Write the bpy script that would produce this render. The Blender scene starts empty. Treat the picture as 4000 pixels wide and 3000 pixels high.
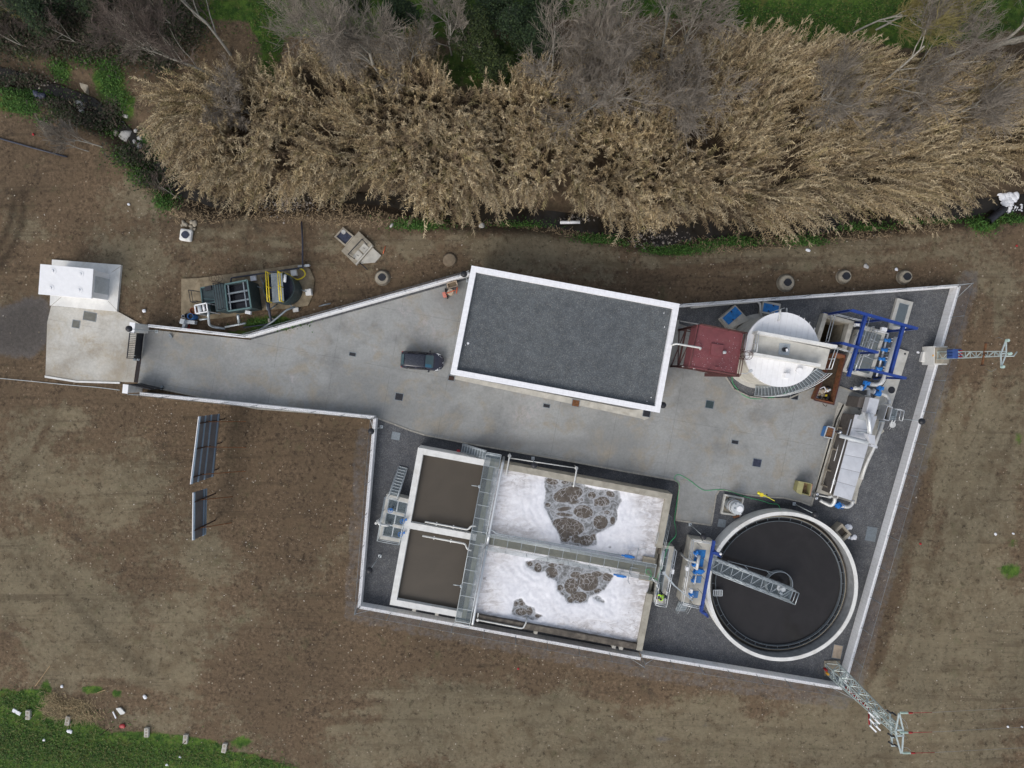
EXPOSURE = 0.25
import bpy, bmesh, math, random
import numpy as np
from mathutils import Vector, Matrix, noise, Quaternion
random.seed(7)
rng = np.random.default_rng(7)
S = bpy.context.scene
COL = S.collection
R = math.radians
# ---------------------------------------------------------------- camera: a drone 58 m up, looking almost straight down
FPX, HC, NX, NY = 2331.0, 58.0, 2015.0, 1435.0
_n = Vector(((NX-2000)/FPX, -(NY-1500)/FPX, -1)).normalized()
CROT = _n.rotation_difference(Vector((0, 0, -1))).to_matrix()
cam = bpy.data.cameras.new('camera'); cam_o = bpy.data.objects.new('camera', cam); COL.objects.link(cam_o)
cam.sensor_width = 36; cam.lens = 36*FPX/4000; cam.clip_end = 2000; cam.clip_start = .5
cam_o.matrix_world = Matrix.Translation((0, 0, HC)) @ CROT.to_4x4()
S.camera = cam_o
def W(px, py, z=0.0):
    """where the survey point seen at (px,py) stands when it is z metres high"""
    d = CROT @ Vector(((px-2000)/FPX, -(py-1500)/FPX, -1))
    t = (z-HC)/d.z
    return Vector((d.x*t, d.y*t, z))
def XY(px, py, z=0.0):
    p = W(px, py, z); return (p.x, p.y)
_RT = np.array(CROT.transposed())
def PIX(P):
    q = (np.asarray(P, float)-np.array([0, 0, HC])) @ _RT.T
    return 2000-q[:, 0]/q[:, 2]*FPX, 1500+q[:, 1]/q[:, 2]*FPX
def K(ox, oy, s):
    def f(x, y, z=0.0): return W(ox+x/s, oy+y/s, z)
    return f
# ---------------------------------------------------------------- objects
OFF = {}
def tag(o, label=None, cat=None, group=None, kind=None):
    if label: o['label'] = label
    if cat: o['category'] = cat
    if group: o['group'] = group
    if kind: o['kind'] = kind
    return o
def thing(name, label, cat, loc=(0, 0, 0), group=None):
    o = bpy.data.objects.new(name, None); COL.objects.link(o)
    o.empty_display_size = .2
    o.location = loc; OFF[o.name] = Vector(loc)
    return tag(o, label, cat, group)
def copy_tree(o, parent=None, delta=None, label=None):
    c = o.copy(); COL.objects.link(c)
    OFF[c.name] = OFF.get(o.name, Vector())
    if parent is not None: c.parent = parent
    for ch in list(o.children): copy_tree(ch, c)
    if label: c['label'] = label
    return c
class MB:
    def __init__(s): s.v = []; s.f = []; s.sm = []
    def add(s, vs, fs, smooth=False):
        b = len(s.v); s.v += [tuple(v) for v in vs]; s.f += [tuple(i+b for i in f) for f in fs]; s.sm += [smooth]*len(fs)
        return s
    def prism(s, poly, z0, z1, top=None):
        n = len(poly); top = top or poly
        a = sum(poly[i][0]*poly[(i+1) % n][1]-poly[(i+1) % n][0]*poly[i][1] for i in range(n))
        if a < 0: poly = poly[::-1]; top = top[::-1]
        vs = [(p[0], p[1], z0) for p in poly]+[(p[0], p[1], z1) for p in top]
        fs = [tuple(range(n, 2*n)), tuple(range(n-1, -1, -1))]+[(i, (i+1) % n, n+(i+1) % n, n+i) for i in range(n)]
        return s.add(vs, fs)
    def pxprism(s, pts, zt, z0, z1):      # plan taken from points surveyed at height zt
        return s.prism([XY(x, y, zt) for x, y in pts], z0, z1)
    def sheet(s, poly, z):
        n = len(poly)
        a = sum(poly[i][0]*poly[(i+1) % n][1]-poly[(i+1) % n][0]*poly[i][1] for i in range(n))
        if a < 0: poly = poly[::-1]
        return s.add([(p[0], p[1], z) for p in poly], [tuple(range(n))])
    def beam(s, p, q, w, h, up=(0, 0, 1)):
        p, q = Vector(p), Vector(q); d = (q-p).normalized(); u = Vector(up)
        if abs(d.dot(u)) > .98: u = Vector((0, 1, 0))
        x = d.cross(u).normalized(); y = x.cross(d).normalized()
        c = [(-w/2, -h/2), (w/2, -h/2), (w/2, h/2), (-w/2, h/2)]
        vs = [p+x*a+y*b for a, b in c]+[q+x*a+y*b for a, b in c]
        return s.add(vs, [(0, 1, 2, 3), (7, 6, 5, 4), (0, 4, 5, 1), (1, 5, 6, 2), (2, 6, 7, 3), (3, 7, 4, 0)])
    def ibeam(s, p, q, w, h, t=.03):
        p, q = Vector(p), Vector(q); d = (q-p).normalized(); u = Vector((0, 0, 1))
        if abs(d.dot(u)) > .98: u = Vector((0, 1, 0))
        x = d.cross(u).normalized(); y = x.cross(d).normalized()
        s.beam(p+y*(h/2-t/2), q+y*(h/2-t/2), w, t, y); s.beam(p-y*(h/2-t/2), q-y*(h/2-t/2), w, t, y)
        s.beam(p, q, t, h-2*t-.002, y); return s
    def box(s, c, d, rz=0.0):
        cx, cy, cz = c; a, b, e = d[0]/2, d[1]/2, d[2]/2; co, si = math.cos(rz), math.sin(rz)
        P = [(cx+co*x-si*y, cy+si*x+co*y) for x, y in ((-a, -b), (a, -b), (a, b), (-a, b))]
        return s.prism(P, cz-e, cz+e)
    def tube(s, pts, r, n=8, cap=True):
        pts = [Vector(p) for p in pts]; m = len(pts)
        rr = r if isinstance(r, (list, tuple)) else [r]*m
        vs = []; fs = []; prev = None
        for i, p in enumerate(pts):
            d = (pts[min(i+1, m-1)]-pts[max(i-1, 0)]).normalized()
            if prev is None:
                u = Vector((0, 0, 1)) if abs(d.z) < .9 else Vector((1, 0, 0))
                x = d.cross(u).normalized()
            else:
                x = (prev-d*prev.dot(d)).normalized()
            prev = x; y = d.cross(x)
            for k in range(n):
                a = 2*math.pi*k/n; vs.append(p+(x*math.cos(a)+y*math.sin(a))*rr[i])
        for i in range(m-1):
            for k in range(n):
                fs.append((i*n+k, i*n+(k+1) % n, (i+1)*n+(k+1) % n, (i+1)*n+k))
        s.add(vs, fs, True)
        if cap:
            b = len(s.v)-len(vs)
            s.f += [tuple(b+k for k in range(n-1, -1, -1)), tuple(b+(m-1)*n+k for k in range(n))]; s.sm += [False]*2
        return s
    def cyl(s, c, r, z0, z1, n=24, r2=None):
        r2 = r if r2 is None else r2; cx, cy = c[0], c[1]
        A = [2*math.pi*k/n for k in range(n)]
        vs = [(cx+r*math.cos(a), cy+r*math.sin(a), z0) for a in A]+[(cx+r2*math.cos(a), cy+r2*math.sin(a), z1) for a in A]
        b = len(s.v); s.add(vs, [(k, (k+1) % n, n+(k+1) % n, n+k) for k in range(n)], True)
        s.f += [tuple(b+n+k for k in range(n)), tuple(b+k for k in range(n-1, -1, -1))]; s.sm += [False]*2
        return s
    def ring(s, c, r0, r1, z0, z1, n=64, a0=0., a1=2*math.pi):
        full = abs(a1-a0-2*math.pi) < 1e-6; m = n if full else n+1
        A = [a0+(a1-a0)*k/n for k in range(m)]; vs = []
        for a in A:
            ca, sa = math.cos(a), math.sin(a)
            vs += [(c[0]+r0*ca, c[1]+r0*sa, z0), (c[0]+r1*ca, c[1]+r1*sa, z0), (c[0]+r1*ca, c[1]+r1*sa, z1), (c[0]+r0*ca, c[1]+r0*sa, z1)]
        fs = []; L = n
        for k in range(L):
            i, j = 4*k, 4*((k+1) % m)
            fs += [(i+1, j+1, j+2, i+2), (i+2, j+2, j+3, i+3), (i+3, j+3, j, i), (i, j, j+1, i+1)]
        s.add(vs, fs, False)
        return s
    def sphere(s, c, r, n=16, m=10, sc=(1, 1, 1)):
        vs = [(c[0], c[1], c[2]+r*sc[2])]; fs = []
        for i in range(1, m):
            t = math.pi*i/m
            for k in range(n):
                a = 2*math.pi*k/n
                vs.append((c[0]+r*sc[0]*math.sin(t)*math.cos(a), c[1]+r*sc[1]*math.sin(t)*math.sin(a), c[2]+r*sc[2]*math.cos(t)))
        vs.append((c[0], c[1], c[2]-r*sc[2])); e = len(vs)-1
        for k in range(n):
            fs.append((0, 1+k, 1+(k+1) % n)); fs.append((e, 1+(m-2)*n+(k+1) % n, 1+(m-2)*n+k))
        for i in range(m-2):
            for k in range(n):
                a = 1+i*n+k; b = 1+i*n+(k+1) % n
                fs.append((a, a+n, b+n, b))
        return s.add(vs, fs, True)
    def rock(s, c, r, seed=0, flat=.6):
        b = len(s.v); s.sphere((0, 0, 0), 1, 7, 5); rr = random.Random(seed)
        ax = [rr.uniform(.7, 1.3), rr.uniform(.6, 1.1), flat*rr.uniform(.8, 1.2)]; a = rr.uniform(0, 6.28)
        for i in range(b, len(s.v)):
            v = Vector(s.v[i]); k = 1+.35*noise.noise(v*1.4+Vector((seed*3.1, seed, 0)))
            x, y, z = v.x*ax[0]*r*k, v.y*ax[1]*r*k, v.z*ax[2]*r*k
            s.v[i] = (c[0]+x*math.cos(a)-y*math.sin(a), c[1]+x*math.sin(a)+y*math.cos(a), c[2]+z)
        s.sm[-len(s.f):] = s.sm[-len(s.f):]
        return s
    def rail(s, pts, h=1.0, step=1.6, r=.022, mids=(.5,), n=6, close=False):
        r *= 1.4
        pts = [Vector(p) for p in pts]
        if close: pts.append(pts[0])
        for k in (1.0,)+tuple(mids):
            for a, b in zip(pts, pts[1:]): s.tube([a+Vector((0, 0, h*k)), b+Vector((0, 0, h*k))], r, n)
        for a, b in zip(pts, pts[1:]):
            m = max(1, round((b-a).length/step))
            for i in range(m): 
                q = a.lerp(b, i/m); s.tube([q, q+Vector((0, 0, h))], r, n)
        q = pts[-1]; s.tube([q, q+Vector((0, 0, h))], r, n)
        return s
    def build(s, name, mat, parent=None, bevel=0):
        me = bpy.data.meshes.new(name)
        off = OFF.get(parent.name, Vector()) if parent is not None else Vector()
        me.from_pydata([(v[0]-off.x, v[1]-off.y, v[2]-off.z) for v in s.v], [], s.f)
        me.polygons.foreach_set('use_smooth', s.sm)
        if mat is not None: me.materials.append(mat)
        me.update()
        o = bpy.data.objects.new(name, me); COL.objects.link(o); OFF[o.name] = off.copy()
        if parent is not None: o.parent = parent
        if bevel:
            b = o.modifiers.new('bevel', 'BEVEL'); b.width = bevel; b.segments = 2; b.limit_method = 'ANGLE'
        return o
def solo(mb, name, mat, label, cat, group=None, bevel=0, kind=None):
    """a thing that is one mesh, its origin moved to its base"""
    vs = mb.v; cx = sum(v[0] for v in vs)/len(vs); cy = sum(v[1] for v in vs)/len(vs); cz = min(v[2] for v in vs)
    mb.v = [(v[0]-cx, v[1]-cy, v[2]-cz) for v in vs]
    o = mb.build(name, mat, None, bevel); o.location = (cx, cy, cz); OFF[o.name] = Vector((cx, cy, cz))
    return tag(o, label, cat, group, kind)
def struct(mb, name, mat): return tag(mb.build(name, mat), kind='structure')
def arc(c, r, a0, a1, n, z): return [Vector((c[0]+r*math.cos(a0+(a1-a0)*i/n), c[1]+r*math.sin(a0+(a1-a0)*i/n), z)) for i in range(n+1)]
def bend(pts, r=.25, n=5):
    """round the corners of a pipe run"""
    pts = [Vector(p) for p in pts]; out = [pts[0]]
    for a, b, c in zip(pts, pts[1:], pts[2:]):
        d1 = (a-b); d2 = (c-b); k = min(r, d1.length*.45, d2.length*.45)
        p, q = b+d1.normalized()*k, b+d2.normalized()*k
        for i in range(n+1):
            t = i/n; out.append(p*(1-t)**2+b*2*t*(1-t)+q*t*t)
    return out+[pts[-1]]
# ---------------------------------------------------------------- materials
class NT:
    def __init__(s, name):
        s.m = bpy.data.materials.new(name); s.m.use_nodes = True; s.t = s.m.node_tree; s.t.nodes.clear()
        s.out = s.n('ShaderNodeOutputMaterial'); s.b = s.n('ShaderNodeBsdfPrincipled'); s.l(s.b.outputs[0], s.out.inputs[0])
        s.pos = None
    def n(s, t, **kw):
        nd = s.t.nodes.new(t)
        for k, v in kw.items(): setattr(nd, k, v)
        return nd
    def l(s, a, b): s.t.links.new(a, b)
    def P(s):
        if s.pos is None: s.pos = s.n('ShaderNodeNewGeometry').outputs['Position']
        return s.pos
    def set(s, nd, i, v):
        if v is None: return
        if hasattr(v, 'is_output'): s.l(v, nd.inputs[i])
        else:
            if isinstance(v, tuple) and len(v) == 3 and nd.inputs[i].type == 'RGBA': v = (*v, 1)
            nd.inputs[i].default_value = v
    def noise(s, scale, detail=4, rough=.55, vec=None, dist=0.0):
        nd = s.n('ShaderNodeTexNoise'); s.l(vec or s.P(), nd.inputs['Vector'])
        nd.inputs['Scale'].default_value = scale; nd.inputs['Detail'].default_value = detail; nd.inputs['Roughness'].default_value = rough
        nd.inputs['Distortion'].default_value = dist
        return nd.outputs['Fac']
    def vor(s, scale, feature='F1', vec=None, out='Distance', rand=1.0):
        nd = s.n('ShaderNodeTexVoronoi', feature=feature); s.l(vec or s.P(), nd.inputs['Vector']); nd.inputs['Scale'].default_value = scale
        nd.inputs['Randomness'].default_value = rand
        return nd.outputs[out]
    def math(s, op, a, b=None, clamp=False):
        nd = s.n('ShaderNodeMath', operation=op); nd.use_clamp = clamp
        s.set(nd, 0, a); s.set(nd, 1, b); return nd.outputs[0]
    def ramp(s, f, a, b, to0=0.0, to1=1.0):
        nd = s.n('ShaderNodeMapRange', interpolation_type='SMOOTHSTEP'); s.set(nd, 0, f); s.set(nd, 1, a); s.set(nd, 2, b); s.set(nd, 3, to0); s.set(nd, 4, to1); return nd.outputs[0]
    def mix(s, f, a, b, mode='MIX'):
        nd = s.n('ShaderNodeMix', data_type='RGBA', blend_type=mode); nd.clamp_factor = True
        s.set(nd, 0, f); s.set(nd, 6, a); s.set(nd, 7, b); return nd.outputs[2]
    def attr(s, name, out='Color'): return s.n('ShaderNodeAttribute', attribute_name=name).outputs[out]
    def map(s, vec=None, scale=(1, 1, 1), rot=(0, 0, 0)):
        nd = s.n('ShaderNodeMapping'); s.l(vec or s.P(), nd.inputs[0]); nd.inputs['Rotation'].default_value = rot; nd.inputs['Scale'].default_value = scale; return nd.outputs[0]
    def sep(s, v):
        nd = s.n('ShaderNodeSeparateXYZ'); s.l(v, nd.inputs[0]); return nd.outputs
    def bump(s, h, strength, dist=.02):
        nd = s.n('ShaderNodeBump'); s.l(h, nd.inputs['Height']); nd.inputs['Strength'].default_value = strength; nd.inputs['Distance'].default_value = dist
        s.l(nd.outputs[0], s.b.inputs['Normal'])
    def fin(s, col, rough=.8, metal=0.0, spec=.5):
        s.set(s.b, 'Base Color', col); s.set(s.b, 'Roughness', rough); s.set(s.b, 'Metallic', metal); s.b.inputs['Specular IOR Level'].default_value = spec
        return s.m
def sc(c, k): return tuple(min(1, x*k) for x in c)
def M(name, col, rough=.7, metal=0., var=.15, scale=2.5, bump=0., bscale=60, spec=.4, dirt=None, dscale=.8, damt=.5):
    t = NT(name)
    f = t.ramp(t.noise(scale, 6, .6), .3, .7)
    c = t.mix(f, sc(col, 1-var), sc(col, 1+var))
    if dirt: c = t.mix(t.math('MULTIPLY', t.ramp(t.noise(dscale, 7, .68, dist=.4), .5, .72), damt), c, dirt)
    if bump: t.bump(t.noise(bscale, 3), bump, .01)
    r = t.ramp(t.noise(scale*1.7, 3), .2, .8, max(.02, rough-.08), min(1, rough+.08))
    return t.fin(c, r, metal, spec)
MT = {}
def A(k, *a, **kw): MT[k] = M(k, *a, **kw)
A('white_wall', (.62, .62, .63), .85, var=.08, scale=5, bump=.25, bscale=14, dirt=(.40, .38, .34), dscale=.9, damt=.5)
A('white_paint', (.80, .80, .81), .5, var=.03, dirt=(.66, .65, .63), dscale=.6, damt=.25)
A('seam_white', (.73, .73, .74), .6, var=.05)
A('deck_wall', (.235, .225, .165), .9, var=.15, scale=2, dirt=(.17, .15, .1), damt=.5)
A('concrete', (.44, .42, .37), .9, var=.16, scale=1.3, bump=.2, bscale=30, dirt=(.27, .24, .19), dscale=.7, damt=.6)
A('concrete_new', (.50, .49, .45), .9, var=.12, scale=1.1, bump=.15, bscale=30, dirt=(.35, .32, .27), dscale=.6, damt=.5)
A('slab_muddy', (.235, .19, .125), .95, var=.25, scale=1.6, bump=.3, bscale=30, dirt=(.11, .08, .045), dscale=.9, damt=.9)
A('concrete_old', (.31, .275, .215), .95, var=.2, scale=2, bump=.3, bscale=30, dirt=(.17, .14, .10), dscale=1.1, damt=.7)
A('concrete_wet', (.085, .07, .055), .6, var=.35, scale=2, dirt=(.2, .18, .14), dscale=2, damt=.5)
A('concrete_tan', (.34, .315, .26), .9, var=.16, scale=1.3, bump=.2, bscale=30, dirt=(.2, .18, .14), dscale=.8, damt=.7)
A('lining', (.23, .235, .24), .8, var=.15, scale=2, dirt=(.15, .15, .14), damt=.5)
A('concrete_white', (.68, .675, .65), .85, var=.08, scale=1.5, dirt=(.45, .42, .36), dscale=.9, damt=.45)
A('kerb', (.30, .285, .25), .9, var=.2, scale=4, bump=.3)
A('galv', (.46, .50, .52), .45, .55, var=.12, scale=9)
A('galv_dark', (.22, .25, .27), .5, .5, var=.15, scale=9)
A('pylon_steel', (.50, .57, .56), .5, .35, var=.14, scale=6)
A('steel', (.62, .64, .66), .38, .55, var=.06, scale=4)
A('steel_cover', (.58, .59, .62), .45, .25, var=.05, scale=2, dirt=(.46, .46, .48), dscale=1.5, damt=.5)
A('pipe_grey', (.60, .60, .58), .45, .2, var=.1, scale=3)
A('frp_grey', (.46, .485, .50), .5, var=.08, scale=3)
A('blue_steel', (.018, .05, .235), .42, var=.15, scale=4, dirt=(.03, .04, .1), dscale=3, damt=.4)
A('valve_blue', (.02, .17, .52), .4, var=.15, scale=5)
A('hatch_blue', (.015, .17, .47), .55, var=.18, scale=2.5, dirt=(.02, .09, .25), dscale=3, damt=.6)
A('hatch_faded', (.06, .17, .38), .7, var=.18, scale=3, dirt=(.12, .2, .32), dscale=2.5, damt=.6)
A('red_paint', (.170, .050, .055), .55, var=.15, scale=1.8, dirt=(.19, .075, .07), dscale=1.6, damt=.5)
A('red_dark', (.075, .028, .025), .6, var=.2, scale=3)
A('skip_rust', (.17, .075, .035), .85, var=.35, scale=4, dirt=(.24, .055, .03), dscale=2, damt=.9)
A('rust', (.16, .07, .03), .9, var=.35, scale=6)
A('rust_dark', (.045, .025, .018), .85, var=.4, scale=6)
A('skip_blue', (.05, .19, .48), .5, var=.1, dirt=(.1, .12, .15), damt=.3)
A('olive_bin', (.30, .28, .13), .65, var=.12, scale=4, dirt=(.2, .18, .09), damt=.5)
A('orange', (.55, .10, .03), .5, var=.1)
A('salmon', (.58, .20, .15), .6, var=.1)
A('mortar_tub', (.42, .34, .26), .9, var=.15)
A('mortar', (.20, .155, .105), .95, var=.15)
A('drum', (.45, .36, .27), .85, var=.12, dirt=(.5, .46, .4))
A('black', (.018, .019, .024), .5, var=.2)
A('black_gloss', (.012, .013, .018), .22, var=.1)
A('black_rubber', (.015, .015, .015), .85, var=.2)
A('navy_pipe', (.035, .04, .06), .45, var=.2)
A('dark_green', (.035, .055, .06), .5, .1, var=.15, scale=4, dirt=(.07, .09, .09), dscale=3, damt=.4)
A('teal_edge', (.10, .17, .17), .5, .1, var=.12)
A('yellow', (.68, .52, .02), .45, var=.12, scale=7, dirt=(.3, .25, .1), dscale=6, damt=.5)
A('hivis', (.50, .85, .04), .6, var=.08, scale=9)
A('hivis_silver', (.7, .72, .72), .35, .3, var=.05)
A('shower_yellow', (.75, .68, .05), .45, var=.06)
A('green_hose', (.03, .42, .14), .5, var=.1)
A('barrel_blue', (.05, .17, .42), .5, var=.12)
A('terracotta', (.30, .10, .065), .8, var=.12)
A('cable_red', (.33, .015, .02), .5, var=.1)
A('insulator', (.42, .55, .50), .25, var=.1)
A('transformer', (.035, .075, .23), .5, var=.15)
A('amber', (.75, .38, .03), .5, var=.1)
A('stone', (.37, .33, .27), .95, var=.3, scale=6, bump=.3)
A('stone_white', (.42, .41, .39), .9, var=.12, scale=6, bump=.3)
A('litter_white', (.72, .73, .76), .6, var=.08)
A('dark_plastic', (.03, .035, .06), .45, var=.35, scale=6)
A('wood', (.36, .25, .14), .9, var=.2)
A('straw', (.36, .28, .14), .95, var=.25)
A('skin', (.50, .28, .19), .6, var=.06)
A('hair', (.018, .013, .01), .7, var=.2)
A('navy_cloth', (.02, .025, .05), .9, var=.2)
A('car_paint', (.016, .017, .032), .2, .0, var=.1, spec=.7)
A('car_roof_sky', (.018, .021, .032), .25, .0, var=.08, spec=.8)  # roof tone lifted above the body paint to stand in for reflected sky
A('grate_dark', (.15, .15, .13), .7, var=.15)
A('trough_steel', (.13, .115, .105), .5, .3, var=.15, scale=3)
A('car_glass', (.045, .085, .10), .06, .0, var=.05, spec=.7)
A('car_blue_glass', (.03, .12, .19), .1, var=.05, spec=.7)
A('headlight', (.62, .63, .64), .15, var=.05, spec=.7)
A('taillight', (.35, .03, .035), .2, var=.05)
A('chrome', (.7, .7, .72), .15, .9, var=.02)
A('billboard_back', (.125, .12, .125), .6, .1, var=.12, scale=1.5)
A('billboard_rail', (.27, .36, .46), .45, .4, var=.1)
A('soil_dark', (.05, .034, .02), .95, var=.3, scale=5)
A('bark', (.30, .28, .24), .95, var=.25, scale=5, bump=.4, bscale=25)
A('twig', (.232, .202, .168), .95, var=.3, scale=1.2)
A('twig_brown', (.125, .098, .083), .95, var=.3, scale=1.2)
A('twig_yellow', (.27, .23, .09), .95, var=.25, scale=1.2)
A('dead_leaf', (.20, .13, .075), .95, var=.3, scale=3)
A('brown_water_pipe', (.2, .17, .13), .6, var=.15)
def leafmat(name, rough=.75):
    t = NT(name); c = t.attr('tint'); f = t.noise(7, 3)
    c = t.mix(t.ramp(f, .3, .7), t.mix(1.0, c, (.78, .78, .78), 'MULTIPLY'), t.mix(1.0, c, (1.2, 1.2, 1.2), 'MULTIPLY'))
    MT[name] = t.fin(c, rough, 0, .25)
leafmat('leaf'); leafmat('reed', .8); leafmat('pebbles', .9)
def _grate(name, cell, bar, col, rot=R(10.4), uv=False, rough=.5, metal=.4):
    t = NT(name)
    if uv: v = t.n('ShaderNodeUVMap').outputs[0]
    else: v = t.P()
    v = t.map(v, (1/cell, 1/cell, 1/cell), (0, 0, rot)); x = t.sep(v)
    fx = t.math('FRACT', x[0]); fy = t.math('FRACT', x[1])
    m = t.math('MAXIMUM', t.math('LESS_THAN', fx, bar), t.math('LESS_THAN', fy, bar))
    tr = t.n('ShaderNodeBsdfTransparent'); mx = t.n('ShaderNodeMixShader')
    t.l(m, mx.inputs[0]); t.l(tr.outputs[0], mx.inputs[1]); t.l(t.b.outputs[0], mx.inputs[2]); t.l(mx.outputs[0], t.out.inputs[0])
    MT[name] = t.fin(t.mix(t.noise(2), sc(col, .85), sc(col, 1.15)), rough, metal)
_grate('grating', .04, .22, (.20, .25, .275))
_grate('grating_thin', .05, .14, (.22, .25, .26))
_grate('grating_solid', .05, .40, (.22, .26, .275))
_grate('chain_link', .06, .12, (.19, .19, .22), R(45), uv=True, rough=.6, metal=.2)
def _wallblock():
    t = NT('wall_block'); v = t.n('ShaderNodeUVMap').outputs[0]; x = t.sep(v)
    j = t.math('LESS_THAN', t.math('FRACT', t.math('MULTIPLY', x[0], 2.5)), .07)
    n = t.noise(6, 6, .7); c = t.mix(t.ramp(n, .3, .7), (.74, .74, .75), (.83, .83, .835))
    c = t.mix(t.math('MULTIPLY', t.ramp(t.noise(.8, 7, .7), .5, .75), .5), c, (.44, .42, .39))
    c = t.mix(t.math('MULTIPLY', j, .4), c, (.42, .40, .40))
    t.bump(t.noise(11, 4), .35, .03); MT['wall_block'] = t.fin(c, .9, 0, .2)
_wallblock()
def _parapet():
    t = NT('parapet_white'); v = t.map(None, (1, 1, 1), (0, 0, R(10.4))); x = t.sep(v)
    jx = t.math('LESS_THAN', t.math('FRACT', t.math('MULTIPLY', x[0], 2.0)), .06); jy = t.math('LESS_THAN', t.math('FRACT', t.math('MULTIPLY', x[1], 2.0)), .06)
    c = t.mix(t.ramp(t.noise(3, 4), .3, .7), (.78, .78, .80), (.86, .86, .88))
    c = t.mix(t.math('MULTIPLY', t.math('MAXIMUM', jx, jy), .3), c, (.60, .58, .60)); MT['parapet_white'] = t.fin(c, .6, 0, .3)
_parapet()
def _gravel(name, c1, c2, c3, sc1=9, wet=True, mot=1.0):
    t = NT(name)
    p = t.vor(sc1, out='Color'); cs = t.n('ShaderNodeSeparateColor'); t.l(p, cs.inputs[0]); r = cs.outputs[0]
    c = t.mix(t.ramp(r, .15, .85), c1, c2); c = t.mix(t.math('GREATER_THAN', cs.outputs[1], .90), c, c3)
    big = t.noise(.16, 5, .6); c = t.mix(1.0, c, t.mix(t.ramp(big, .3, .7), tuple(1+(v-1)*mot for v in (.8, .8, .82)), tuple(1+(v-1)*mot for v in (1.18, 1.16, 1.12))), 'MULTIPLY')
    c = t.mix(1.0, c, t.mix(t.ramp(t.noise(1.4, 6, .7), .3, .7), (.82, .82, .82), (1.15, 1.15, 1.15)), 'MULTIPLY')
    if wet: c = t.mix(t.attr('wet', 'Fac'), c, t.mix(.28, (.006, .006, .007), c))
    t.bump(t.vor(sc1*.6), .5, .02); MT[name] = t.fin(c, .9, 0, .25)
_gravel('gravel_grey', (.076, .080, .088), (.116, .121, .130), (.18, .178, .175), 20)
_gravel('roof_gravel', (.080, .089, .096), (.114, .125, .133), (.18, .18, .175), 20, False, .35)
def _yard(name, base, light, brown, dark, joint):
    t = NT(name); big = t.noise(.11, 6, .62, dist=.6); mid = t.noise(.45, 8, .68, dist=.5); fin_ = t.noise(5, 6, .7)
    c = t.mix(t.ramp(big, .40, .62), sc(base, .90), sc(base, 1.2)); c = t.mix(t.math('MULTIPLY', t.ramp(mid, .46, .70), .85), c, brown)
    c = t.mix(t.math('MULTIPLY', t.ramp(t.noise(1.1, 9, .78, t.map(None, (.35, 1.2, 1), (0, 0, R(10)))), .5, .7), .4), c, sc(base, .72))
    c = t.mix(t.math('MULTIPLY', t.ramp(t.noise(.3, 9, .72, t.map(None, (1, 1, 1), (0, 0, 1))), .60, .76), .8), c, light)
    c = t.mix(t.math('MULTIPLY', t.ramp(t.noise(.16, 7, .65, t.map(None, (1, 1.4, 1), (.4, 0, 2))), .50, .70), .62), c, dark)
    c = t.mix(1.0, c, t.mix(t.ramp(fin_, .25, .75), (.88, .88, .88), (1.1, 1.1, 1.1)), 'MULTIPLY')
    # sawn joints every 5.2 m, along the site axes
    x = t.sep(t.map(None, (1/joint, 1/joint, 1), (0, 0, R(10.4))))
    w = .02/joint
    jx = t.math('LESS_THAN', t.math('FRACT', t.math('ADD', x[0], .13)), w); jy = t.math('LESS_THAN', t.math('FRACT', t.math('ADD', x[1], .4)), w)
    j = t.math('MULTIPLY', t.math('MAXIMUM', jx, jy), t.ramp(t.noise(.35, 3), .4, .55, .25, .9)); c = t.mix(j, c, sc(base, .45))
    # a few pale efflorescence streaks by the joints
    c = t.mix(t.math('MULTIPLY', t.attr('lime', 'Fac'), t.ramp(t.noise(2.2, 8, .75), .45, .62)), c, light)
    c = t.mix(t.math('MULTIPLY', t.attr('wet', 'Fac'), .75), c, dark)
    t.bump(t.noise(14, 5, .7), .15, .01); MT[name] = t.fin(c, t.ramp(mid, .3, .7, .75, .92), 0, .3)
_yard('yard_concrete', (.252, .256, .248), (.39, .36, .355), (.285, .255, .205), (.16, .162, .16), 5.6)
_yard('apron_concrete', (.45, .435, .395), (.56, .56, .54), (.40, .345, .26), (.24, .20, .145), 9.)
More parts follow.
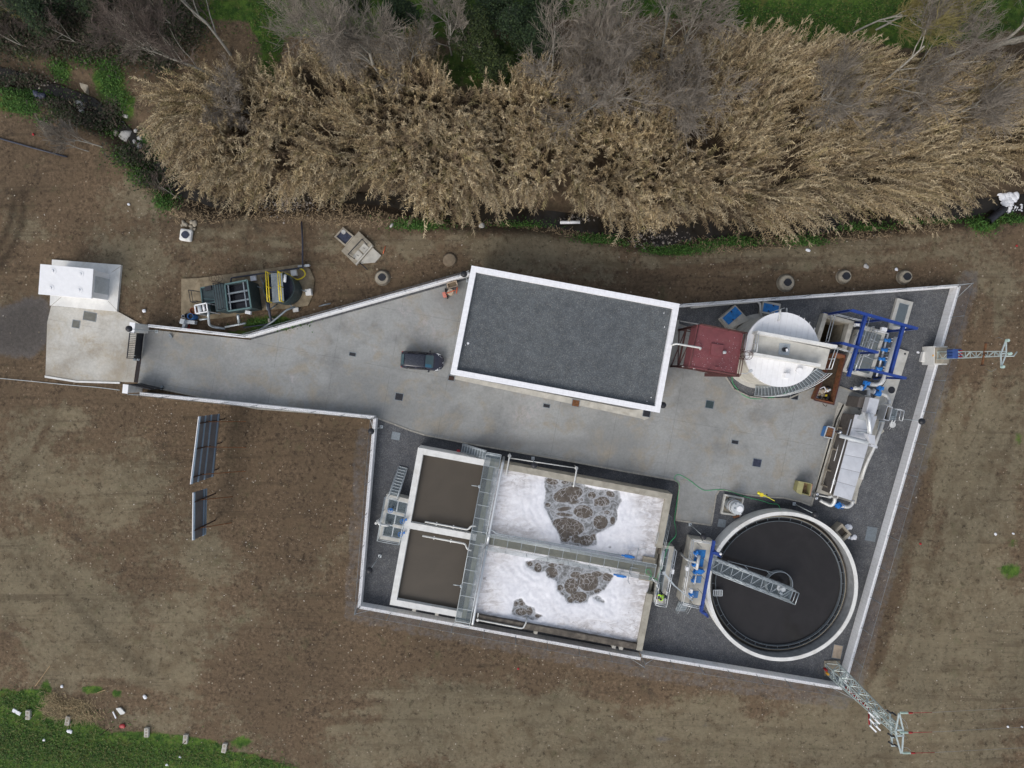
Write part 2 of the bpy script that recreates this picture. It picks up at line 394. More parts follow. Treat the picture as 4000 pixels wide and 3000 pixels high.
def _ground():
    t = NT('ground_soil'); z = t.attr('zone'); cs = t.n('ShaderNodeSeparateColor'); t.l(z, cs.inputs[0])
    grass, tan, grey = cs.outputs[0], cs.outputs[1], cs.outputs[2]; dark = t.attr('damp', 'Fac')
    fine = t.noise(3.2, 9, .78); mid = t.noise(.55, 8, .66, dist=.7); big = t.noise(.08, 5, .6)
    clod = t.noise(1.5, 10, .82)
    br = t.mix(t.ramp(fine, .34, .66), (.066, .046, .029), (.190, .136, .087)); br = t.mix(t.ramp(mid, .40, .68), br, (.135, .096, .060))
    tn = t.mix(t.ramp(fine, .28, .74), (.140, .116, .075), (.238, .200, .134)); tn = t.mix(t.ramp(mid, .42, .70), tn, (.135, .105, .066))
    tn = t.mix(t.math('MULTIPLY', t.ramp(t.noise(.16, 6, .7, t.map(None, (.25, 1.6, 1), (0, 0, .25))), .48, .66), .55), tn, (.215, .18, .118))
    gy = t.mix(t.ramp(fine, .25, .75), (.10, .092, .088), (.185, .168, .155))
    gs = t.mix(t.ramp(t.noise(1.1, 9, .75), .36, .66), (.024, .062, .010), (.095, .165, .026)); gs = t.mix(t.ramp(mid, .5, .72), gs, (.10, .105, .028))
    def edge(a, k, lo, hi): return t.ramp(t.math('ADD', a, t.math('MULTIPLY', t.math('SUBTRACT', t.noise(1.3, 8, .75), .5), k)), lo, hi)
    c = t.mix(edge(tan, 1.7, .3, .72), br, tn)
    c = t.mix(t.math('MULTIPLY', t.ramp(clod, .52, .64), .72), c, (.026, .018, .011))
    c = t.mix(t.math('MULTIPLY', t.ramp(t.noise(.33, 9, .72), .55, .7), t.math('SUBTRACT', .75, t.math('MULTIPLY', tan, .5))), c, (.030, .024, .019))
    c = t.mix(t.math('MULTIPLY', t.ramp(t.noise(.6, 8, .7, t.map(None, (1, 1, 1), (0, 0, 2.2))), .55, .74), .5), c, (.105, .108, .055))
    for rz_, sc_2, am in ((R(-76), (.12, 2.2, 1), .5), (R(8), (.12, 1.7, 1), .4), (R(40), (.15, 2.0, 1), .35)):
        st_ = t.math('MULTIPLY', t.ramp(t.noise(.55, 7, .7, t.map(None, sc_2, (0, 0, rz_))), .54, .66), t.ramp(t.noise(.05, 3, .5, t.map(None, (1, 1, 1), (0, 0, rz_*3))), .42, .58))
        c = t.mix(t.math('MULTIPLY', st_, am), c, (.062, .046, .030))
    c = t.mix(edge(grey, .8, .35, .7), c, gy)
    c = t.mix(edge(grass, 1.0, .36, .62), c, gs)
    # small pebbles lying in the soil
    pv = t.n('ShaderNodeTexVoronoi', feature='F1'); t.l(t.P(), pv.inputs[0]); pv.inputs['Scale'].default_value = 2.6
    pc = t.n('ShaderNodeSeparateColor'); t.l(pv.outputs['Color'], pc.inputs[0])
    pm = t.math('MULTIPLY', t.math('LESS_THAN', pv.outputs['Distance'], t.math('MULTIPLY', pc.outputs[0], .24)), t.math('GREATER_THAN', t.math('ADD', pc.outputs[1], t.math('MULTIPLY', t.noise(.25, 4), .9)), 1.12))
    pm = t.math('MULTIPLY', pm, t.math('SUBTRACT', .85, t.math('MULTIPLY', grass, .8)))
    c = t.mix(pm, c, t.mix(pc.outputs[2], (.15, .11, .07), (.34, .29, .22)))
    c = t.mix(dark, c, t.mix(.35, (.016, .012, .008), t.mix(.7, c, (.02, .016, .01))))
    c = t.mix(1.0, c, t.mix(t.ramp(big, .3, .7), (.86, .86, .86), (1.12, 1.1, 1.08)), 'MULTIPLY')
    t.bump(t.math('ADD', fine, t.math('MULTIPLY', clod, .8)), .9, .10); MT['ground_soil'] = t.fin(c, .95, 0, .2)
_ground()
def _water(name, col, rough, bump=.02, bs=3, var=.2):
    t = NT(name); c = t.mix(t.ramp(t.noise(.35, 5, .6, dist=1), .3, .7), sc(col, 1-var), sc(col, 1+var))
    t.bump(t.noise(bs, 3), bump, .02); t.b.inputs['IOR'].default_value = 1.33; MT[name] = t.fin(c, rough, 0, .5)
_water('water_brown', (.072, .060, .046), .35, .05, 6, .06)
_water('water_clear', (.028, .026, .026), .08, .01, 2, .12)
_water('water_creek', (.020, .017, .013), .08, .1, 3, .4)
_water('water_pit', (.05, .035, .018), .15, .03, 3, .3)
def _foam():
    t = NT('foam'); p = t.attr('patch', 'Fac'); age = t.attr('age', 'Fac')
    fl = t.noise(.9, 9, .72, t.map(None, (.8, 2.2, 1), (0, 0, R(70))), 1.2)
    w = t.mix(t.ramp(t.noise(1.3, 8, .7, dist=.8), .3, .7), (.66, .66, .70), (.80, .80, .83))
    old = t.mix(t.ramp(fl, .42, .60), (.66, .645, .65), (.46, .435, .43))
    w = t.mix(t.math('MULTIPLY', age, t.ramp(fl, .3, .6, .25, .9)), w, old)
    w = t.mix(t.math('MULTIPLY', t.math('MULTIPLY', age, age), t.ramp(t.noise(2.6, 9, .75, dist=.8), .54, .68)), w, (.26, .24, .235))
    nd = t.n('ShaderNodeTexNoise'); t.l(t.P(), nd.inputs[0]); nd.inputs['Scale'].default_value = .9; nd.inputs['Detail'].default_value = 3
    def warp(k):
        nv = t.n('ShaderNodeMix', data_type='VECTOR'); nv.inputs[0].default_value = k; t.l(t.P(), nv.inputs[4]); t.l(nd.outputs['Color'], nv.inputs[5]); return nv.outputs[1]
    def bubbles(scale, r0, r1, soft, k):
        v = t.n('ShaderNodeTexVoronoi', feature='F1'); t.l(warp(k), v.inputs[0]); v.inputs['Scale'].default_value = scale; v.inputs['Randomness'].default_value = .8
        c = t.n('ShaderNodeSeparateColor'); t.l(v.outputs['Color'], c.inputs[0]); r = t.ramp(c.outputs[0], 0, 1, r0, r1); d = t.math('SUBTRACT', v.outputs['Distance'], r)
        return t.ramp(d, -soft, soft, 1, 0), t.ramp(t.math('ABSOLUTE', t.math('SUBTRACT', d, .05)), .0, .09, 1, 0)
    bb = t.math('ADD', t.attr('bub', 'Fac'), t.math('MULTIPLY', t.math('SUBTRACT', t.noise(2.4, 7, .7, dist=.5), .5), .55)); b1 = t.ramp(bb, .34, .64); r1_ = t.ramp(t.math('ABSOLUTE', t.math('SUBTRACT', bb, .36)), 0, .16, 1, 0); b2, r2_ = bubbles(2.4, .05, .42, .06, .55)
    veil = t.noise(1.5, 9, .72, dist=1.4)
    ve = t.mix(t.ramp(veil, .36, .66), (.115, .115, .112), (.40, .415, .44))
    ve = t.mix(t.math('MULTIPLY', t.math('MAXIMUM', r1_, r2_), .55), ve, (.46, .47, .50))
    br = t.mix(t.ramp(t.noise(2, 4), .3, .7), (.074, .061, .050), (.112, .094, .077))
    sv = t.n('ShaderNodeTexVoronoi', feature='DISTANCE_TO_EDGE'); t.l(warp(.45), sv.inputs[0]); sv.inputs['Scale'].default_value = 4.2
    br = t.mix(t.math('MULTIPLY', t.ramp(sv.outputs['Distance'], .0, .085, .8, 0), t.ramp(t.noise(1.1, 4), .34, .54)), br, (.36, .35, .35))
    pn = t.math('ADD', p, t.math('MULTIPLY', t.math('SUBTRACT', t.noise(1.8, 8, .72, dist=.6), .5), .9))
    c = t.mix(t.math('MULTIPLY', t.math('MAXIMUM', b1, t.math('MULTIPLY', b2, t.ramp(t.noise(.5, 3), .5, .62))), t.ramp(pn, .50, .75)), ve, br)
    c = t.mix(t.ramp(pn, .28, .66), w, c)
    t.bump(t.noise(4, 8, .7), .3, .05); MT['foam'] = t.fin(c, .6, 0, .3)
_foam()
# ---------------------------------------------------------------- ground
def polydist(X, Y, poly):
    """signed distance (positive inside) to a polygon, in the units of its points"""
    P = np.array(poly, float); Q = np.roll(P, -1, 0); best = np.full(X.shape, 1e18); ins = np.zeros(X.shape, bool)
    for (x0, y0), (x1, y1) in zip(P, Q):
        dx, dy = x1-x0, y1-y0; L = dx*dx+dy*dy+1e-9
        t = np.clip(((X-x0)*dx+(Y-y0)*dy)/L, 0, 1); best = np.minimum(best, (X-x0-t*dx)**2+(Y-y0-t*dy)**2)
        c = ((y0 > Y) != (y1 > Y)) & (X < (x1-x0)*(Y-y0)/(y1-y0+1e-12)+x0); ins ^= c
    return np.where(ins, 1, -1)*np.sqrt(best)
def linedist(X, Y, pts):
    best = np.full(X.shape, 1e18)
    for (x0, y0), (x1, y1) in zip(pts, pts[1:]):
        dx, dy = x1-x0, y1-y0; L = dx*dx+dy*dy+1e-9
        t = np.clip(((X-x0)*dx+(Y-y0)*dy)/L, 0, 1); best = np.minimum(best, (X-x0-t*dx)**2+(Y-y0-t*dy)**2)
    return np.sqrt(best)
def sm(x, a, b):
    t = np.clip((x-a)/(b-a), 0, 1); return t*t*(3-2*t)
CREEK = [(-900, 100), (-200, 230), (0, 272), (180, 330), (330, 385), (470, 505), (600, 640), (680, 730), (820, 780), (1000, 770), (1250, 758), (1500, 768), (1750, 815), (2000, 832), (2200, 852), (2430, 885),
         (2590, 925), (2760, 885), (2950, 892), (3150, 875), (3400, 845), (3700, 812), (3900, 795), (4100, 775), (4900, 700)]
CREEKW = [XY(*p) for p in CREEK]
def terrain(X, Y):
    d = linedist(X, Y, CREEKW)
    return -.06-1.15*(1-sm(d, .3, 2.3))
xs = np.concatenate([[-420, -300, -200, -140, -100, -80], np.arange(-64, 64.1, .45), [80, 100, 140, 200, 300, 420]])
ys = np.concatenate([[-420, -300, -200, -140, -100, -70], np.arange(-52, 52.1, .45), [70, 100, 140, 200, 300, 420]])
GX, GY = np.meshgrid(xs, ys); gx, gy = GX.ravel(), GY.ravel()
gz = terrain(gx, gy)
nzv = np.array([noise.noise(Vector((x*.35, y*.35, 0)))+.6*noise.noise(Vector((x*1.1, y*1.1, 7))) for x, y in zip(gx, gy)])
SITE = [(575, 1262), (957, 1304), (1838, 1056), (1842, 1030), (2660, 1180), (3765, 1100), (3305, 2705), (2500, 2585), (1385, 2385), (1452, 1645), (520, 1545), (181, 1475), (190, 1200), (208, 1010), (480, 1030), (465, 1220)]
SITEW = [XY(*p, .6) for p in SITE]
sd = polydist(gx, gy, SITEW)
gz = gz+np.where(sd < 0, .05*nzv*np.clip(-sd/3, 0, 1), 0)-.0
pxx, pyy = PIX(np.stack([gx, gy, np.zeros_like(gx)], 1))
pp = pxx+0; far = (np.abs(gx) > 66) | (np.abs(gy) > 54)
def zone(poly, soft): return sm(polydist(pxx, pyy, poly), -soft, soft)
def blob(x, y, rx, ry, k=1.0): return k*np.exp(-(((pxx-x)/rx)**2+((pyy-y)/ry)**2))
grass = np.zeros_like(gx); tan = np.zeros_like(gx); grey = np.zeros_like(gx); damp = np.zeros_like(gx)
for poly, s_ in (([(-9000, 2680), (0, 2690), (60, 2700), (170, 2690), (190, 2740), (150, 2780), (180, 2800), (330, 2812), (430, 2862), (560, 2858), (700, 2872), (850, 2897), (880, 2935), (1000, 2950), (1100, 2988), (1250, 3020), (1500, 9000), (-9000, 9000)], 26),
                 ([(-9000, -9000), (9000, -9000), (9000, 60), (4000, 110), (3800, 130), (3600, 200), (3300, 150), (3100, 170), (2950, 130), (2750, 70), (2600, 60), (2300, 60), (1700, 150), (1110, 140), (1090, 230), (1040, 210), (960, 80), (500, 60), (0, 20), (-9000, 0)], 40)):
    grass = np.maximum(grass, zone(poly, s_))
for x, y, rx, ry, k in ((1640, 872, 110, 28, 1), (2060, 858, 120, 22, .9), (2340, 925, 110, 26, 1), (2640, 968, 130, 30, 1), (2890, 930, 90, 26, 1), (3140, 925, 80, 32, 1), (3370, 872, 110, 22, 1), (3640, 852, 150, 18, 1), (3850, 870, 60, 40, 1.1), (3950, 850, 80, 26, 1),
                        (60, 400, 110, 45, 1), (100, 350, 160, 40, .8), (420, 330, 70, 80, 1.2), (470, 410, 70, 60, 1), (230, 270, 60, 40, .9), (90, 215, 120, 50, .5), (560, 560, 60, 60, .7), (340, 460, 90, 50, .7), (510, 590, 90, 70, .9), (400, 480, 50, 50, .7), (560, 680, 90, 60, .7), (640, 780, 60, 60, .7), (230, 430, 70, 30, .7), (270, 360, 80, 30, .8),
                        (1060, 1265, 110, 32, 1.1), (930, 1300, 70, 14, .8), (360, 2695, 60, 18, .9), (455, 2710, 30, 22, .8), (180, 2700, 26, 50, .9), (3950, 2230, 60, 40, .75), (3955, 2120, 40, 24, .6), (3980, 1720, 40, 50, .5),
                        (1450, 830, 120, 20, .5), (2350, 500, 300, 200, .45), (1900, 250, 260, 150, .8), (1050, 260, 60, 120, .8), (3800, 130, 260, 60, .6), (940, 2900, 60, 30, .8)):
    grass = np.maximum(grass, blob(x, y, rx, ry, k))
for x, y, rx, ry, k in ((2000, 985, 320, 70, .95), (2450, 1010, 300, 70, .6), (3200, 980, 500, 70, .75), (1750, 950, 250, 60, .75), (3800, 1150, 200, 200, .35), (200, 900, 330, 130, .55), (560, 800, 200, 120, .6), (480, 1000, 260, 120, .6), (1400, 980, 260, 110, .35),
                        (850, 900, 150, 70, .45), (3780, 1900, 170, 420, .8), (3650, 2500, 160, 400, .95), (3900, 2600, 160, 300, .75), (3500, 2900, 300, 200, .95), (2700, 2920, 700, 130, 1.1), (2100, 2850, 330, 120, .95), (1700, 2760, 200, 90, .75), (1500, 2900, 200, 110, .5),
                        (100, 2250, 150, 140, .75), (270, 2420, 150, 160, .8), (420, 2550, 180, 80, .7), (640, 2620, 160, 50, .6), (190, 1620, 160, 50, .7), (120, 1850, 130, 180, .4), (500, 1900, 220, 160, .45), (820, 2150, 160, 130, .5), (1280, 2050, 110, 160, .5), (560, 2810, 110, 40, .6),
                        (900, 2420, 200, 120, .35), (1150, 2450, 150, 100, .35), (760, 970, 330, 100, .35), (260, 1180, 220, 100, .4), (2900, 2760, 300, 50, .5)):
    tan = np.maximum(tan, blob(x, y, rx, ry, k))
for pts, w_, k in (([(1420, 1700), (1375, 2385), (2500, 2600), (3290, 2715)], 1.0, .5), ([(3330, 2700), (3560, 1900), (3790, 1090)], 1.2, .5), ([(1380, 2395), (2500, 2612), (3290, 2735)], 1.2, .5)):
    d = linedist(gx, gy, [XY(*p) for p in pts]); grey = np.maximum(grey, k*(1-sm(d, w_*.75, w_*1.25)))
grey = np.maximum(grey, zone([(-800, 1190), (0, 1200), (110, 1160), (180, 1160), (200, 1250), (180, 1350), (120, 1400), (0, 1390), (-800, 1420)], 55)*1.0)
drv = zone([(-800, 1190), (0, 1200), (110, 1160), (180, 1160), (200, 1250), (180, 1350), (120, 1400), (0, 1390), (-800, 1420)], 50); damp = np.maximum(damp, .5*drv)
grey = np.maximum(grey, blob(2590, 2890, 60, 22, .6)); grey = np.maximum(grey, blob(2760, 2830, 50, 20, .5)); grey = np.maximum(grey, blob(1120, 790, 100, 36, .7))
# wheel ruts
for pts, w_, k in (([(60, 760), (40, 860), (0, 960), (-60, 1040)], .3, .55), ([(95, 750), (80, 880), (45, 970), (-20, 1060)], .3, .6), ([(210, 2250), (330, 2400), (500, 2560), (600, 2640)], .3, .35), ([(260, 2330), (420, 2520), (560, 2600)], .3, .35),
                   ([(1700, 2690), (2000, 2705), (2300, 2760)], .3, .2), ([(3560, 1300), (3500, 1900), (3330, 2600)], .4, .25), ([(3640, 1500), (3590, 1900), (3470, 2400), (3430, 2620)], .4, .25)):
    d = linedist(gx, gy, [XY(*p) for p in pts]); damp = np.maximum(damp, k*(1-sm(d, w_*.6, w_*1.7)))
dcr = linedist(gx, gy, CREEKW); damp = np.maximum(damp, .8*(1-sm(dcr, 1.0, 2.4)))
damp = np.maximum(damp, blob(1200, 1720, 260, 140, .15)); damp = np.maximum(damp, blob(950, 1640, 300, 60, .2)); damp = np.maximum(damp, blob(1150, 2050, 160, 220, .12))
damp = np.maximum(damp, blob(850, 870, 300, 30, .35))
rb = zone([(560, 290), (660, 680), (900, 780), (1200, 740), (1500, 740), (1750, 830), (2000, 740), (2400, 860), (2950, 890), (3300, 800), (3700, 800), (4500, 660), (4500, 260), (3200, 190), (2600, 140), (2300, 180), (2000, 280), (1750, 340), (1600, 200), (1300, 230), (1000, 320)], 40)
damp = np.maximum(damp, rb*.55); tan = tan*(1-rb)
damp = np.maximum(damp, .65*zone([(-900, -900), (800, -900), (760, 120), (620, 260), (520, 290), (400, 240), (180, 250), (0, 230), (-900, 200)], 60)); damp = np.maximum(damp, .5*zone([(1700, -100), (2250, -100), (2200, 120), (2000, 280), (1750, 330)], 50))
TRK = [([(-60, 1980), (120, 2200), (330, 2420), (560, 2570), (820, 2650)], 7, 27), ([(20, 2420), (250, 2560), (600, 2640), (760, 2690)], 3, 30), ([(230, 1540), (205, 1640), (140, 1760), (40, 1850)], 3, 28), ([(3840, 1100), (3760, 1500), (3650, 2000), (3520, 2450), (3420, 2740)], 5, 44), ([(3990, 1500), (3850, 2000), (3700, 2400), (3640, 2800)], 4, 40),
       ([(1250, 2790), (1700, 2770), (2200, 2800), (2700, 2870), (3300, 2900), (4000, 2860)], 5, 34), ([(1900, 2930), (2500, 2950), (3200, 2980)], 3, 36), ([(700, 930), (1000, 960), (1300, 1010)], 3, 30), ([(1900, 1010), (2500, 1070), (3100, 1010), (3700, 960)], 3, 30)]
for pts_, n_, gap_ in TRK:
    for k_ in range(n_):
        o_ = (k_-(n_-1)/2)*gap_; q_ = np.array(pts_, float); t_ = np.gradient(q_, axis=0); t_ /= np.linalg.norm(t_, axis=1)[:, None]; q_ = q_+np.stack([-t_[:, 1], t_[:, 0]], 1)*o_
        wob = 8*np.array([noise.noise(Vector((x*.12, y*.12, k_*5+n_))) for x, y in zip(gx, gy)]) if k_ == 0 else wob
        d_ = linedist(pxx+wob, pyy+wob, [tuple(p) for p in q_]); br_ = .5+.5*nzv
        tan = np.clip(tan+(.55 if k_ % 2 == 0 else -.25)*np.exp(-(d_/11)**2)*np.clip(br_, .2, 1), 0, 1); damp = np.maximum(damp, (.34 if k_ % 2 else .1)*np.exp(-(d_/9)**2)*np.clip(br_, 0, 1))
damp = np.where(far, 0, np.clip(damp, 0, 1)); grass = np.clip(grass, 0, 1); tnz = np.array([noise.noise(Vector((x*.10, y*.10, 40)))+.7*noise.noise(Vector((x*.31, y*.31, 50))) for x, y in zip(gx, gy)]); fld = zone([(-900, 1640), (300, 1600), (560, 1640), (700, 1800), (860, 1980), (900, 2160), (1150, 2260), (1340, 2080), (1440, 1900), (1400, 2420), (3300, 2740), (3600, 1700), (3800, 1080), (9000, 900), (9000, 9000), (-900, 9000)], 60); dr2 = np.maximum(zone([(850, 2230), (1380, 2400), (2500, 2600), (3290, 2720), (3420, 2800), (2900, 2830), (2450, 2790), (1900, 2720), (1620, 2750), (1500, 2920), (1000, 2860), (760, 2700), (800, 2400)], 60), zone([(3300, 2700), (3560, 1900), (3790, 1090), (3930, 1090), (3800, 1700), (3700, 2200), (3580, 2500), (3480, 2740)], 45)); dr3 = zone([(3880, 2250), (9000, 2200), (9000, 9000), (3960, 9000), (3900, 2700)], 50)
fld = fld*(1-.75*dr2)*(1-.4*dr3); drk = zone([(430, 1560), (1440, 1640), (1420, 1950), (1300, 2100), (1150, 2240), (930, 2130), (880, 1960), (720, 1800), (520, 1680)], 50); tan = np.clip(tan*(1+.5*tnz)*(1-.75*drk)+.12+.26*fld+.34*tnz-.25*drk, 0, 1); grey = np.clip(grey, 0, 1)
ny_, nx_ = GX.shape; idx = np.arange(ny_*nx_).reshape(ny_, nx_)
faces = np.stack([idx[:-1, :-1].ravel(), idx[:-1, 1:].ravel(), idx[1:, 1:].ravel(), idx[1:, :-1].ravel()], 1)
_C5 = K(3180, 1180, 5.53); _pq = [_C5(*p, .75) for p in ((215, 235), (870, 420), (690, 1075), (20, 880))]
def _l2(Q, u, v): return (Q[0].lerp(Q[1], u)).lerp(Q[3].lerp(Q[2], u), v)
PIT = [tuple(_l2(_pq, u, v)[:2]) for u, v in ((.13, .10), (.86, .10), (.86, .92), (.13, .92))]
_vd = polydist(gx, gy, PIT) > -.35; faces = faces[~_vd[faces].any(1)]      # the pump pit goes through the ground
def npmesh(name, verts, faces, mat, attrs=None, smooth=False, colors=None):
    """mesh object straight from numpy; faces: (n,4) or a pair (quads, tris)"""
    me = bpy.data.meshes.new(name); q, t3 = (faces if isinstance(faces, tuple) else (faces, np.zeros((0, 3), int)))
    me.vertices.add(len(verts)); me.vertices.foreach_set('co', np.asarray(verts, np.float32).ravel())
    nl = q.size+t3.size; me.loops.add(nl); me.loops.foreach_set('vertex_index', np.concatenate([q.ravel(), t3.ravel()]).astype(np.int32))
    ls = np.concatenate([np.arange(len(q))*4, q.size+np.arange(len(t3))*3]).astype(np.int32)
    me.polygons.add(len(q)+len(t3)); me.polygons.foreach_set('loop_start', ls)
    try: me.polygons.foreach_set('loop_total', np.concatenate([np.full(len(q), 4), np.full(len(t3), 3)]).astype(np.int32))
    except Exception: pass
    me.polygons.foreach_set('use_smooth', np.full(len(q)+len(t3), smooth))
    me.update(calc_edges=True); me.validate()
    for k, v in (attrs or {}).items():
        a = me.attributes.new(k, 'FLOAT', 'POINT'); a.data.foreach_set('value', np.asarray(v, np.float32))
    for k, v in (colors or {}).items():
        a = me.color_attributes.new(k, 'FLOAT_COLOR', 'POINT'); c = np.ones((len(verts), 4), np.float32); c[:, :3] = v; a.data.foreach_set('color', c.ravel())
    me.materials.append(mat)
    o = bpy.data.objects.new(name, me); COL.objects.link(o); OFF[o.name] = Vector(); return o
g = npmesh('ground', np.stack([gx, gy, gz], 1), faces, MT['ground_soil'], {'damp': damp}, True, {'zone': np.stack([grass, tan, grey], 1)}); tag(g, kind='structure')
# creek water: one strip along the channel
mb = MB(); wpts = [Vector((*p, -.98)) for p in CREEKW]
vs = []
for i, p in enumerate(wpts):
    d = (wpts[min(i+1, len(wpts)-1)]-wpts[max(i-1, 0)]).normalized(); n_ = Vector((-d.y, d.x, 0)); k_ = .55 if p.x < -10 else 1.2; vs += [p+n_*k_, p-n_*k_]
mb.add(vs, [(2*i, 2*i+1, 2*i+3, 2*i+2) for i in range(len(wpts)-1)]); struct(mb, 'creek_water', MT['water_creek'])
# ---------------------------------------------------------------- paved surfaces inside the plant
GRAVEL = [(960, 1312), (1838, 1066), (2640, 1192), (3748, 1114), (3296, 2690), (2506, 2566), (1402, 2370), (1463, 1632), (1000, 1584)]
def subdiv_sheet(name, poly, z, mat, step, attrs, hole=None):
    """a flat sheet cut fine enough to carry its stain masks"""
    bm = bmesh.new(); vs = [bm.verts.new((p[0], p[1], z)) for p in poly]; f = bm.faces.new(vs); bm.normal_update()
    if f.normal.z < 0: f.normal_flip()
    x0, x1 = min(p[0] for p in poly), max(p[0] for p in poly); y0, y1 = min(p[1] for p in poly), max(p[1] for p in poly)
    for ax, a, b in ((0, x0, x1), (1, y0, y1)):
        k = a+step
        while k < b:
            co = Vector((k, 0, 0)) if ax == 0 else Vector((0, k, 0)); no = Vector((1, 0, 0)) if ax == 0 else Vector((0, 1, 0))
            bmesh.ops.bisect_plane(bm, geom=bm.verts[:]+bm.edges[:]+bm.faces[:], plane_co=co, plane_no=no); k += step
    if hole:
        for (ax_, ay_), (bx_, by_) in zip(hole, hole[1:]+hole[:1]):
            bmesh.ops.bisect_plane(bm, geom=bm.verts[:]+bm.edges[:]+bm.faces[:], plane_co=(ax_, ay_, 0), plane_no=(by_-ay_, ax_-bx_, 0))
        fc = [f.calc_center_median() for f in bm.faces]; d_ = polydist(np.array([c.x for c in fc]), np.array([c.y for c in fc]), hole); bm.faces.ensure_lookup_table()
        bmesh.ops.delete(bm, geom=[f for f, k in zip(bm.faces, d_) if k > 0], context='FACES')
    me = bpy.data.meshes.new(name); bm.to_mesh(me); bm.free(); me.materials.append(mat)
    co = np.zeros(len(me.vertices)*3); me.vertices.foreach_get('co', co); co = co.reshape(-1, 3); px_, py_ = PIX(co)
    for k, fn in attrs.items():
        a = me.attributes.new(k, 'FLOAT', 'POINT'); a.data.foreach_set('value', np.clip(fn(px_, py_), 0, 1).astype(np.float32))
    o = bpy.data.objects.new(name, me); COL.objects.link(o); OFF[o.name] = Vector(); return tag(o, kind='structure')
def blobs(L):
    def f(x, y):
        r = np.zeros_like(x)
        for bx, by, rx, ry, k in L: r = np.maximum(r, k*np.exp(-(((x-bx)/rx)**2+((y-by)/ry)**2)))
        return r
    return f
WETG = [(2300, 1815, 420, 34, 1.0), (2000, 1760, 300, 24, 1.0), (1750, 1712, 120, 16, .9), (2560, 1870, 90, 40, .9), (2640, 1980, 26, 160, 1.0), (2660, 2150, 50, 120, .75), (3060, 1975, 170, 30, 1.0), (3230, 2020, 60, 22, .7), (3330, 2140, 40, 60, .8), (3390, 2300, 40, 90, .5), (1900, 2420, 420, 24, .7), (2300, 2500, 250, 22, .8), (1455, 2000, 26, 300, .35)]
subdiv_sheet('gravel_bed', [XY(*p, 1.0) for p in GRAVEL], .012, MT['gravel_grey'], .8, {'wet': blobs(WETG)}, PIT)
YARD = [(548, 1290), (556, 1284), (980, 1328), (1820, 1094), (2652, 1250), (2652, 1268), (2720, 1292), (2800, 1380), (2832, 1469), (2866, 1521), (2925, 1549), (3000, 1558), (3080, 1556), (3150, 1525), (3230, 1500), (3276, 1509), (3330, 1530), (3385, 1552), (3352, 1600),
        (3292, 1580), (3264, 1640), (3167, 1975), (3126, 1959), (3060, 1944), (3000, 1941), (2905, 1930), (2826, 1912), (2808, 1916), (2796, 1934), (2777, 2051), (2640, 2031), (2650, 1950), (2653, 1893), (2648, 1882), (2633, 1875), (2452, 1843), (2230, 1802), (2000, 1762), (1830, 1732), (1660, 1699), (1600, 1680), (1538, 1656), (1468, 1631), (1005, 1596), (540, 1500)]
YARDW = [XY(*p) for p in YARD]
LIME = [(1360, 1250, 16, 40, .9), (1580, 1200, 14, 50, .9), (1670, 1260, 50, 30, .8), (1690, 1310, 60, 40, .7), (1440, 1235, 30, 10, .8), (1250, 1310, 30, 26, .6), (1130, 1310, 8, 50, .8), (2045, 1620, 40, 40, 1), (2085, 1570, 30, 14, 1), (2010, 1650, 16, 60, .8), (2950, 1560, 60, 20, .8), (2600, 1550, 10, 10, 1), (2985, 1660, 10, 10, .9), (930, 1310, 40, 30, .6), (3130, 1880, 60, 30, .7), (900, 1520, 120, 20, .6)]
WETY = [(1900, 1730, 500, 16, .8), (2400, 1830, 260, 14, .8), (2730, 2040, 80, 14, .7), (2960, 1940, 130, 10, .9), (3250, 1550, 30, 60, .5), (575, 1350, 22, 50, .5), (1755, 1160, 50, 20, .6), (640, 1525, 60, 14, .5), (2660, 1420, 60, 40, .8), (1000, 1330, 40, 12, .5), (3160, 1900, 16, 70, .6)]
subdiv_sheet('yard_paving', YARDW, .075, MT['yard_concrete'], 1.0, {'lime': blobs(LIME), 'wet': blobs(WETY)})
# raised edge of the paving where it meets the gravel
mb = MB()
kp = [W(*p, 0) for p in YARD]
for a, b in ((5, 18), (19, 44)):
    for i in range(a, b):
        p, q = kp[i], kp[i+1]; L_ = (q-p).length; d = (q-p)/L_
        mb.beam(p-d*.02+Vector((0, 0, .04)), q+d*.02+Vector((0, 0, .04)), .14, .16)
struct(mb, 'yard_kerb', MT['kerb'])
APRON = [(201, 1195), (463, 1218), (554, 1268), (554, 1300), (540, 1494), (300, 1486), (179, 1466), (186, 1260)]
subdiv_sheet('entrance_paving', [XY(*p) for p in APRON], .055, MT['apron_concrete'], 1.0, {'lime': blobs([(300, 1300, 130, 60, .5), (460, 1270, 60, 30, .6)]), 'wet': blobs([(470, 1440, 60, 70, .75), (430, 1480, 50, 20, .6), (300, 1350, 120, 6, .6), (500, 1340, 60, 30, .25), (190, 1330, 16, 200, .5)])})
mb = MB(); mb.prism([XY(*p) for p in [(178, 1467), (300, 1487), (470, 1492), (470, 1499), (300, 1494), (178, 1475)]], 0, .12); struct(mb, 'entrance_kerb', MT['concrete_white'])
# the pavement strip round the building
mb = MB(); mb.prism([XY(*p) for p in [(1838, 1120), (1760, 1478), (2500, 1634), (2516, 1640), (2534, 1632), (2545, 1600), (2470, 1600), (1800, 1470), (1850, 1100)]], .06, .17); struct(mb, 'building_pavement', MT['concrete'])
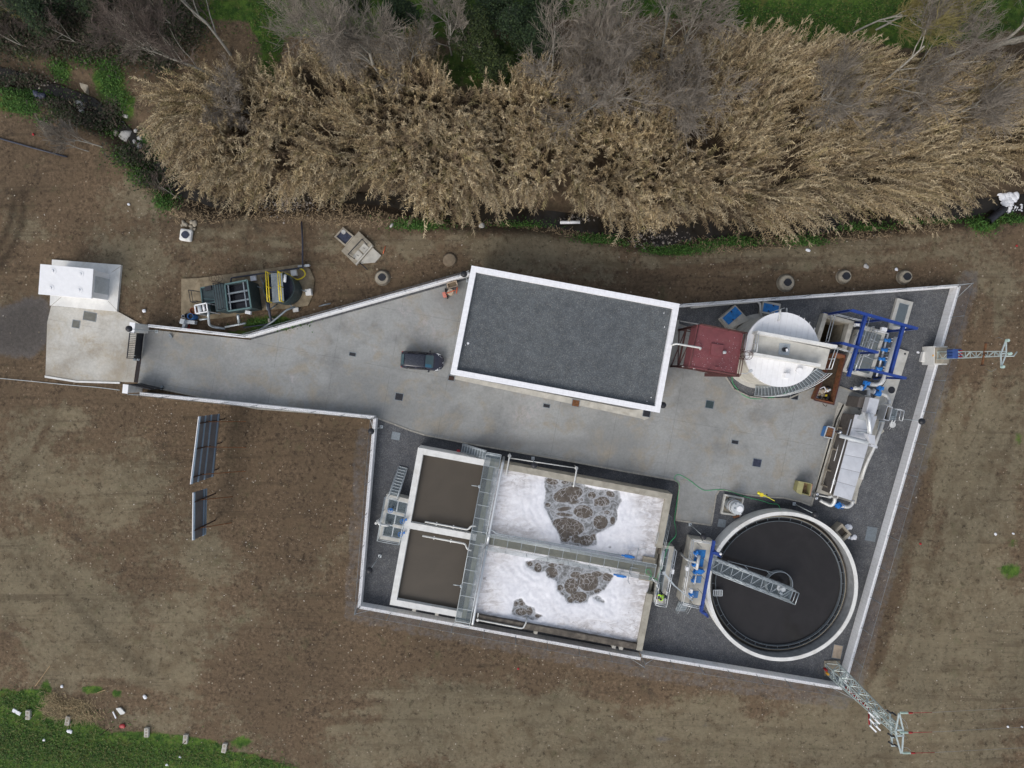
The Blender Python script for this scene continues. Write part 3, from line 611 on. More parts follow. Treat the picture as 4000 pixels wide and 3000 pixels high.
# ---------------------------------------------------------------- perimeter walls with mesh fences on top
def wall_run(name_lab, a, b, h=1.05, th=.28, fence=True, flabel=None, npost=None, ends=(0, 0)):
    A_, B_ = W(*a, h), W(*b, h); A_.z = B_.z = 0; d = (B_-A_); L = d.length; d /= L; n = Vector((-d.y, d.x, 0))
    A_ = A_-d*ends[0]; B_ = B_+d*ends[1]; L = (B_-A_).length
    mid = (A_+B_)/2
    t = thing('perimeter_wall', name_lab, 'wall', mid, 'white walls round the plant')
    for nm, w_, z0, z1 in (('wall_body', th-.06, -.2, h-.09), ('coping', th, h-.09, h)):
        m = MB(); m.add([A_-n*w_/2+Vector((0, 0, z0)), A_+n*w_/2+Vector((0, 0, z0)), A_+n*w_/2+Vector((0, 0, z1)), A_-n*w_/2+Vector((0, 0, z1)),
                         B_-n*w_/2+Vector((0, 0, z0)), B_+n*w_/2+Vector((0, 0, z0)), B_+n*w_/2+Vector((0, 0, z1)), B_-n*w_/2+Vector((0, 0, z1))],
                        [(3, 2, 6, 7), (0, 3, 7, 4), (2, 1, 5, 6), (0, 1, 2, 3), (7, 6, 5, 4)])
        o = m.build(nm, MT['wall_block'], t); uv = o.data.uv_layers.new(name='uv')
        for p in o.data.polygons:
            for li in p.loop_indices:
                v = o.data.vertices[o.data.loops[li].vertex_index].co+mid-A_; uv.data[li].uv = (v.dot(d), v.z+v.dot(n))
    if fence:
        f = thing('mesh_fence', flabel, 'fence', mid+Vector((0, 0, h)), 'wire fences on the plant walls')
        k = npost or max(1, round(L/3)); zf = 2.75
        m = MB(); m.add([A_+Vector((0, 0, h+.04)), B_+Vector((0, 0, h+.04)), B_+Vector((0, 0, zf)), A_+Vector((0, 0, zf))], [(0, 1, 2, 3)])
        o = m.build('wire_mesh', MT['chain_link'], f); uv = o.data.uv_layers.new(name='uv')
        for li, v in zip(range(4), ((0, 0), (L, 0), (L, zf-h), (0, zf-h))): uv.data[li].uv = v
        m = MB(); m.tube([A_+Vector((0, 0, zf)), B_+Vector((0, 0, zf))], .012, 5); m.tube([A_+Vector((0, 0, h+.06)), B_+Vector((0, 0, h+.06))], .008, 4); m.build('tension_wire', MT['galv_dark'], f)
        for i in range(k+1):
            q = A_+d*(L*i/k); m = MB(); m.tube([q+Vector((0, 0, h-.0)), q+Vector((0, 0, zf+.05))], .028, 7); m.build('post', MT['galv_dark'], f)
        for q, sg in ((A_, 1), (B_, -1)):
            m = MB(); m.tube([q+Vector((0, 0, zf-.1)), q+d*sg*1.3+Vector((0, 0, h))], .022, 6); m.build('brace', MT['galv'], f)
    return t
WR = [('white block wall north of the yard from the gate to the bend', (578, 1272), (956, 1314), 'wire fence on the short wall beside the small sludge tanks'),
      ('white block wall slanting from the bend to the flat-roofed building', (957, 1314), (1836, 1068), 'wire fence on the slanting wall between yard and small sludge tanks'),
      ('white block wall behind the white domed tank along the reed side', (2650, 1194), (3746, 1116), 'wire fence behind the white domed tank and the blue frame'),
      ('long white block wall beside the lattice pole with the transformer', (3748, 1116), (3296, 2690), 'long wire fence beside the lattice pole with the transformer'),
      ('white block wall south of the round clarifier', (3290, 2690), (2507, 2562), 'wire fence south of the round clarifier'),
      ('white block wall close along the foaming aeration tank', (2503, 2574), (1404, 2372), 'wire fence close along the foaming aeration tank'),
      ('white block wall on the billboard side of the brown water basins', (1402, 2374), (1463, 1634), 'wire fence on the billboard side of the brown water basins'),
      ('white block wall along the bare soil from lamp corner to gate', (1461, 1631), (545, 1538), 'wire fence along the bare soil from lamp corner to gate')]
for lab, a, b, fl in WR: wall_run(lab, a, b, flabel=fl)
# gate pillars and the two leaves
def pillar(px, py, lab, sx, sy):
    c = W(px, py, 0); t = thing('gate_pillar', lab, 'pillar', (c.x, c.y, 0), 'gate pillars')
    m = MB(); m.box((c.x, c.y, 1.1), (sx, sy, 2.2), R(-7)); m.build('pillar_body', MT['concrete_white'], t)
    m = MB(); m.box((c.x, c.y, 2.24), (sx+.1, sy+.1, .08), R(-7)); m.build('pillar_cap', MT['white_paint'], t)
    return t
pillar(574, 1285, 'pale pillar beside the lamp and the closed black gate leaf', .42, .85)
pillar(549, 1516, 'pale pillar holding the folded-back black gate leaf', .42, .75)
def gate_leaf(p, q, lab, bars):
    p, q = Vector(p), Vector(q); d = (q-p); L = d.length; d /= L; t = thing('gate_leaf', lab, 'gate', p, 'black gate leaves')
    m = MB(); up = Vector((0, 0, 1))
    m.beam(p+up*.12, q+up*.12, .07, .08); m.beam(p+up*2.15, q+up*2.15, .07, .07); m.beam(p+up*1.08, q+up*1.08, .06, .07)
    for a in (p, q): m.beam(a+up*.08, a+up*2.18, .07, .07)
    m.build('frame', MT['black'], t)
    m = MB(); m.beam(p+d*.04+up*.6, q-d*.04+up*.6, .03, .9); m.build('solid_panel', MT['black'], t)
    for i in range(1, bars):
        a = p+d*(L*i/bars); m = MB(); m.beam(a+up*1.115, a+up*2.115, .035, .035, d); m.build('bar', MT['black'], t)
    m = MB(); m.beam(q-d*.25+up*1.0+Vector((.06, 0, 0)), q-d*.25+up*1.2+Vector((.06, 0, 0)), .05, .05); m.build('latch', MT['galv'], t)
gate_leaf(W(563, 1304, .08), W(552, 1400, .08), 'closed black gate leaf with upright bars over a solid panel', 14)
gate_leaf(W(556, 1499, .08), W(640, 1518, .08), 'black gate leaf folded back against the white wall', 12)
m = MB(); a, b = W(545, 1398, .06), W(531, 1494, .06); n_ = (b-a).normalized().cross(Vector((0, 0, 1)))
m.prism([(p.x, p.y) for p in (a-n_*.16, a+n_*.16, b+n_*.16, b-n_*.16)], .05, .082)
gs = thing('gate_channel', 'dark slotted drain channel across the gateway', 'drain', (a.x, a.y, .05)); m.build('channel', MT['black'], gs)
m = MB()
for s_ in (-.17, .17): m.beam(a+n_*s_+Vector((0, 0, .03)), b+n_*s_+Vector((0, 0, .03)), .03, .05)
for i in range(24): 
    c = a.lerp(b, (i+.5)/24); m.beam(c-n_*.15+Vector((0, 0, .034)), c+n_*.15+Vector((0, 0, .034)), .03, .02)
m.build('slot_bars', MT['rust_dark'], gs)
for px, py, rz, lab in ((667, 1312, R(-60), 'small grey gate stop block lying on the yard near the lamp'), (632, 1514, R(60), 'small grey gate stop block at the end of the folded gate leaf')):
    c = W(px, py, .15); m = MB(); m.box((c.x, c.y, .17), (.42, .24, .2), rz); solo(m, 'gate_stop', MT['galv_dark'], lab, 'gate stop', 'gate stops', .03)
for i, (px, py) in enumerate(((527, 1404), (541, 1404))):
    c = W(px, py, .1); m = MB(); m.box((c.x, c.y, .11), (.26, .24, .1), R(-7)); m.box((c.x, c.y, .18), (.1, .14, .06), R(-7))
    solo(m, 'ground_latch', MT['galv_dark'], ('small steel floor latch outside the closed gate leaf', 'small steel floor latch right under the closed gate leaf')[i], 'latch', 'gate floor latches')
# ---------------------------------------------------------------- ball lamps
def lamp():
    t = thing('yard_lamp', 'x', 'lamp', (0, 0, 0), 'black globe lamps')
    m = MB(); m.box((0, 0, .02), (.3, .3, .04)); m.build('base_plate', MT['galv'], t)
    m = MB(); m.tube([(0, 0, .03), (0, 0, 3.9)], [.05, .035], 10); m.build('pole', MT['galv'], t)
    m = MB(); m.tube([(0, 0, 3.85), (0, 0, 3.98)], [.06, .1], 12); m.build('collar', MT['black'], t)
    m = MB(); m.sphere((0, 0, 4.13), .27, 24, 16, (1, 1, .88)); m.build('globe', MT['black_gloss'], t)
    m = MB(); m.sphere((0, 0, 4.2), .275, 24, 10, (1, 1, .72)); m.cyl((0, 0), .29, 4.1, 4.16, 24); m.build('shade_cap', MT['black'], t)
    return t
LAMPS = [((612, 1295), 'black globe lamp beside the entrance gate', .0), ((1490, 1667), 'black globe lamp at the wall corner by the yard edge', 0), ((1484, 2172), 'black globe lamp on the gravel beside the lower brown basin', 0), ((2696, 2049), 'black globe lamp leaning in front of the blue pump station', 0),
         ((3102, 1968), 'black globe lamp between the clarifier and the grit machine', 0), ((3487, 1631), 'black globe lamp over the long wall by the grit machine stair', 0), ((2082, 1790), 'black globe lamp over the long side of the aeration tank', 0), ((1827, 1097), 'black globe lamp at the building corner by the cement mixer', 0), ((2549, 1572), 'black globe lamp half hidden behind the building roof edge', 0)]
L0 = lamp()
for i, ((x, y), lab, _) in enumerate(LAMPS):
    o = L0 if i == 0 else copy_tree(L0); o.location = W(x, y, .05); o['label'] = lab
# ---------------------------------------------------------------- the flat-roofed building
BZ = 5.0
BA, BB, BC, BD = (Vector((*XY(*p, BZ), 0)) for p in ((1842, 1037), (2655.5, 1187), (2577, 1613), (1758.5, 1462)))
bt = thing('plant_building', 'long white building with dark gravel roof and white parapet', 'building', (BA+BB+BC+BD)/4)
def inset(P, k):
    c = sum(P, Vector())/len(P); out = []
    n = len(P)
    for i in range(n):
        a, b, d = P[i-1], P[i], P[(i+1) % n]; e1 = (b-a).normalized(); e2 = (d-b).normalized()
        out.append(b-e1*k+e2*k)
    return out
BP = [BA, BB, BC, BD]; Bi = inset(BP, .5); Bw = inset(BP, .06)
m = MB(); m.prism([(p.x, p.y) for p in Bw], -.2, 4.25); m.build('wall', MT['white_wall'], bt)
m = MB()
for i in range(4):
    a, b, c, d = BP[i], BP[(i+1) % 4], Bi[(i+1) % 4], Bi[i]; m.prism([(p.x, p.y) for p in (a, b, c, d)], 4.26, BZ)
m.build('parapet', MT['parapet_white'], bt)
m = MB(); Br = inset(BP, .502); m.sheet([(p.x, p.y) for p in Br], BZ-.42); rf = m.build('roof', MT['roof_gravel'], bt)
e = (BB-BA).normalized(); f = (BD-BA).normalized()
for k, (u, v, r) in enumerate(((1.0, 6.8, .12), (.8, 7.0, .05), (17.6, 1.0, .06), (17.9, 2.2, .07), (18.0, 8.6, .06), (17.7, 9.0, .05))):
    q = BA+e*u+f*v; m = MB(); m.rock((q.x, q.y, BZ-.40), r, k+40, .5); m.build('roof_debris', MT['litter_white'], bt)
# windows and doors in the walls (seen only from a step to the side)
for (p, q, n) in ((BD, BC, 4), (BC, BB, 2)):
    d = (q-p).normalized(); L = (q-p).length; nn = Vector((d.y, -d.x, 0))
    for i in range(n):
        c = p+d*(L*(i+.5)/n)-nn*(.06)
        if i == n//2:
            m = MB(); m.beam(c-d*.9+nn*.0+Vector((0, 0, 1.3)), c+d*.9+Vector((0, 0, 1.3)), .06, 2.4); m.build('door', MT['galv_dark'], bt)
        else:
            m = MB(); m.beam(c-d*.8+Vector((0, 0, 2.2)), c+d*.8+Vector((0, 0, 2.2)), .05, 1.0); w_ = m.build('window', MT['galv'], bt)
            m = MB(); m.beam(c-d*.72+nn*.01+Vector((0, 0, 2.2)), c+d*.72+nn*.01+Vector((0, 0, 2.2)), .05, .84); m.build('pane', MT['car_glass'], w_)
for k in range(3):
    q = BA+e*(1.4, 10.5, 16)[k]-f*.01; m = MB(); m.beam(q+Vector((0, 0, 4.65)), q+e*(.9, .3, .3)[k]+Vector((0, 0, 4.65)), .1, .16); m.build('wall_fitting', MT['white_paint'], bt)
# ---------------------------------------------------------------- white transformer hut on its concrete pad
HZ = 2.75
ht = thing('transformer_hut', 'white prefabricated concrete hut with flat roof beside the entrance', 'hut', W(330, 1110, 0))
Hr = [XY(*p, HZ) for p in ((157, 1031), (365, 1050), (357, 1166), (149, 1149))]
Hw = [XY(*p, HZ-.2) for p in ((172, 1037), (361, 1055), (353, 1161), (160, 1146))]
m = MB(); m.prism(Hw, -.1, HZ-.16); m.build('wall', MT['white_paint'], ht)
m = MB(); m.prism(Hr, HZ-.155, HZ); m.build('roof', MT['white_paint'], ht, .02)
for x, y in ((455, 685), (693, 712), (437, 830), (682, 850)):
    c = W(x/2.212, 750+y/2.212, HZ); m = MB(); m.cyl((c.x, c.y), .33, HZ-.01, HZ+.025, 24); m.cyl((c.x, c.y), .14, HZ+.02, HZ+.10, 16); m.build('lifting_point', MT['white_paint'], ht)
e1 = (Vector((*Hw[1], 0))-Vector((*Hw[2], 0))); mid = Vector((*Hw[2], 0))+e1*.5
m = MB(); m.beam(mid-e1*.3+Vector((.02, 0, 1.1)), mid+e1*.3+Vector((.02, 0, 1.1)), .05, 2.0); m.build('door', MT['frp_grey'], ht)
m = MB(); m.beam(Vector((*Hw[2], .06))+Vector((.03, 0, 0)), Vector((*Hw[1], .06))+Vector((.03, 0, 0)), .1, .14); m.build('plinth_stain', MT['rust'], ht)
m = MB(); m.prism([XY(*p) for p in ((209, 1015), (477, 1036), (461, 1218), (200, 1194))], -.1, .19); struct(m, 'hut_slab', MT['concrete_white'])
m = MB(); p0, p1, p2 = (W(*p, .20) for p in ((200, 1194), (461, 1218), (477, 1036)))
c0 = [W(*p, .19) for p in ((240, 1160), (423, 1176), (436, 1064))]
for a, b in ((p0, c0[0]), (p1, c0[1]), (p2, c0[2])): m.beam(a, b, .03, .012)
struct(m, 'slab_joints', MT['concrete_old'])
# ---------------------------------------------------------------- giant cane bed along the creek
REEDVIS = [(530, 290), (555, 450), (600, 520), (640, 700), (700, 770), (900, 805), (1050, 785), (1180, 765), (1300, 790), (1390, 735), (1500, 775), (1600, 850), (1750, 860), (1900, 818), (2000, 780), (2080, 800), (2200, 775), (2350, 872), (2500, 905), (2650, 885), (2800, 885),
           (2950, 922), (3060, 902), (3200, 848), (3400, 850), (3600, 840), (3700, 845), (3790, 800), (3850, 745), (3885, 700), (4010, 690), (4600, 640), (4600, 250), (4000, 240), (3700, 230), (3400, 170), (3140, 120), (2900, 115), (2640, 120), (2560, 60), (2420, 60), (2320, 130), (2200, 160),
           (2060, 230), (1950, 275), (1860, 335), (1760, 335), (1720, 230), (1640, 60), (1600, 150), (1450, 190), (1300, 190), (1180, 120), (1090, 190), (1050, 260), (960, 230), (850, 240), (700, 250)]
RB = [(NX+(x-NX)/1.055+(45 if x < 800 and y > 260 else 0), NY+(y-NY)/1.055-(70 if y > 600 else -14)) for x, y in REEDVIS]
def sample_poly(poly, n, seed):
    r = np.random.default_rng(seed); P = np.array(poly); x0, y0 = P.min(0); x1, y1 = P.max(0); out = []
    while sum(len(o) for o in out) < n:
        X = r.uniform(x0, x1, n*3); Y = r.uniform(y0, y1, n*3); k = polydist(X, Y, poly) > 0; out.append(np.stack([X[k], Y[k]], 1))
    return np.concatenate(out)[:n]
def px2w(p, z=0.0):
    return np.array([[*XY(a, b, z)] for a, b in p])
def reed_bed():
    r = np.random.default_rng(11); N = 15500
    p = sample_poly(RB, N, 3); xy = px2w(p)
    # clumps: keep stems where a lumpy field is high, so that dark gaps open between the stools
    dens = np.array([noise.noise(Vector((x*.30, y*.30, 3)))+.6*noise.noise(Vector((x*.75, y*.75, 9))) for x, y in xy])
    keep = dens > r.uniform(-.55, .22, N); xy = xy[keep]; p = p[keep]; dens = dens[keep]; N = len(xy)
    ed = polydist(p[:, 0], p[:, 1], RB)/40.0
    h = 3.6+1.1*r.random(N)+1.5*np.clip(dens, -.6, .8)+.7*np.array([noise.noise(Vector((x*.13, y*.13, 1))) for x, y in xy]); h = np.where(ed < 1.2, h*(.72+.23*ed), h)
    # lean: bent out over the creek along the edge, combed by the wind elsewhere
    fx = np.array([noise.noise(Vector((x*.11, y*.11, 21))) for x, y in xy]); fy = np.array([noise.noise(Vector((x*.11, y*.11, 33))) for x, y in xy])
    south = np.exp(-ed/3.2)*(p[:, 1] > 430); west = np.exp(-ed/3.2)*(p[:, 0] < 800)
    east = sm(p[:, 0], 2600, 3500)
    lx = .34*fx+.15*r.normal(size=N)-.45*west+.42*east; ly = .34*fy+.15*r.normal(size=N)-.60*south+.05*east
    gz0 = terrain(xy[:, 0], xy[:, 1])
    def curve(t, i):
        k = t**2.1; m = np.hypot(lx[i], ly[i])
        return np.stack([xy[i, 0]+lx[i]*h[i]*k, xy[i, 1]+ly[i]*h[i]*k, gz0[i]+h[i]*(t-.30*m*t**2.2)], -1)
    pal = np.array([(.41, .32, .185), (.33, .25, .14), (.25, .185, .11), (.50, .41, .265), (.20, .15, .095), (.29, .24, .12), (.16, .115, .075)])
    cl_ = np.array([noise.noise(Vector((x*.30, y*.30, 77))) for x, y in xy])[:, None]; st = pal[r.choice(7, N, p=[.25, .20, .14, .22, .08, .06, .05])]*r.uniform(.75, 1.2, (N, 1))*(1+.45*cl_)
    V = []; C = []; Q = []; T = []; b = 0
    # leaves in two ranks up each cane, feathered towards the tip
    Kl = 30; i = np.repeat(np.arange(N), Kl); n = len(i); t = np.clip(.30+.70*(np.tile(np.arange(Kl), N)+r.random(n))/Kl, 0, 1); P0 = curve(t, i)
    T_ = curve(np.minimum(t+.02, 1.02), i)-curve(t-.02, i); T_ /= np.linalg.norm(T_, axis=1)[:, None]
    a_st = np.repeat(r.uniform(0, 6.28, N), Kl)+r.normal(size=n)*.45; sd = np.stack([np.cos(a_st), np.sin(a_st), np.zeros(n)], 1)*np.where(np.tile(np.arange(Kl), N) % 2 == 0, 1, -1)[:, None]
    sd -= T_*(sd*T_).sum(1)[:, None]; sd /= np.linalg.norm(sd, axis=1)[:, None]
    sp = r.uniform(.45, 1.05, n)[:, None]; D1 = sd*np.sin(sp)+T_*np.cos(sp)
    L = (.36+.30*r.random(n))*(1.05-.45*(t-.3)/.7)
    P1 = P0+D1*(L*.5)[:, None]; P2 = P1+(D1*.85+sd*.15)*(L*.5)[:, None]; P2[:, 2] -= L*r.uniform(.05, .55, n); P1[:, 2] -= L*r.uniform(0, .12, n)
    wv = np.cross(D1, np.stack([np.zeros(n), np.zeros(n), np.ones(n)], 1)+r.normal(size=(n, 3))*.35); wv /= np.linalg.norm(wv, axis=1)[:, None]+1e-9
    w3 = wv*(.014+.016*r.random(n))[:, None]
    vv = np.stack([P0-w3*.7, P0+w3*.7, P1-w3, P1+w3, P2], 1).reshape(-1, 3); k = np.arange(n)*5
    V.append(vv); Q.append(np.stack([k, k+1, k+3, k+2], 1)); T.append(np.stack([k+2, k+3, k+4], 1))
    cc = st[i]*r.uniform(.72, 1.3, (n, 1)); C.append(np.repeat(cc, 5, 0)); b = len(vv)
    # plumes
    Kp = 8; keepp = r.random(N) < .4; ii = np.repeat(np.nonzero(keepp)[0], Kp); n = len(ii); P0 = curve(np.full(n, .96)+.05*r.random(n), ii)
    T_ = curve(np.full(n, 1.02), ii)-curve(np.full(n, .97), ii); T_ /= np.linalg.norm(T_, axis=1)[:, None]; D1 = T_+r.normal(size=(n, 3))*.32; L = .2+.22*r.random(n); P1 = P0+D1*L[:, None]
    wv = np.cross(D1, np.array([(0, 0, 1.)])+r.normal(size=(n, 3))*.3); wv /= np.linalg.norm(wv, axis=1)[:, None]+1e-9; w3 = wv*.022
    vv = np.stack([P0-w3, P0+w3, P1+w3*.5, P1-w3*.5], 1).reshape(-1, 3); k = b+np.arange(n)*4; V.append(vv); Q.append(np.stack([k, k+1, k+2, k+3], 1))
    C.append(np.repeat(np.array([(.42, .34, .215)])*r.uniform(.65, 1.15, (n, 1)), 4, 0)); b += len(vv)
    # stems: square tubes bent along the curve
    ts = [0, .3, .6, .85, 1.0]; i = np.arange(N); rad = .016; pts = [curve(np.full(N, t_), i) for t_ in ts]
    offs = np.array([(1, 0, 0), (0, 1, 0), (-1, 0, 0), (0, -1, 0)])*rad
    vv = np.stack([p_[:, None, :]+offs[None] for p_ in pts], 1).reshape(-1, 3); base = b+np.arange(N)*20
    for s_ in range(4):
        for c in range(4):
            a = base+s_*4+c; e = base+s_*4+(c+1) % 4; Q.append(np.stack([a, e, e+4, a+4], 1))
    V.append(vv); C.append(np.repeat(st*.9, 20, 0))
    o = npmesh('reed_bed', np.concatenate(V), (np.concatenate(Q), np.concatenate(T)), MT['reed'], None, False, {'tint': np.clip(np.concatenate(C), 0, 1)})
    tag(o, 'dense bed of dry straw-coloured giant cane along the creek', 'reeds', None, 'stuff')
reed_bed()
# fallen cane litter under and in front of the bed
def litter():
    r = np.random.default_rng(5); n = 5200; p = sample_poly([(640, 720), (900, 790), (1300, 770), (1600, 850), (2000, 800), (2400, 900), (2950, 925), (3700, 860), (3700, 900), (2900, 985), (2400, 960), (2000, 880), (1500, 890), (1000, 860), (700, 880), (560, 740)], n, 8)
    xy = px2w(p); z = terrain(xy[:, 0], xy[:, 1])+.02; az = r.uniform(0, 6.28, n); L = r.uniform(.12, .5, n); d = np.stack([np.cos(az)*L, np.sin(az)*L, r.uniform(-.02, .05, n)], 1); w_ = np.stack([-np.sin(az), np.cos(az), np.zeros(n)], 1)*.016
    P = np.stack([xy[:, 0], xy[:, 1], z], 1); vv = np.stack([P-w_, P+w_, P+d+w_, P+d-w_], 1).reshape(-1, 3); k = np.arange(n)*4
    o = npmesh('fallen_cane_litter', vv, np.stack([k, k+1, k+2, k+3], 1), MT['leaf'], None, False, {'tint': np.repeat(np.array([(.27, .20, .12)])*r.uniform(.45, 1.5, (n, 1)), 4, 0)}); tag(o, 'fallen bits of dry cane lying along the creek bank', 'litter', None, 'stuff')
litter()
# green weeds on the bank and grass
def weeds(name, lab, cat, spots, n, size, cols, seed, z=0., hgt=.25, wf=.28):
    r = np.random.default_rng(seed); wts = np.array([a[2]*a[3] for a in spots], float); ch = r.choice(len(spots), n, p=wts/wts.sum()); sp = np.array([a[:4] for a in spots], float)[ch]
    p = np.stack([sp[:, 0]+sp[:, 2]*.62*r.normal(size=n), sp[:, 1]+sp[:, 3]*.62*r.normal(size=n)], 1); xy = px2w(p); gz_ = terrain(xy[:, 0], xy[:, 1])
    az = r.uniform(0, 6.28, n); L = size*r.uniform(.5, 1.4, n); e = r.uniform(-.2, .8, n); d = np.stack([np.cos(az)*L, np.sin(az)*L, e*L], 1); w_ = np.stack([-np.sin(az), np.cos(az), np.zeros(n)], 1)*(L*wf)[:, None]
    P = np.stack([xy[:, 0], xy[:, 1], gz_+z+hgt*r.random(n)], 1); vv = np.stack([P, P+d*.5-w_, P+d, P+d*.5+w_], 1).reshape(-1, 3); k = np.arange(n)*4
    cl = np.array(cols)[r.integers(0, len(cols), n)]*r.uniform(.6, 1.35, (n, 1))
    o = npmesh(name, vv, np.stack([k, k+1, k+2, k+3], 1), MT['leaf'], None, False, {'tint': np.repeat(cl, 4, 0)}); tag(o, lab, cat, None, 'stuff')
GR = [(.035, .095, .014), (.05, .12, .02), (.03, .07, .012), (.075, .14, .03)]
weeds('bank_weeds', 'bright green weeds on the creek bank below the cane', 'weeds', [(1640, 872, 90, 20), (2060, 858, 100, 14), (2345, 925, 80, 20), (2640, 968, 110, 20), (2780, 945, 60, 14), (2900, 930, 70, 22), (3140, 930, 66, 24), (3370, 872, 90, 16), (3640, 856, 130, 12), (3840, 872, 46, 34), (3960, 850, 60, 20), (1620, 886, 90, 10), (2060, 872, 110, 9), (2360, 938, 90, 9), (2660, 982, 100, 10), (2900, 946, 70, 12), (3150, 942, 70, 14), (3400, 884, 90, 9),
      (60, 405, 60, 30), (110, 425, 46, 30), (430, 330, 44, 60), (470, 390, 34, 40), (225, 270, 40, 40), (170, 475, 24, 18), (510, 600, 70, 40), (560, 680, 50, 40), (1060, 1268, 90, 20), (640, 780, 40, 40), (2440, 958, 14, 8), (420, 490, 36, 30), (330, 240, 40, 20), (90, 350, 120, 20), (550, 560, 30, 40), (420, 250, 50, 30), (620, 700, 30, 40)], 19000, .17, GR, 41)
weeds('creek_undergrowth', 'dull brown and dark green undergrowth above the creek in the corner', 'undergrowth', [(120, 170, 170, 50), (350, 170, 120, 60), (560, 170, 110, 80), (700, 120, 90, 90), (200, 60, 200, 70), (520, 40, 160, 60), (640, 260, 50, 30), (30, 120, 120, 60), (60, 300, 90, 26), (240, 400, 70, 26), (380, 470, 60, 34), (520, 600, 60, 40), (300, 470, 90, 30), (600, 690, 50, 40), (420, 420, 50, 26)], 32000, .22, [(.05, .042, .03), (.035, .045, .02), (.07, .055, .038), (.03, .035, .018), (.085, .065, .05), (.022, .036, .014)], 47, 0, .9)
GSS = [(.036, .090, .012), (.055, .120, .018), (.075, .115, .024), (.026, .065, .010), (.11, .12, .035)]
weeds('meadow_grass', 'rough green meadow grass in the corner below the bare field', 'grass', [(120, 2900, 260, 80), (420, 2960, 240, 60), (750, 2960, 180, 40), (60, 2740, 80, 40), (1040, 2990, 90, 20), (-100, 2900, 200, 120), (170, 2700, 16, 30)], 16000, .16, GSS, 42, 0, .12)
weeds('far_bank_grass', 'green grass beyond the cane at the top edge', 'grass', [(1050, 60, 60, 120), (1080, 170, 24, 50), (2800, 40, 220, 50), (3150, 70, 200, 50), (3600, 50, 300, 60), (1950, 280, 100, 40), (600, 60, 200, 80), (2350, 20, 100, 30)], 14000, .18, GSS, 43, 0, .15)
weeds('dry_straw', 'flattened pale straw beside the concrete blocks in the field corner', 'straw', [(260, 2780, 60, 26), (340, 2800, 46, 14), (210, 2740, 30, 30), (290, 2755, 60, 16)], 3200, .55, [(.34, .27, .15), (.28, .215, .12), (.24, .18, .10)], 44, .0, .03, .03)
# ---------------------------------------------------------------- bare trees
def bare_tree(name, lab, px, py, h, seed, mat='twig', lean=(0, 0), spread=.55, forks=5, tr=.13, dens=1.0, group='bare grey trees in the cane', z0=None, twig=.0145, cat='tree'):
    rr = random.Random(seed); b = W(px, py, 0); z = float(terrain(np.array([b.x]), np.array([b.y]))[0]); b.z = z
    t = thing(name, lab, cat, b, group); mt, mc = MB(), MB()
    def prism3(m, p, q, r0, r1):
        d = (q-p).normalized(); u = Vector((0, 0, 1)) if abs(d.z) < .9 else Vector((1, 0, 0)); x = d.cross(u).normalized(); y = d.cross(x); k = len(m.v)
        for c, rad in ((p, r0), (q, r1)):
            for a in (0, 2.094, 4.189): v = c+(x*math.cos(a)+y*math.sin(a))*rad; m.v.append((v.x, v.y, v.z))
        m.f += [(k, k+1, k+4, k+3), (k+1, k+2, k+5, k+4), (k+2, k, k+3, k+5)]; m.sm += [True]*3
    def rv(s): return Vector((rr.gauss(0, s), rr.gauss(0, s), rr.gauss(0, s*.7)))
    def grow(p, d, L, r, lev):
        n = 4 if lev < 2 else 3; pts = [p]; q = p; dd = d.copy()
        for i in range(n):
            dd = (dd+rv(.13)+Vector((0, 0, .05))).normalized(); q = q+dd*(L/n); pts.append(q)
        r1 = max(r*.5, twig*.6)
        if lev <= 1: mt.tube(pts, [r+(r1-r)*i/n for i in range(n+1)], 7, False)
        else:
            for i in range(n): prism3(mc, pts[i], pts[i+1], r+(r1-r)*i/n, r+(r1-r)*(i+1)/n)
        if lev >= forks: return
        k = max(2, round((5 if lev == 0 else 5.4)*dens*rr.uniform(.8, 1.2)))
        for j in range(k):
            f = .30+.70*(j+rr.random())/k; i = min(n-1, int(f*n)); s0 = pts[i].lerp(pts[i+1], f*n-i)
            ax = (pts[i+1]-pts[i]).normalized(); o = ax.orthogonal().normalized(); o.rotate(Quaternion(ax, rr.uniform(0, 6.28)))
            nd = (ax*rr.uniform(.75, 1.15)+o*spread*rr.uniform(.6, 1.5)+Vector((0, 0, .12))).normalized()
            grow(s0, nd, L*rr.uniform(.46, .70), max(twig, r*rr.uniform(.34, .5)), lev+1)
    grow(b-Vector((0, 0, .2)), (Vector((lean[0], lean[1], 1))+rv(.05)).normalized(), h*.55, tr, 0)
    mt.build('trunk', MT['bark'], t); mc.build('crown', MT[mat], t)
    return t
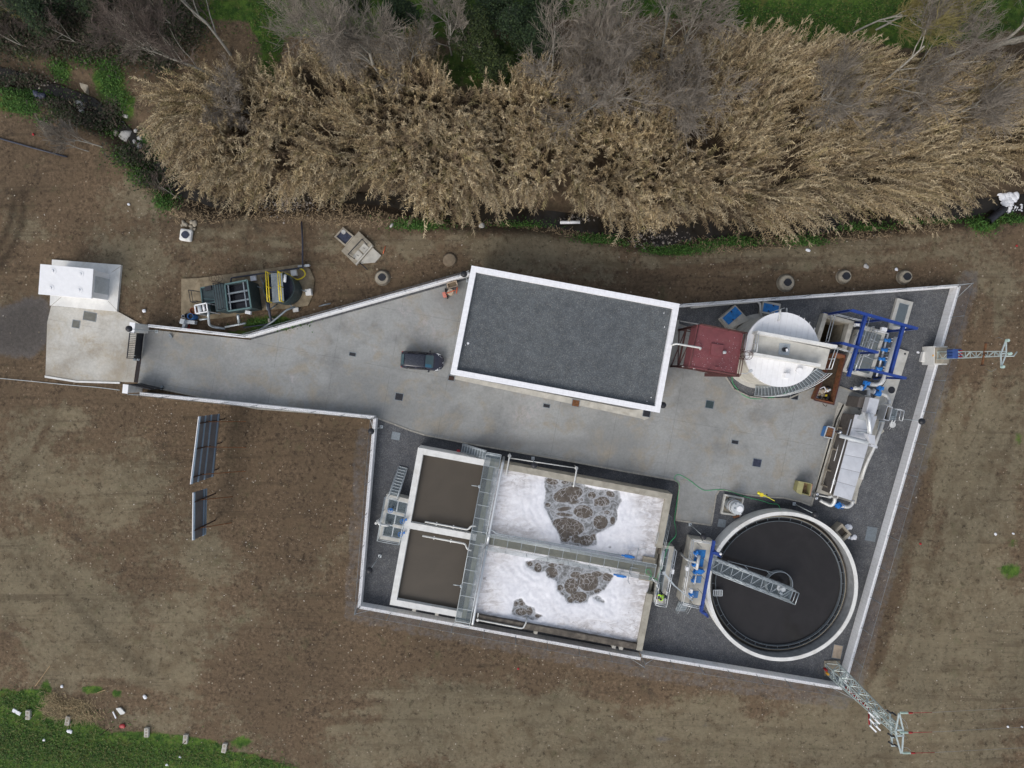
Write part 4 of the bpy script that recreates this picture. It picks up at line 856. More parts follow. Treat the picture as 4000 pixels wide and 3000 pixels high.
TREES = [('tall bare grey tree forking high above the gap in the cane', 1511, 312, 11.5, 101, (0, 0), .5, .15), ('slender bare grey tree with a straight pale stem beside the forked one', 1563, 289, 8.5, 102, (0, .05), .45, .10),
         ('thin bare tree leaning over the dark evergreens from the cane', 1610, 312, 7.5, 103, (.3, .1), .5, .08), ('bare young tree with one long stem in front of the dark evergreens', 1764, 212, 8.5, 104, (0, 0), .35, .07),
         ('low spreading bare tree at the edge of the dark evergreens', 1805, 236, 5.0, 105, (.5, .1), .6, .07), ('wide bare grey tree beside the green clearing', 1325, 240, 10, 106, (-.15, .1), .6, .13),
         ('low tangle of bare grey branches amid the straw cane', 1440, 345, 5.0, 107, (-.5, 0), .8, .09), ('pale bare tree bending towards the top above the middle cane', 2230, 318, 9, 108, (.15, .1), .55, .15), ('thick pale tree with an arching side limb in the middle cane', 2362, 425, 8.5, 109, (0, .05), .7, .19),
         ('broad bare tree with a fan of fine twigs beside the evergreens', 2176, 385, 9.0, 110, (-.25, .1), .6, .13), ('bare tree with a dark lower stem in the middle of the cane', 2258, 440, 7, 111, (0, .1), .55, .14), ('upright bare tree behind the arching pale one', 2579, 290, 8.5, 112, (.05, .1), .55, .11),
         ('sprawling bare tree whose limbs lie over the cane', 2511, 420, 7, 113, (.55, .1), .75, .12), ('low bare branches sunk in the cane beside the sprawling tree', 2700, 440, 5, 114, (-.6, .0), .8, .09), ('lichen-tinged bare tree reaching the top edge by the evergreens', 2235, 190, 8.5, 115, (0, 0), .45, .10),
         ('forked bare tree with a grey stem in the cane near the green field', 3150, 428, 8.5, 116, (0, .05), .5, .12), ('wind-combed bare tree trailing to one side over the cane', 3344, 375, 8.5, 117, (.45, .15), .6, .12), ('stout grey tree trunk with a snapped limb near the corner', 3768, 240, 9, 118, (.2, .1), .6, .24),
         ('thick grey trunk leaning out over the cane by the outfall side', 3836, 446, 9, 119, (.65, .1), .6, .2), ('low bare tree with long flat limbs in the dense cane', 3316, 488, 5.5, 120, (.75, .0), .7, .1), ('bare yellowish sapling at the green field edge', 3334, 125, 7, 121, (.1, 0), .5, .08), ('second bare yellowish sapling leaning over the green field', 3420, 115, 7.5, 122, (.35, .1), .55, .08),
         ('thin bare tree at the far corner of the green field', 3700, 70, 8, 123, (.3, .1), .6, .1), ('bare twiggy tree standing over the corner of the cane', 3950, 170, 8, 124, (.3, .1), .6, .11), ('small bare tree by the top edge above the middle clearing', 1720, 60, 6, 125, (.0, -.1), .7, .08),
         ('bare grey tree at the top edge over the clearing', 1250, 60, 7, 126, (.1, 0), .6, .1), ('bare tree spreading from the edge of the clearing', 900, 215, 9, 127, (-.25, .1), .6, .11), ('bare tree with thin grey limbs above the left end of the cane', 840, 300, 7, 128, (-.55, .0), .65, .1), ('low bare bush lying over the straw cane by the creek', 1010, 470, 4.5, 129, (-.5, -.1), .8, .07),
         ('bare grey tree fanned out over the middle of the cane', 2660, 250, 8, 130, (.15, .15), .6, .11), ('bare grey tree behind the long flat-limbed one', 3500, 330, 8, 131, (.4, .12), .65, .1), ('twiggy bare tree leaning over the cane towards the outfall', 3620, 480, 6, 132, (.5, 0), .7, .09), ('tall bare tree rising behind the sprawling limbs', 2450, 190, 9, 133, (.0, .1), .5, .1)]
for lab, x, y, h, sd_, ln, spd, tr in TREES:
    kk = .8 if sd_ in (103, 104, 105, 115, 125, 110) else 1.0
    bare_tree('bare_tree', lab, x, y, (h*1.38+.8)*kk, sd_, 'twig_yellow' if 'yellowish' in lab else 'twig_brown' if sd_ in (127, 128) else 'twig', ln, spd, 4, tr*1.25, 1.22*(.86 if kk < 1 else 1))
SHR = [('brownish bare thicket above the creek in the dark corner', 520, 130, 6, 201, (-.2, .2), 'twig_brown'), ('reddish bare thicket beside the clearing', 690, 110, 6.5, 202, (-.1, .2), 'twig_brown'), ('dull bare thicket over the creek mouth', 330, 190, 6, 203, (-.4, .2), 'twig_brown'), ('dull bare thicket at the outer end of the creek', 130, 190, 5.5, 204, (-.5, .1), 'twig_brown'),
       ('grey bare thicket between creek and cane', 640, 240, 5.5, 205, (-.3, .1), 'twig'), ('bare yellow-twigged shrub in the dark corner', 190, 90, 5, 206, (-.3, .1), 'twig_yellow'), ('bare thicket along the top edge near the dark corner', 760, 40, 7, 207, (-.2, .1), 'twig_brown')]
for lab, x, y, h, sd_, ln, mt_ in SHR: bare_tree('bare_thicket', lab, x, y, h, sd_, mt_, ln, .8, 4, .06, 1.05, 'bare thickets by the creek', cat='shrub')
bare_tree('leaning_shrub', 'pale bare shrub fanning its long rods over the creek bank', 405, 575, 5.2, 220, 'twig', (-1.5, .55), .42, 4, .06, 1.0, None, cat='shrub')
bare_tree('leaning_shrub', 'pale bare shrub lying across the bank above the white rocks', 350, 590, 4.2, 221, 'twig', (-1.4, -.05), .5, 4, .05, .9, None, cat='shrub')
bare_tree('leaning_shrub', 'fallen twiggy shrub at the corner of cane and bare soil', 690, 770, 4.0, 222, 'twig_brown', (-1.6, .9), .5, 3, .04, 1.0, None, cat='shrub')
# ---------------------------------------------------------------- dark evergreens
def evergreen(lab, px, py, h, rad, seed, cols):
    r = np.random.default_rng(seed); b = W(px, py, 0); t = thing('evergreen_tree', lab, 'tree', (b.x, b.y, 0), 'dark evergreens behind the cane')
    m = MB(); m.tube([(b.x, b.y, -.3), (b.x+.1, b.y, h*.6)], [.16, .07], 8)
    n = 15; cs = r.normal(size=(n, 3)); cs /= np.linalg.norm(cs, axis=1)[:, None]; cs = cs*r.uniform(.35, .85, (n, 1))*np.array([rad, rad, h*.36])+np.array([b.x, b.y, h*.6])
    for c in cs[:9]: m.tube([(b.x, b.y, h*.3), tuple(c)], [.06, .02], 5)
    m.build('trunk', MT['bark'], t)
    k = 8500; ci = r.integers(0, n, k); o_ = r.normal(size=(k, 3)); o_ /= np.linalg.norm(o_, axis=1)[:, None]; P = cs[ci]+o_*(r.random((k, 1))**.4)*np.array([rad*.42, rad*.42, h*.17])*r.uniform(.7, 1.2, (k, 1))
    az = r.uniform(0, 6.28, k); L = r.uniform(.08, .22, k); d = np.stack([np.cos(az)*L, np.sin(az)*L, r.uniform(-.6, .5, k)*L], 1); w_ = np.stack([-np.sin(az), np.cos(az), r.uniform(-.5, .5, k)], 1)*(L*.34)[:, None]
    vv = np.stack([P, P+d*.5-w_, P+d, P+d*.5+w_], 1).reshape(-1, 3)-np.array([b.x, b.y, 0]); q = np.arange(k)*4
    cl = np.array(cols)[r.integers(0, len(cols), k)]*r.uniform(.6, 1.4, (k, 1))
    o = npmesh('crown', vv, np.stack([q, q+1, q+2, q+3], 1), MT['leaf'], None, False, {'tint': np.repeat(cl, 4, 0)}); o.parent = t
DK = [(.018, .034, .014), (.025, .045, .018), (.035, .055, .02), (.016, .026, .014)]
for i, (lab, x, y, h, rd) in enumerate((('dark evergreen tree between the forked bare tree and the young stem', 1850, 190, 5.0, 2.4), ('dark evergreen tree at the top edge in the middle gap', 1990, 110, 5.5, 2.7), ('dark evergreen tree against the middle cane', 2080, 210, 4.6, 2.3), ('low dark evergreen nearest the cane in the middle gap', 1930, 280, 3.2, 2.0), ('dark evergreen half behind the tall forked bare tree', 1580, 120, 5.0, 2.0),
        ('dark evergreen in the far corner above the creek', 250, 110, 5.5, 2.6), ('dark evergreen at the outer corner behind yellow twigs', 60, 60, 5.5, 2.6), ('dark evergreen beside the brown thicket', 410, 30, 5.0, 2.4), ('dark evergreen at the top edge beside the middle bare trees', 2130, 60, 5, 2.2), ('small dark evergreen among the bare trees over the clearing', 1400, 60, 4, 1.7))):
    evergreen(lab, x, y, h, rd, 300+i, DK if i % 3 else [(c[0]*1.5, c[1]*1.25, c[2]) for c in DK])
# ---------------------------------------------------------------- stones
def stones():
    r = np.random.default_rng(77); N = 5200; P = []; Wd = [(-200, 1500, 1400, 3050), (600, 1500, 1420, 2350), (1300, 2450, 3200, 2980), (3350, 1000, 4100, 3000), (-200, 760, 900, 1260), (1000, 860, 3700, 1090)]
    wt = np.array([.30, .22, .16, .18, .06, .08]); ch = r.choice(6, N*2, p=wt); X = np.array([r.uniform(Wd[c][0], Wd[c][2]) for c in ch]); Y = np.array([r.uniform(Wd[c][1], Wd[c][3]) for c in ch])
    site = polydist(X, Y, SITE) < -20; gb = np.ones(len(X), bool)
    d_ = np.array([noise.noise(Vector((x*.004, y*.004, 5)))+.6*noise.noise(Vector((x*.012, y*.012, 15))) for x, y in zip(X, Y)]); keep = site & (d_ > r.uniform(-.45, .6, len(X))); X, Y = X[keep][:N], Y[keep][:N]; n = len(X)
    xy = px2w(np.stack([X, Y], 1)); rad = .018+.045*r.random(n)**4; z = terrain(xy[:, 0], xy[:, 1])
    ico = np.array([(0, 0, 1), (.89, 0, .45), (.28, .85, .45), (-.72, .53, .45), (-.72, -.53, .45), (.28, -.85, .45), (.72, .53, -.45), (-.28, .85, -.45), (-.89, 0, -.45), (-.28, -.85, -.45), (.72, -.53, -.45)])
    tri = np.array([(0, 1, 2), (0, 2, 3), (0, 3, 4), (0, 4, 5), (0, 5, 1), (1, 6, 2), (2, 7, 3), (3, 8, 4), (4, 9, 5), (5, 10, 1), (6, 7, 2), (7, 8, 3), (8, 9, 4), (9, 10, 5), (10, 6, 1)])
    a = r.uniform(0, 6.28, n); s = np.stack([r.uniform(.8, 1.6, n), r.uniform(.6, 1.1, n), r.uniform(.4, .8, n)], 1)*rad[:, None]
    v = ico[None]*s[:, None, :]*r.uniform(.8, 1.2, (n, 11, 1)); vx = v[..., 0]*np.cos(a)[:, None]-v[..., 1]*np.sin(a)[:, None]; vy = v[..., 0]*np.sin(a)[:, None]+v[..., 1]*np.cos(a)[:, None]
    V = np.stack([vx+xy[:, 0:1], vy+xy[:, 1:2], v[..., 2]+(z+rad*.15)[:, None]], -1).reshape(-1, 3); T = (tri[None]+(np.arange(n)*11)[:, None, None]).reshape(-1, 3)
    pal = np.array([(.38, .32, .25), (.30, .23, .16), (.50, .46, .40), (.25, .18, .12), (.42, .34, .26)]); c = pal[r.integers(0, 5, n)]*r.uniform(.7, 1.2, (n, 1))
    o = npmesh('field_stones', V, (np.zeros((0, 4), int), T), MT['pebbles'], None, True, {'tint': np.repeat(c, 11, 0)}); tag(o, 'small pale stones strewn over the bare soil round the plant', 'stones', None, 'stuff')
    # creek bed pebbles
    n2 = 900; pc = np.concatenate([np.stack([r.normal(1110, 60, 400), r.normal(795, 24, 400)], 1), np.stack([r.normal(2570, 70, 300), r.normal(925, 22, 300)], 1), np.stack([r.normal(80, 60, 120), r.normal(300, 20, 120)], 1), np.stack([r.normal(2260, 40, 80), r.normal(845, 8, 80)], 1)])
    xy = px2w(pc); n = len(xy); rad = .03+.09*r.random(n)**2.5; z = np.maximum(terrain(xy[:, 0], xy[:, 1]), -1.0); a = r.uniform(0, 6.28, n); s = np.stack([r.uniform(.8, 1.6, n), r.uniform(.6, 1.1, n), r.uniform(.5, .9, n)], 1)*rad[:, None]
    v = ico[None]*s[:, None, :]*r.uniform(.8, 1.2, (n, 11, 1)); vx = v[..., 0]*np.cos(a)[:, None]-v[..., 1]*np.sin(a)[:, None]; vy = v[..., 0]*np.sin(a)[:, None]+v[..., 1]*np.cos(a)[:, None]
    V = np.stack([vx+xy[:, 0:1], vy+xy[:, 1:2], v[..., 2]+(z+rad*.2)[:, None]], -1).reshape(-1, 3); T = (tri[None]+(np.arange(n)*11)[:, None, None]).reshape(-1, 3)
    c = np.array([(.26, .23, .20)])*r.uniform(.4, 1.5, (n, 1)); o = npmesh('creek_pebbles', V, (np.zeros((0, 4), int), T), MT['pebbles'], None, True, {'tint': np.repeat(c, 11, 0)}); tag(o, 'grey pebbles lying in the creek bed', 'pebbles', None, 'stuff')
stones()
# ---------------------------------------------------------------- biological reactor: two brown basins and two foaming basins
TZ = 1.85
TO = W(1633, 1748, TZ); TU = (W(2627, 1931, TZ)-TO); TL = TU.length; TU = TU/TL
TV = (W(1522, 2362, TZ)-TO); TH = TV.length; TV = TV/TH
TO.z = 0
def T(s, t, z=0.0): return TO+TU*s+TV*t+Vector((0, 0, z))
def Txy(s, t): p = T(s, t); return (p.x, p.y)
def rect(s0, s1, t0, t1): return [Txy(s0, t0), Txy(s1, t0), Txy(s1, t1), Txy(s0, t1)]
rt = thing('reactor_tank', 'big concrete tank with two brown basins and two foaming basins', 'tank', T(TL/2, TH/2))
SD = 7.15; TD = 7.45
def walls(nm, mat, L):
    m = MB()
    for s0, s1, t0, t1, z1 in L: m.prism(rect(s0, s1, t0, t1), -1.0, z1)
    return m.build(nm, MT[mat], rt)
walls('settling_walls', 'concrete_white', [(0, SD-.2, 0, .58, TZ), (0, .58, .58, TH-.58, TZ), (0, SD-.2, TH-.58, TH, TZ), (.58, SD-.2, TD-.3, TD+.3, TZ)])
walls('divider_wall', 'deck_wall', [(SD-.2, SD+.25, 0, TH, TZ-.003)])
walls('aeration_walls', 'concrete_tan', [(SD+.25, TL, 0, .58, TZ), (TL-.58, TL, .58, 5.25, TZ), (TL-.58, TL, 9.75, TH, TZ), (TL-.58, TL-.02, 5.25, 9.75, 1.05)])
walls('stained_wall', 'concrete_wet', [(SD+.25, TL-.58, TH-.58, TH-.03, TZ-.01)])
walls('walkway_wall', 'deck_wall', [(SD+.25, TL-.3, TD-.42, TD+.42, TZ-.002)])
for t0, t1 in ((.58, TD-.3), (TD+.3, TH-.58)):
    m = MB(); m.sheet(rect(.5, SD-.1, t0-.05, t1+.05), 1.3); m.build('brown_water', MT['water_brown'], rt)
for t0, t1 in ((-.0, 0),):
    m = MB()
    for s in (2.2, 4.4, 14.0, 21.6, 22.3): m = MB(); m.prism(rect(s, s+.35, TH, TH+.3), -.2, 1.7); m.build('buttress', MT['concrete'], rt)
m = MB(); m.prism(rect(TL-.1, TL+1.1, 5.25, 9.75), -.2, .9); 
# foam surfaces
PATCH = [[(2131, 1868), (2253, 1866), (2289, 1902), (2411, 1920), (2423, 1957), (2410, 2020), (2398, 2051), (2330, 2083), (2326, 2124), (2271, 2133), (2194, 2119), (2158, 2042), (2135, 2005), (2127, 1984)],
         [(2050, 2190), (2060, 2215), (2100, 2237), (2131, 2224), (2145, 2256), (2175, 2270), (2177, 2308), (2202, 2335), (2218, 2357), (2259, 2356), (2297, 2350), (2302, 2335), (2360, 2300), (2398, 2248), (2330, 2215), (2250, 2190), (2150, 2170)],
         [(1998, 2400), (2009, 2348), (2038, 2337), (2053, 2365), (2088, 2375), (2091, 2392), (2123, 2405), (2080, 2422), (2066, 2416)],
         [(2375, 2137), (2384, 2131), (2392, 2138), (2383, 2145)], [(2312, 2334), (2330, 2328), (2365, 2350), (2360, 2354), (2330, 2342)]]
BUB = [(2000+x/2.212, 1500+y/2.212, a/2.212, b/2.212, r_) for x, y, a, b, r_ in ((485, 955, 128, 64, -.25), (785, 1015, 58, 42, .1), (450, 1080, 58, 18, -.1), (615, 1105, 82, 56, .1), (765, 1195, 63, 60, 0), (490, 1235, 132, 76, .2), (378, 1232, 38, 68, .3), (455, 1130, 68, 14, .1), (640, 1352, 62, 46, 0), (450, 1330, 52, 36, .2), (712, 1320, 32, 26, 0), (345, 842, 52, 28, .2), (455, 850, 28, 14, 0), (555, 1345, 44, 32, 0), (870, 1180, 22, 32, 0), (690, 962, 34, 28, 0), (308, 1045, 24, 18, 0), (540, 1022, 44, 15, -.2), (850, 950, 40, 26, .5), (820, 1110, 26, 16, 0), (400, 1310, 26, 40, .3))]
BUB += [(1700+x/3.687, 2050+y/3.687, a/3.687, b/3.687, 0) for x, y, a, b in ((1350, 560, 55, 42), (1480, 620, 52, 70), (1670, 690, 92, 78), (1690, 580, 62, 28), (1960, 880, 100, 105), (1820, 560, 46, 26), (1800, 905, 44, 42), (1810, 1005, 40, 36), (2040, 1030, 82, 60), (1940, 1100, 36, 34), (2090, 1098, 34, 26), (1250, 1125, 48, 42), (1240, 1255, 84, 52), (1360, 1245, 42, 58), (1490, 1310, 52, 30), (1160, 1140, 30, 38), (2130, 780, 60, 70), (1400, 445, 45, 25))]
BUB += [(2200+x/1.904, 1980+y/1.904, a/1.904, b/1.904, 0) for x, y, a, b in ((185, 560, 78, 66), (55, 590, 44, 56), (335, 520, 44, 32), (130, 668, 46, 36), (55, 690, 26, 22), (262, 630, 30, 22), (95, 510, 40, 26), (250, 500, 40, 20))]
def foam_grid(s0, s1, t0, t1):
    ns, nt_ = int((s1-s0)/.11), int((t1-t0)/.11); ss = np.linspace(s0, s1, ns+1); tt = np.linspace(t0, t1, nt_+1); A_, B_ = np.meshgrid(ss, tt); a, b = A_.ravel(), B_.ravel()
    P = np.array(TO)[None]+a[:, None]*np.array(TU)[None]+b[:, None]*np.array(TV)[None]; P[:, 2] = 1.35; x, y = PIX(P)
    patch = np.zeros(len(a)); dmin = np.full(len(a), 1e9)
    for pg in PATCH:
        d = polydist(x, y, pg); wob = np.array([noise.noise(Vector((u*.02, v*.02, 2))) for u, v in zip(x, y)])*9; patch = np.maximum(patch, sm(d+wob, -14, 14)); dmin = np.minimum(dmin, -d)
    bub = np.zeros(len(a))
    for bx, by, ra, rb_, ro in BUB:
        dx, dy = x-bx, y-by; u_, v_ = dx*math.cos(ro)+dy*math.sin(ro), -dx*math.sin(ro)+dy*math.cos(ro); q_ = np.sqrt((u_/ra)**2+(v_/rb_)**2); bub = np.maximum(bub, np.clip(.5+(1-q_)*min(ra, rb_)/14, 0, 1))
    edge = np.minimum(np.minimum(a-s0, s1-a), np.minimum(b-t0, t1-b)); age = np.clip(sm(edge, 3.2, .3)*.9+.15, 0, 1)*sm(dmin, 10, 90)
    age = np.clip(age+.55*np.exp(-(((x-1900)/60)**2+((y-2340)/70)**2)), 0, 1); age = np.clip(age+.5*np.exp(-(((x-2560)/40)**2+((y-2000)/110)**2)), 0, 1)
    n1 = np.array([noise.noise(Vector((u*.55+v*.2, v*.28, 1)))+.55*noise.noise(Vector((u*1.9+v*.9, v*.9, 4)))+.3*noise.noise(Vector((u*4, v*3, 8))) for u, v in zip(a, b)])
    # ridges pushed outward from the bubbling patches
    rip = np.sin(dmin/4.6+n1*3.2)*np.exp(-dmin/240)*sm(dmin, 8, 40)
    P[:, 2] = 1.38+(1-patch)*(.07+.10*n1+.014*rip)-.06*patch+.02*n1*patch
    ny2, nx2 = A_.shape; ix = np.arange(ny2*nx2).reshape(ny2, nx2); F_ = np.stack([ix[:-1, :-1].ravel(), ix[1:, :-1].ravel(), ix[1:, 1:].ravel(), ix[:-1, 1:].ravel()], 1)
    P[:, :2] -= np.array(OFF[rt.name])[:2]
    o = npmesh('foam_surface', P, F_, MT['foam'], {'patch': patch, 'age': age, 'bub': bub}, True); o.parent = rt
foam_grid(SD+.25, TL-.45, .52, TD-.40); foam_grid(SD+.25, TL-.45, TD+.40, TH-.5)
# gratings and rails of the cross walkway
def grating(nm, quad, z, mat='grating', parent=None, frame=True, bars=None):
    m = MB(); m.sheet(quad, z); o = m.build(nm, MT[mat], parent)
    if frame:
        m = MB(); n = len(quad)
        for i in range(n):
            a, b = quad[i], quad[(i+1) % n]; m.beam((a[0], a[1], z-.02), (b[0], b[1], z-.02), .05, .07)
        for i in range(1, (bars or 0)):
            f = i/bars; a = Vector(quad[0]).lerp(Vector(quad[3]), f); b = Vector(quad[1]).lerp(Vector(quad[2]), f); m.beam((a.x, a.y, z+.012), (b.x, b.y, z+.012), .045, .025)
        m.build('grating_frame', MT['galv'], parent)
    return o
wk = thing('cross_walkway', 'steel walkway with handrails between brown basins and foam', 'walkway', T(SD, TH/2, TZ))
grating('deck', rect(SD-.72, SD+.72, -.75, TH+.35), TZ+.10, 'grating', wk, True, 13)
m = MB(); m.rail([T(SD-.70, 0.2, TZ+.1), T(SD-.70, TH+.33, TZ+.1), T(SD+.70, TH+.33, TZ+.1), T(SD+.70, TD+.8, TZ+.1)], 1.0, 1.9); m.build('handrail', MT['galv'], wk)
m = MB(); m.rail([T(SD-.70, -.72, TZ+.1), T(SD+.70, -.72, TZ+.1), T(SD+.70, TD-.8, TZ+.1)], 1.0, 1.9); m.build('handrail', MT['galv'], wk)
for t_ in (2.4, 11.9):
    m = MB(); p = T(SD-.75, t_, TZ+.9); m.tube([p, T(SD-1.5, t_+.02, TZ+.95)], .035, 8); m.tube([p-Vector((0, 0, .5)), p+Vector((0, 0, .35))], .05, 8); m.box(tuple(p+Vector((0, 0, .05))), (.2, .25, .2)); m.build('davit', MT['galv'], wk)
def stair(nm, lab, p, q, width, n, side, grp='steel stairs', rails=(1, 1), solid='grating_solid'):
    """p bottom, q top, treads level, width to the given side"""
    p, q = Vector(p), Vector(q); d = Vector((q.x-p.x, q.y-p.y, 0)); L = d.length; d /= L; sd = Vector((-d.y, d.x, 0))*side; t = thing(nm, lab, 'stair', p, grp)
    for k in (0, 1):
        o = sd*width*k; m = MB(); m.beam(p+o+Vector((0, 0, .03)), q+o+Vector((0, 0, -.05)), .04, .18); m.build('stringer', MT['galv'], t)
    for i in range(n):
        f = (i+.5)/n; c = p+d*(L*f)+Vector((0, 0, (q.z-p.z)*(i+1)/(n+0.0)-.0)); a = c-d*(L/n*.5); b = c+d*(L/n*.42); a.z = b.z = c.z-.04
        m = MB(); m.sheet([tuple((x+y)[:2]) for x, y in ((a, sd*.02), (b, sd*.02), (b, sd*(width-.02)), (a, sd*(width-.02)))], a.z); m.build('tread', MT[solid], t)
    m = MB()
    for i in range(n):
        f = (i+.5)/n; c = p+d*(L*f); c.z = p.z+(q.z-p.z)*(i+1)/n-.035; a = c-d*(L/n*.5); m.beam(a, a+sd*width, .05, .035)
    m.build('tread_nosings', MT['galv'], t)
    m = MB()
    for k in (0, 1):
        if not rails[k]: continue
        o = sd*width*k
        for h in (.5, .95): m.tube([p+o+Vector((0, 0, h)), q+o+Vector((0, 0, h))], .02, 6)
        for i in range(3): a = p.lerp(q, i/2)+o; m.tube([a, a+Vector((0, 0, .95))], .02, 6)
    m.build('handrail', MT['galv'], t); return t
stair('steel_stair', 'steel stair rising along the tank to the cross walkway', T(4.0, -.08, .05), T(SD-.75, -.08, TZ+.1), .8, 9, 1, rails=(0, 1))
m = MB(); c = T(3.75, -.25, .1); m.box((c.x, c.y, .95), (.32, .2, .18), R(-10)); m.tube([c, c+Vector((0, 0, .9))], .02, 6); solo(m, 'red_warning_box', MT['cable_red'], 'small red box at the foot of the walkway stair', 'box')
# centre walkway over the foam
cw = thing('centre_walkway', 'long steel walkway with rails crossing the white foam', 'walkway', T(15.5, TD, TZ))
grating('deck', rect(SD+.75, TL-.25, TD-.62, TD+.62), TZ+.10, 'grating_thin', cw, True, 0)
m = MB()
for i in range(13): s = SD+1.5+i*1.33; m.beam(T(s, TD-.6, TZ+.105), T(s, TD+.6, TZ+.105), .04, .03)
m.build('deck_joint', MT['galv'], cw)
for t_ in (TD-.62, TD+.62):
    m = MB(); m.rail([T(SD+.8, t_, TZ+.1), T(TL-.6, t_, TZ+.1)], 1.0, 2.1, .022, (.33, .66)); m.build('handrail', MT['galv'], cw)
m = MB(); m.tube(bend([T(SD+.75, TD-1.05, TZ+.3), T(SD+1.25, TD-1.05, TZ+.3), T(SD+1.6, TD-.82, TZ+.3), T(TL-3.3, TD-.95, TZ+.3)], .2), .055, 10); m.build('pipe', MT['galv'], cw)
m = MB()
for i in range(10): p = T(SD+2+i*1.3, TD-.62, TZ+.25); m.beam(p, p-TV*.3, .03, .03)
m.build('pipe_bracket', MT['galv'], cw)
for s, t_, lab in ((TL-3.0, TD-1.0, ''), (TL-3.4, TD+.95, '')):
    m = MB(); m.beam(T(s-.45, t_, TZ+.4), T(s+.3, t_, TZ+.4), .26, .26); m.tube([T(s-.75, t_, TZ+.4), T(s-.4, t_, TZ+.4)], .08, 8); m.tube([T(s+.3, t_, TZ+.4), T(s+.5, t_, TZ+.4)], .10, 8); g_ = m.build('mixer_motor', MT['valve_blue'], cw, .03)
    m = MB(); m.tube([T(s+.75, t_-.9, TZ+.2), T(s+.75, t_+.4, TZ+.2), T(s+.75, t_+.4, TZ+1.1)], .03, 6); m.tube([T(s+.75, t_-.9, TZ+.2), T(s+1.5, t_-.9, TZ+.2)], .03, 6); m.tube([T(s, t_, 1.2), T(s, t_, TZ+.4)], .05, 6); m.build('mixer_frame', MT['galv'], cw)
# pipes along the tank
def pipe(nm, lab, pts, r, mat='steel', cat='pipe', rad=.3, grp=None, n=12, extra=None):
    m = MB(); m.tube(bend(pts, rad), r, n)
    if extra: extra(m)
    return solo(m, nm, MT[mat], lab, cat, grp)
pipe('air_pipe', 'fat steel air pipe lying along the upper half of the cross walkway', [T(SD+1.0, -.35, .5), T(SD+1.0, -.05, TZ+.32), T(SD+.98, 1.0, TZ+.32), T(SD+.95, TD-.7, TZ+.32), T(SD+.95, TD+.4, TZ+.25)], .13, 'steel')
pipe('air_pipe', 'fat steel air pipe lying along the lower half of the cross walkway', [T(SD+.95, TD+.45, TZ+.42), T(SD+.95, TH-1, TZ+.42), T(SD+.95, TH+.3, TZ+.4), T(SD+.95, TH+.35, .4)], .13, 'steel')
def brk(p0, p1, n, dz=.12):
    def f(m):
        for i in range(n): q = Vector(p0).lerp(Vector(p1), (i+.5)/n); m.beam(q-Vector((0, 0, .1)), q-Vector((0, 0, dz+.1)), .05, .05); m.box(tuple(q), (.09, .34, .05), R(-10.4))
    return f
for k, (t_, sg) in enumerate(((TD-.62, -1), (TD+.75, 1))):
    pipe('decant_pipe', ('white decant pipe floating on the upper brown basin', 'white decant pipe floating on the lower brown basin')[k], [T(1.9, t_-.12*sg*0, TZ+.02), T(SD-1.55, t_, TZ+.02), T(SD-1.1, t_, TZ+.05), T(SD-.85, t_+.45*sg*(1 if k else 1), TZ+.1), T(SD-.4, t_+.5*sg, TZ+.1)], .085, 'pipe_grey', 'pipe', .25, 'white decant pipes', 12, brk(T(2.2, t_, TZ), T(SD-1.7, t_, TZ), 2))
pipe('air_manifold', 'slim pipe running outside the long tank wall by the globe lamp', [T(SD+1.55, -.55, 1.55), T(SD+7.9, -.75, 1.55)], .05, 'pipe_grey')
for k, s in enumerate((SD+1.5, SD+7.95)):
    pipe('drop_pipe', ('white drop pipe over the tank wall near the cross walkway', 'white drop pipe over the tank wall where brown bubbles rise')[k], [T(s, -.75, .1), T(s, -.75, 1.95), T(s, .25, 2.0), T(s, .95, 2.0), T(s, .97, 1.3)], .075, 'pipe_grey', 'pipe', .15, 'white drop pipes', 12,
         lambda m, s=s: (m.cyl(T(s, -.75), .17, 1.5, 1.62, 14), m.cyl(T(s, -.75), .13, 1.75, 1.82, 14)))
pipe('scum_pipe', 'pale pipe along the stained south wall of the foaming basin', [T(SD+1.4, TH-.15, TZ+.12), T(SD+5.75, TH-.12, TZ+.12), T(SD+5.95, TH-.85, TZ+.12), T(SD+5.95, TH-.95, 1.3)], .075, 'pipe_grey', 'pipe', .25, None, 12, lambda m: (m.cyl(T(SD+1.35, TH-.15), .13, TZ, TZ+.25, 12), m.box(tuple(T(SD+1.3, TH-.6, TZ+.1)), (.1, .4, .12), R(-10))))
# inlet chamber west of the basins
ic = thing('valve_chamber', 'concrete chamber with blue handwheel valves on the wall beside the brown basins', 'chamber', W(1538, 2020, 0))
C6 = K(1450, 1700, 3.857); IZ = 1.3
top = [C6(*p, IZ) for p in ((230, 885), (575, 968), (450, 1622), (112, 1560))]
def lerp2(Q, u, v): return (Q[0].lerp(Q[1], u)).lerp(Q[3].lerp(Q[2], u), v)
def sub(Q, u0, u1, v0, v1): return [tuple(lerp2(Q, *k)[:2]) for k in ((u0, v0), (u1, v0), (u1, v1), (u0, v1))]
m = MB()
for u0, u1, v0, v1 in ((0, .13, 0, 1), (.13, 1, 0, .09), (.13, 1, .92, 1), (.13, 1, .345, .40), (.5, 1, .625, .68)): m.prism(sub(top, u0, u1, v0, v1), -.2, IZ)
m.build('chamber_wall', MT['concrete_new'], ic)
m = MB(); m.sheet(sub(top, .05, .98, .05, .95), .55); m.build('water', MT['water_clear'], ic)
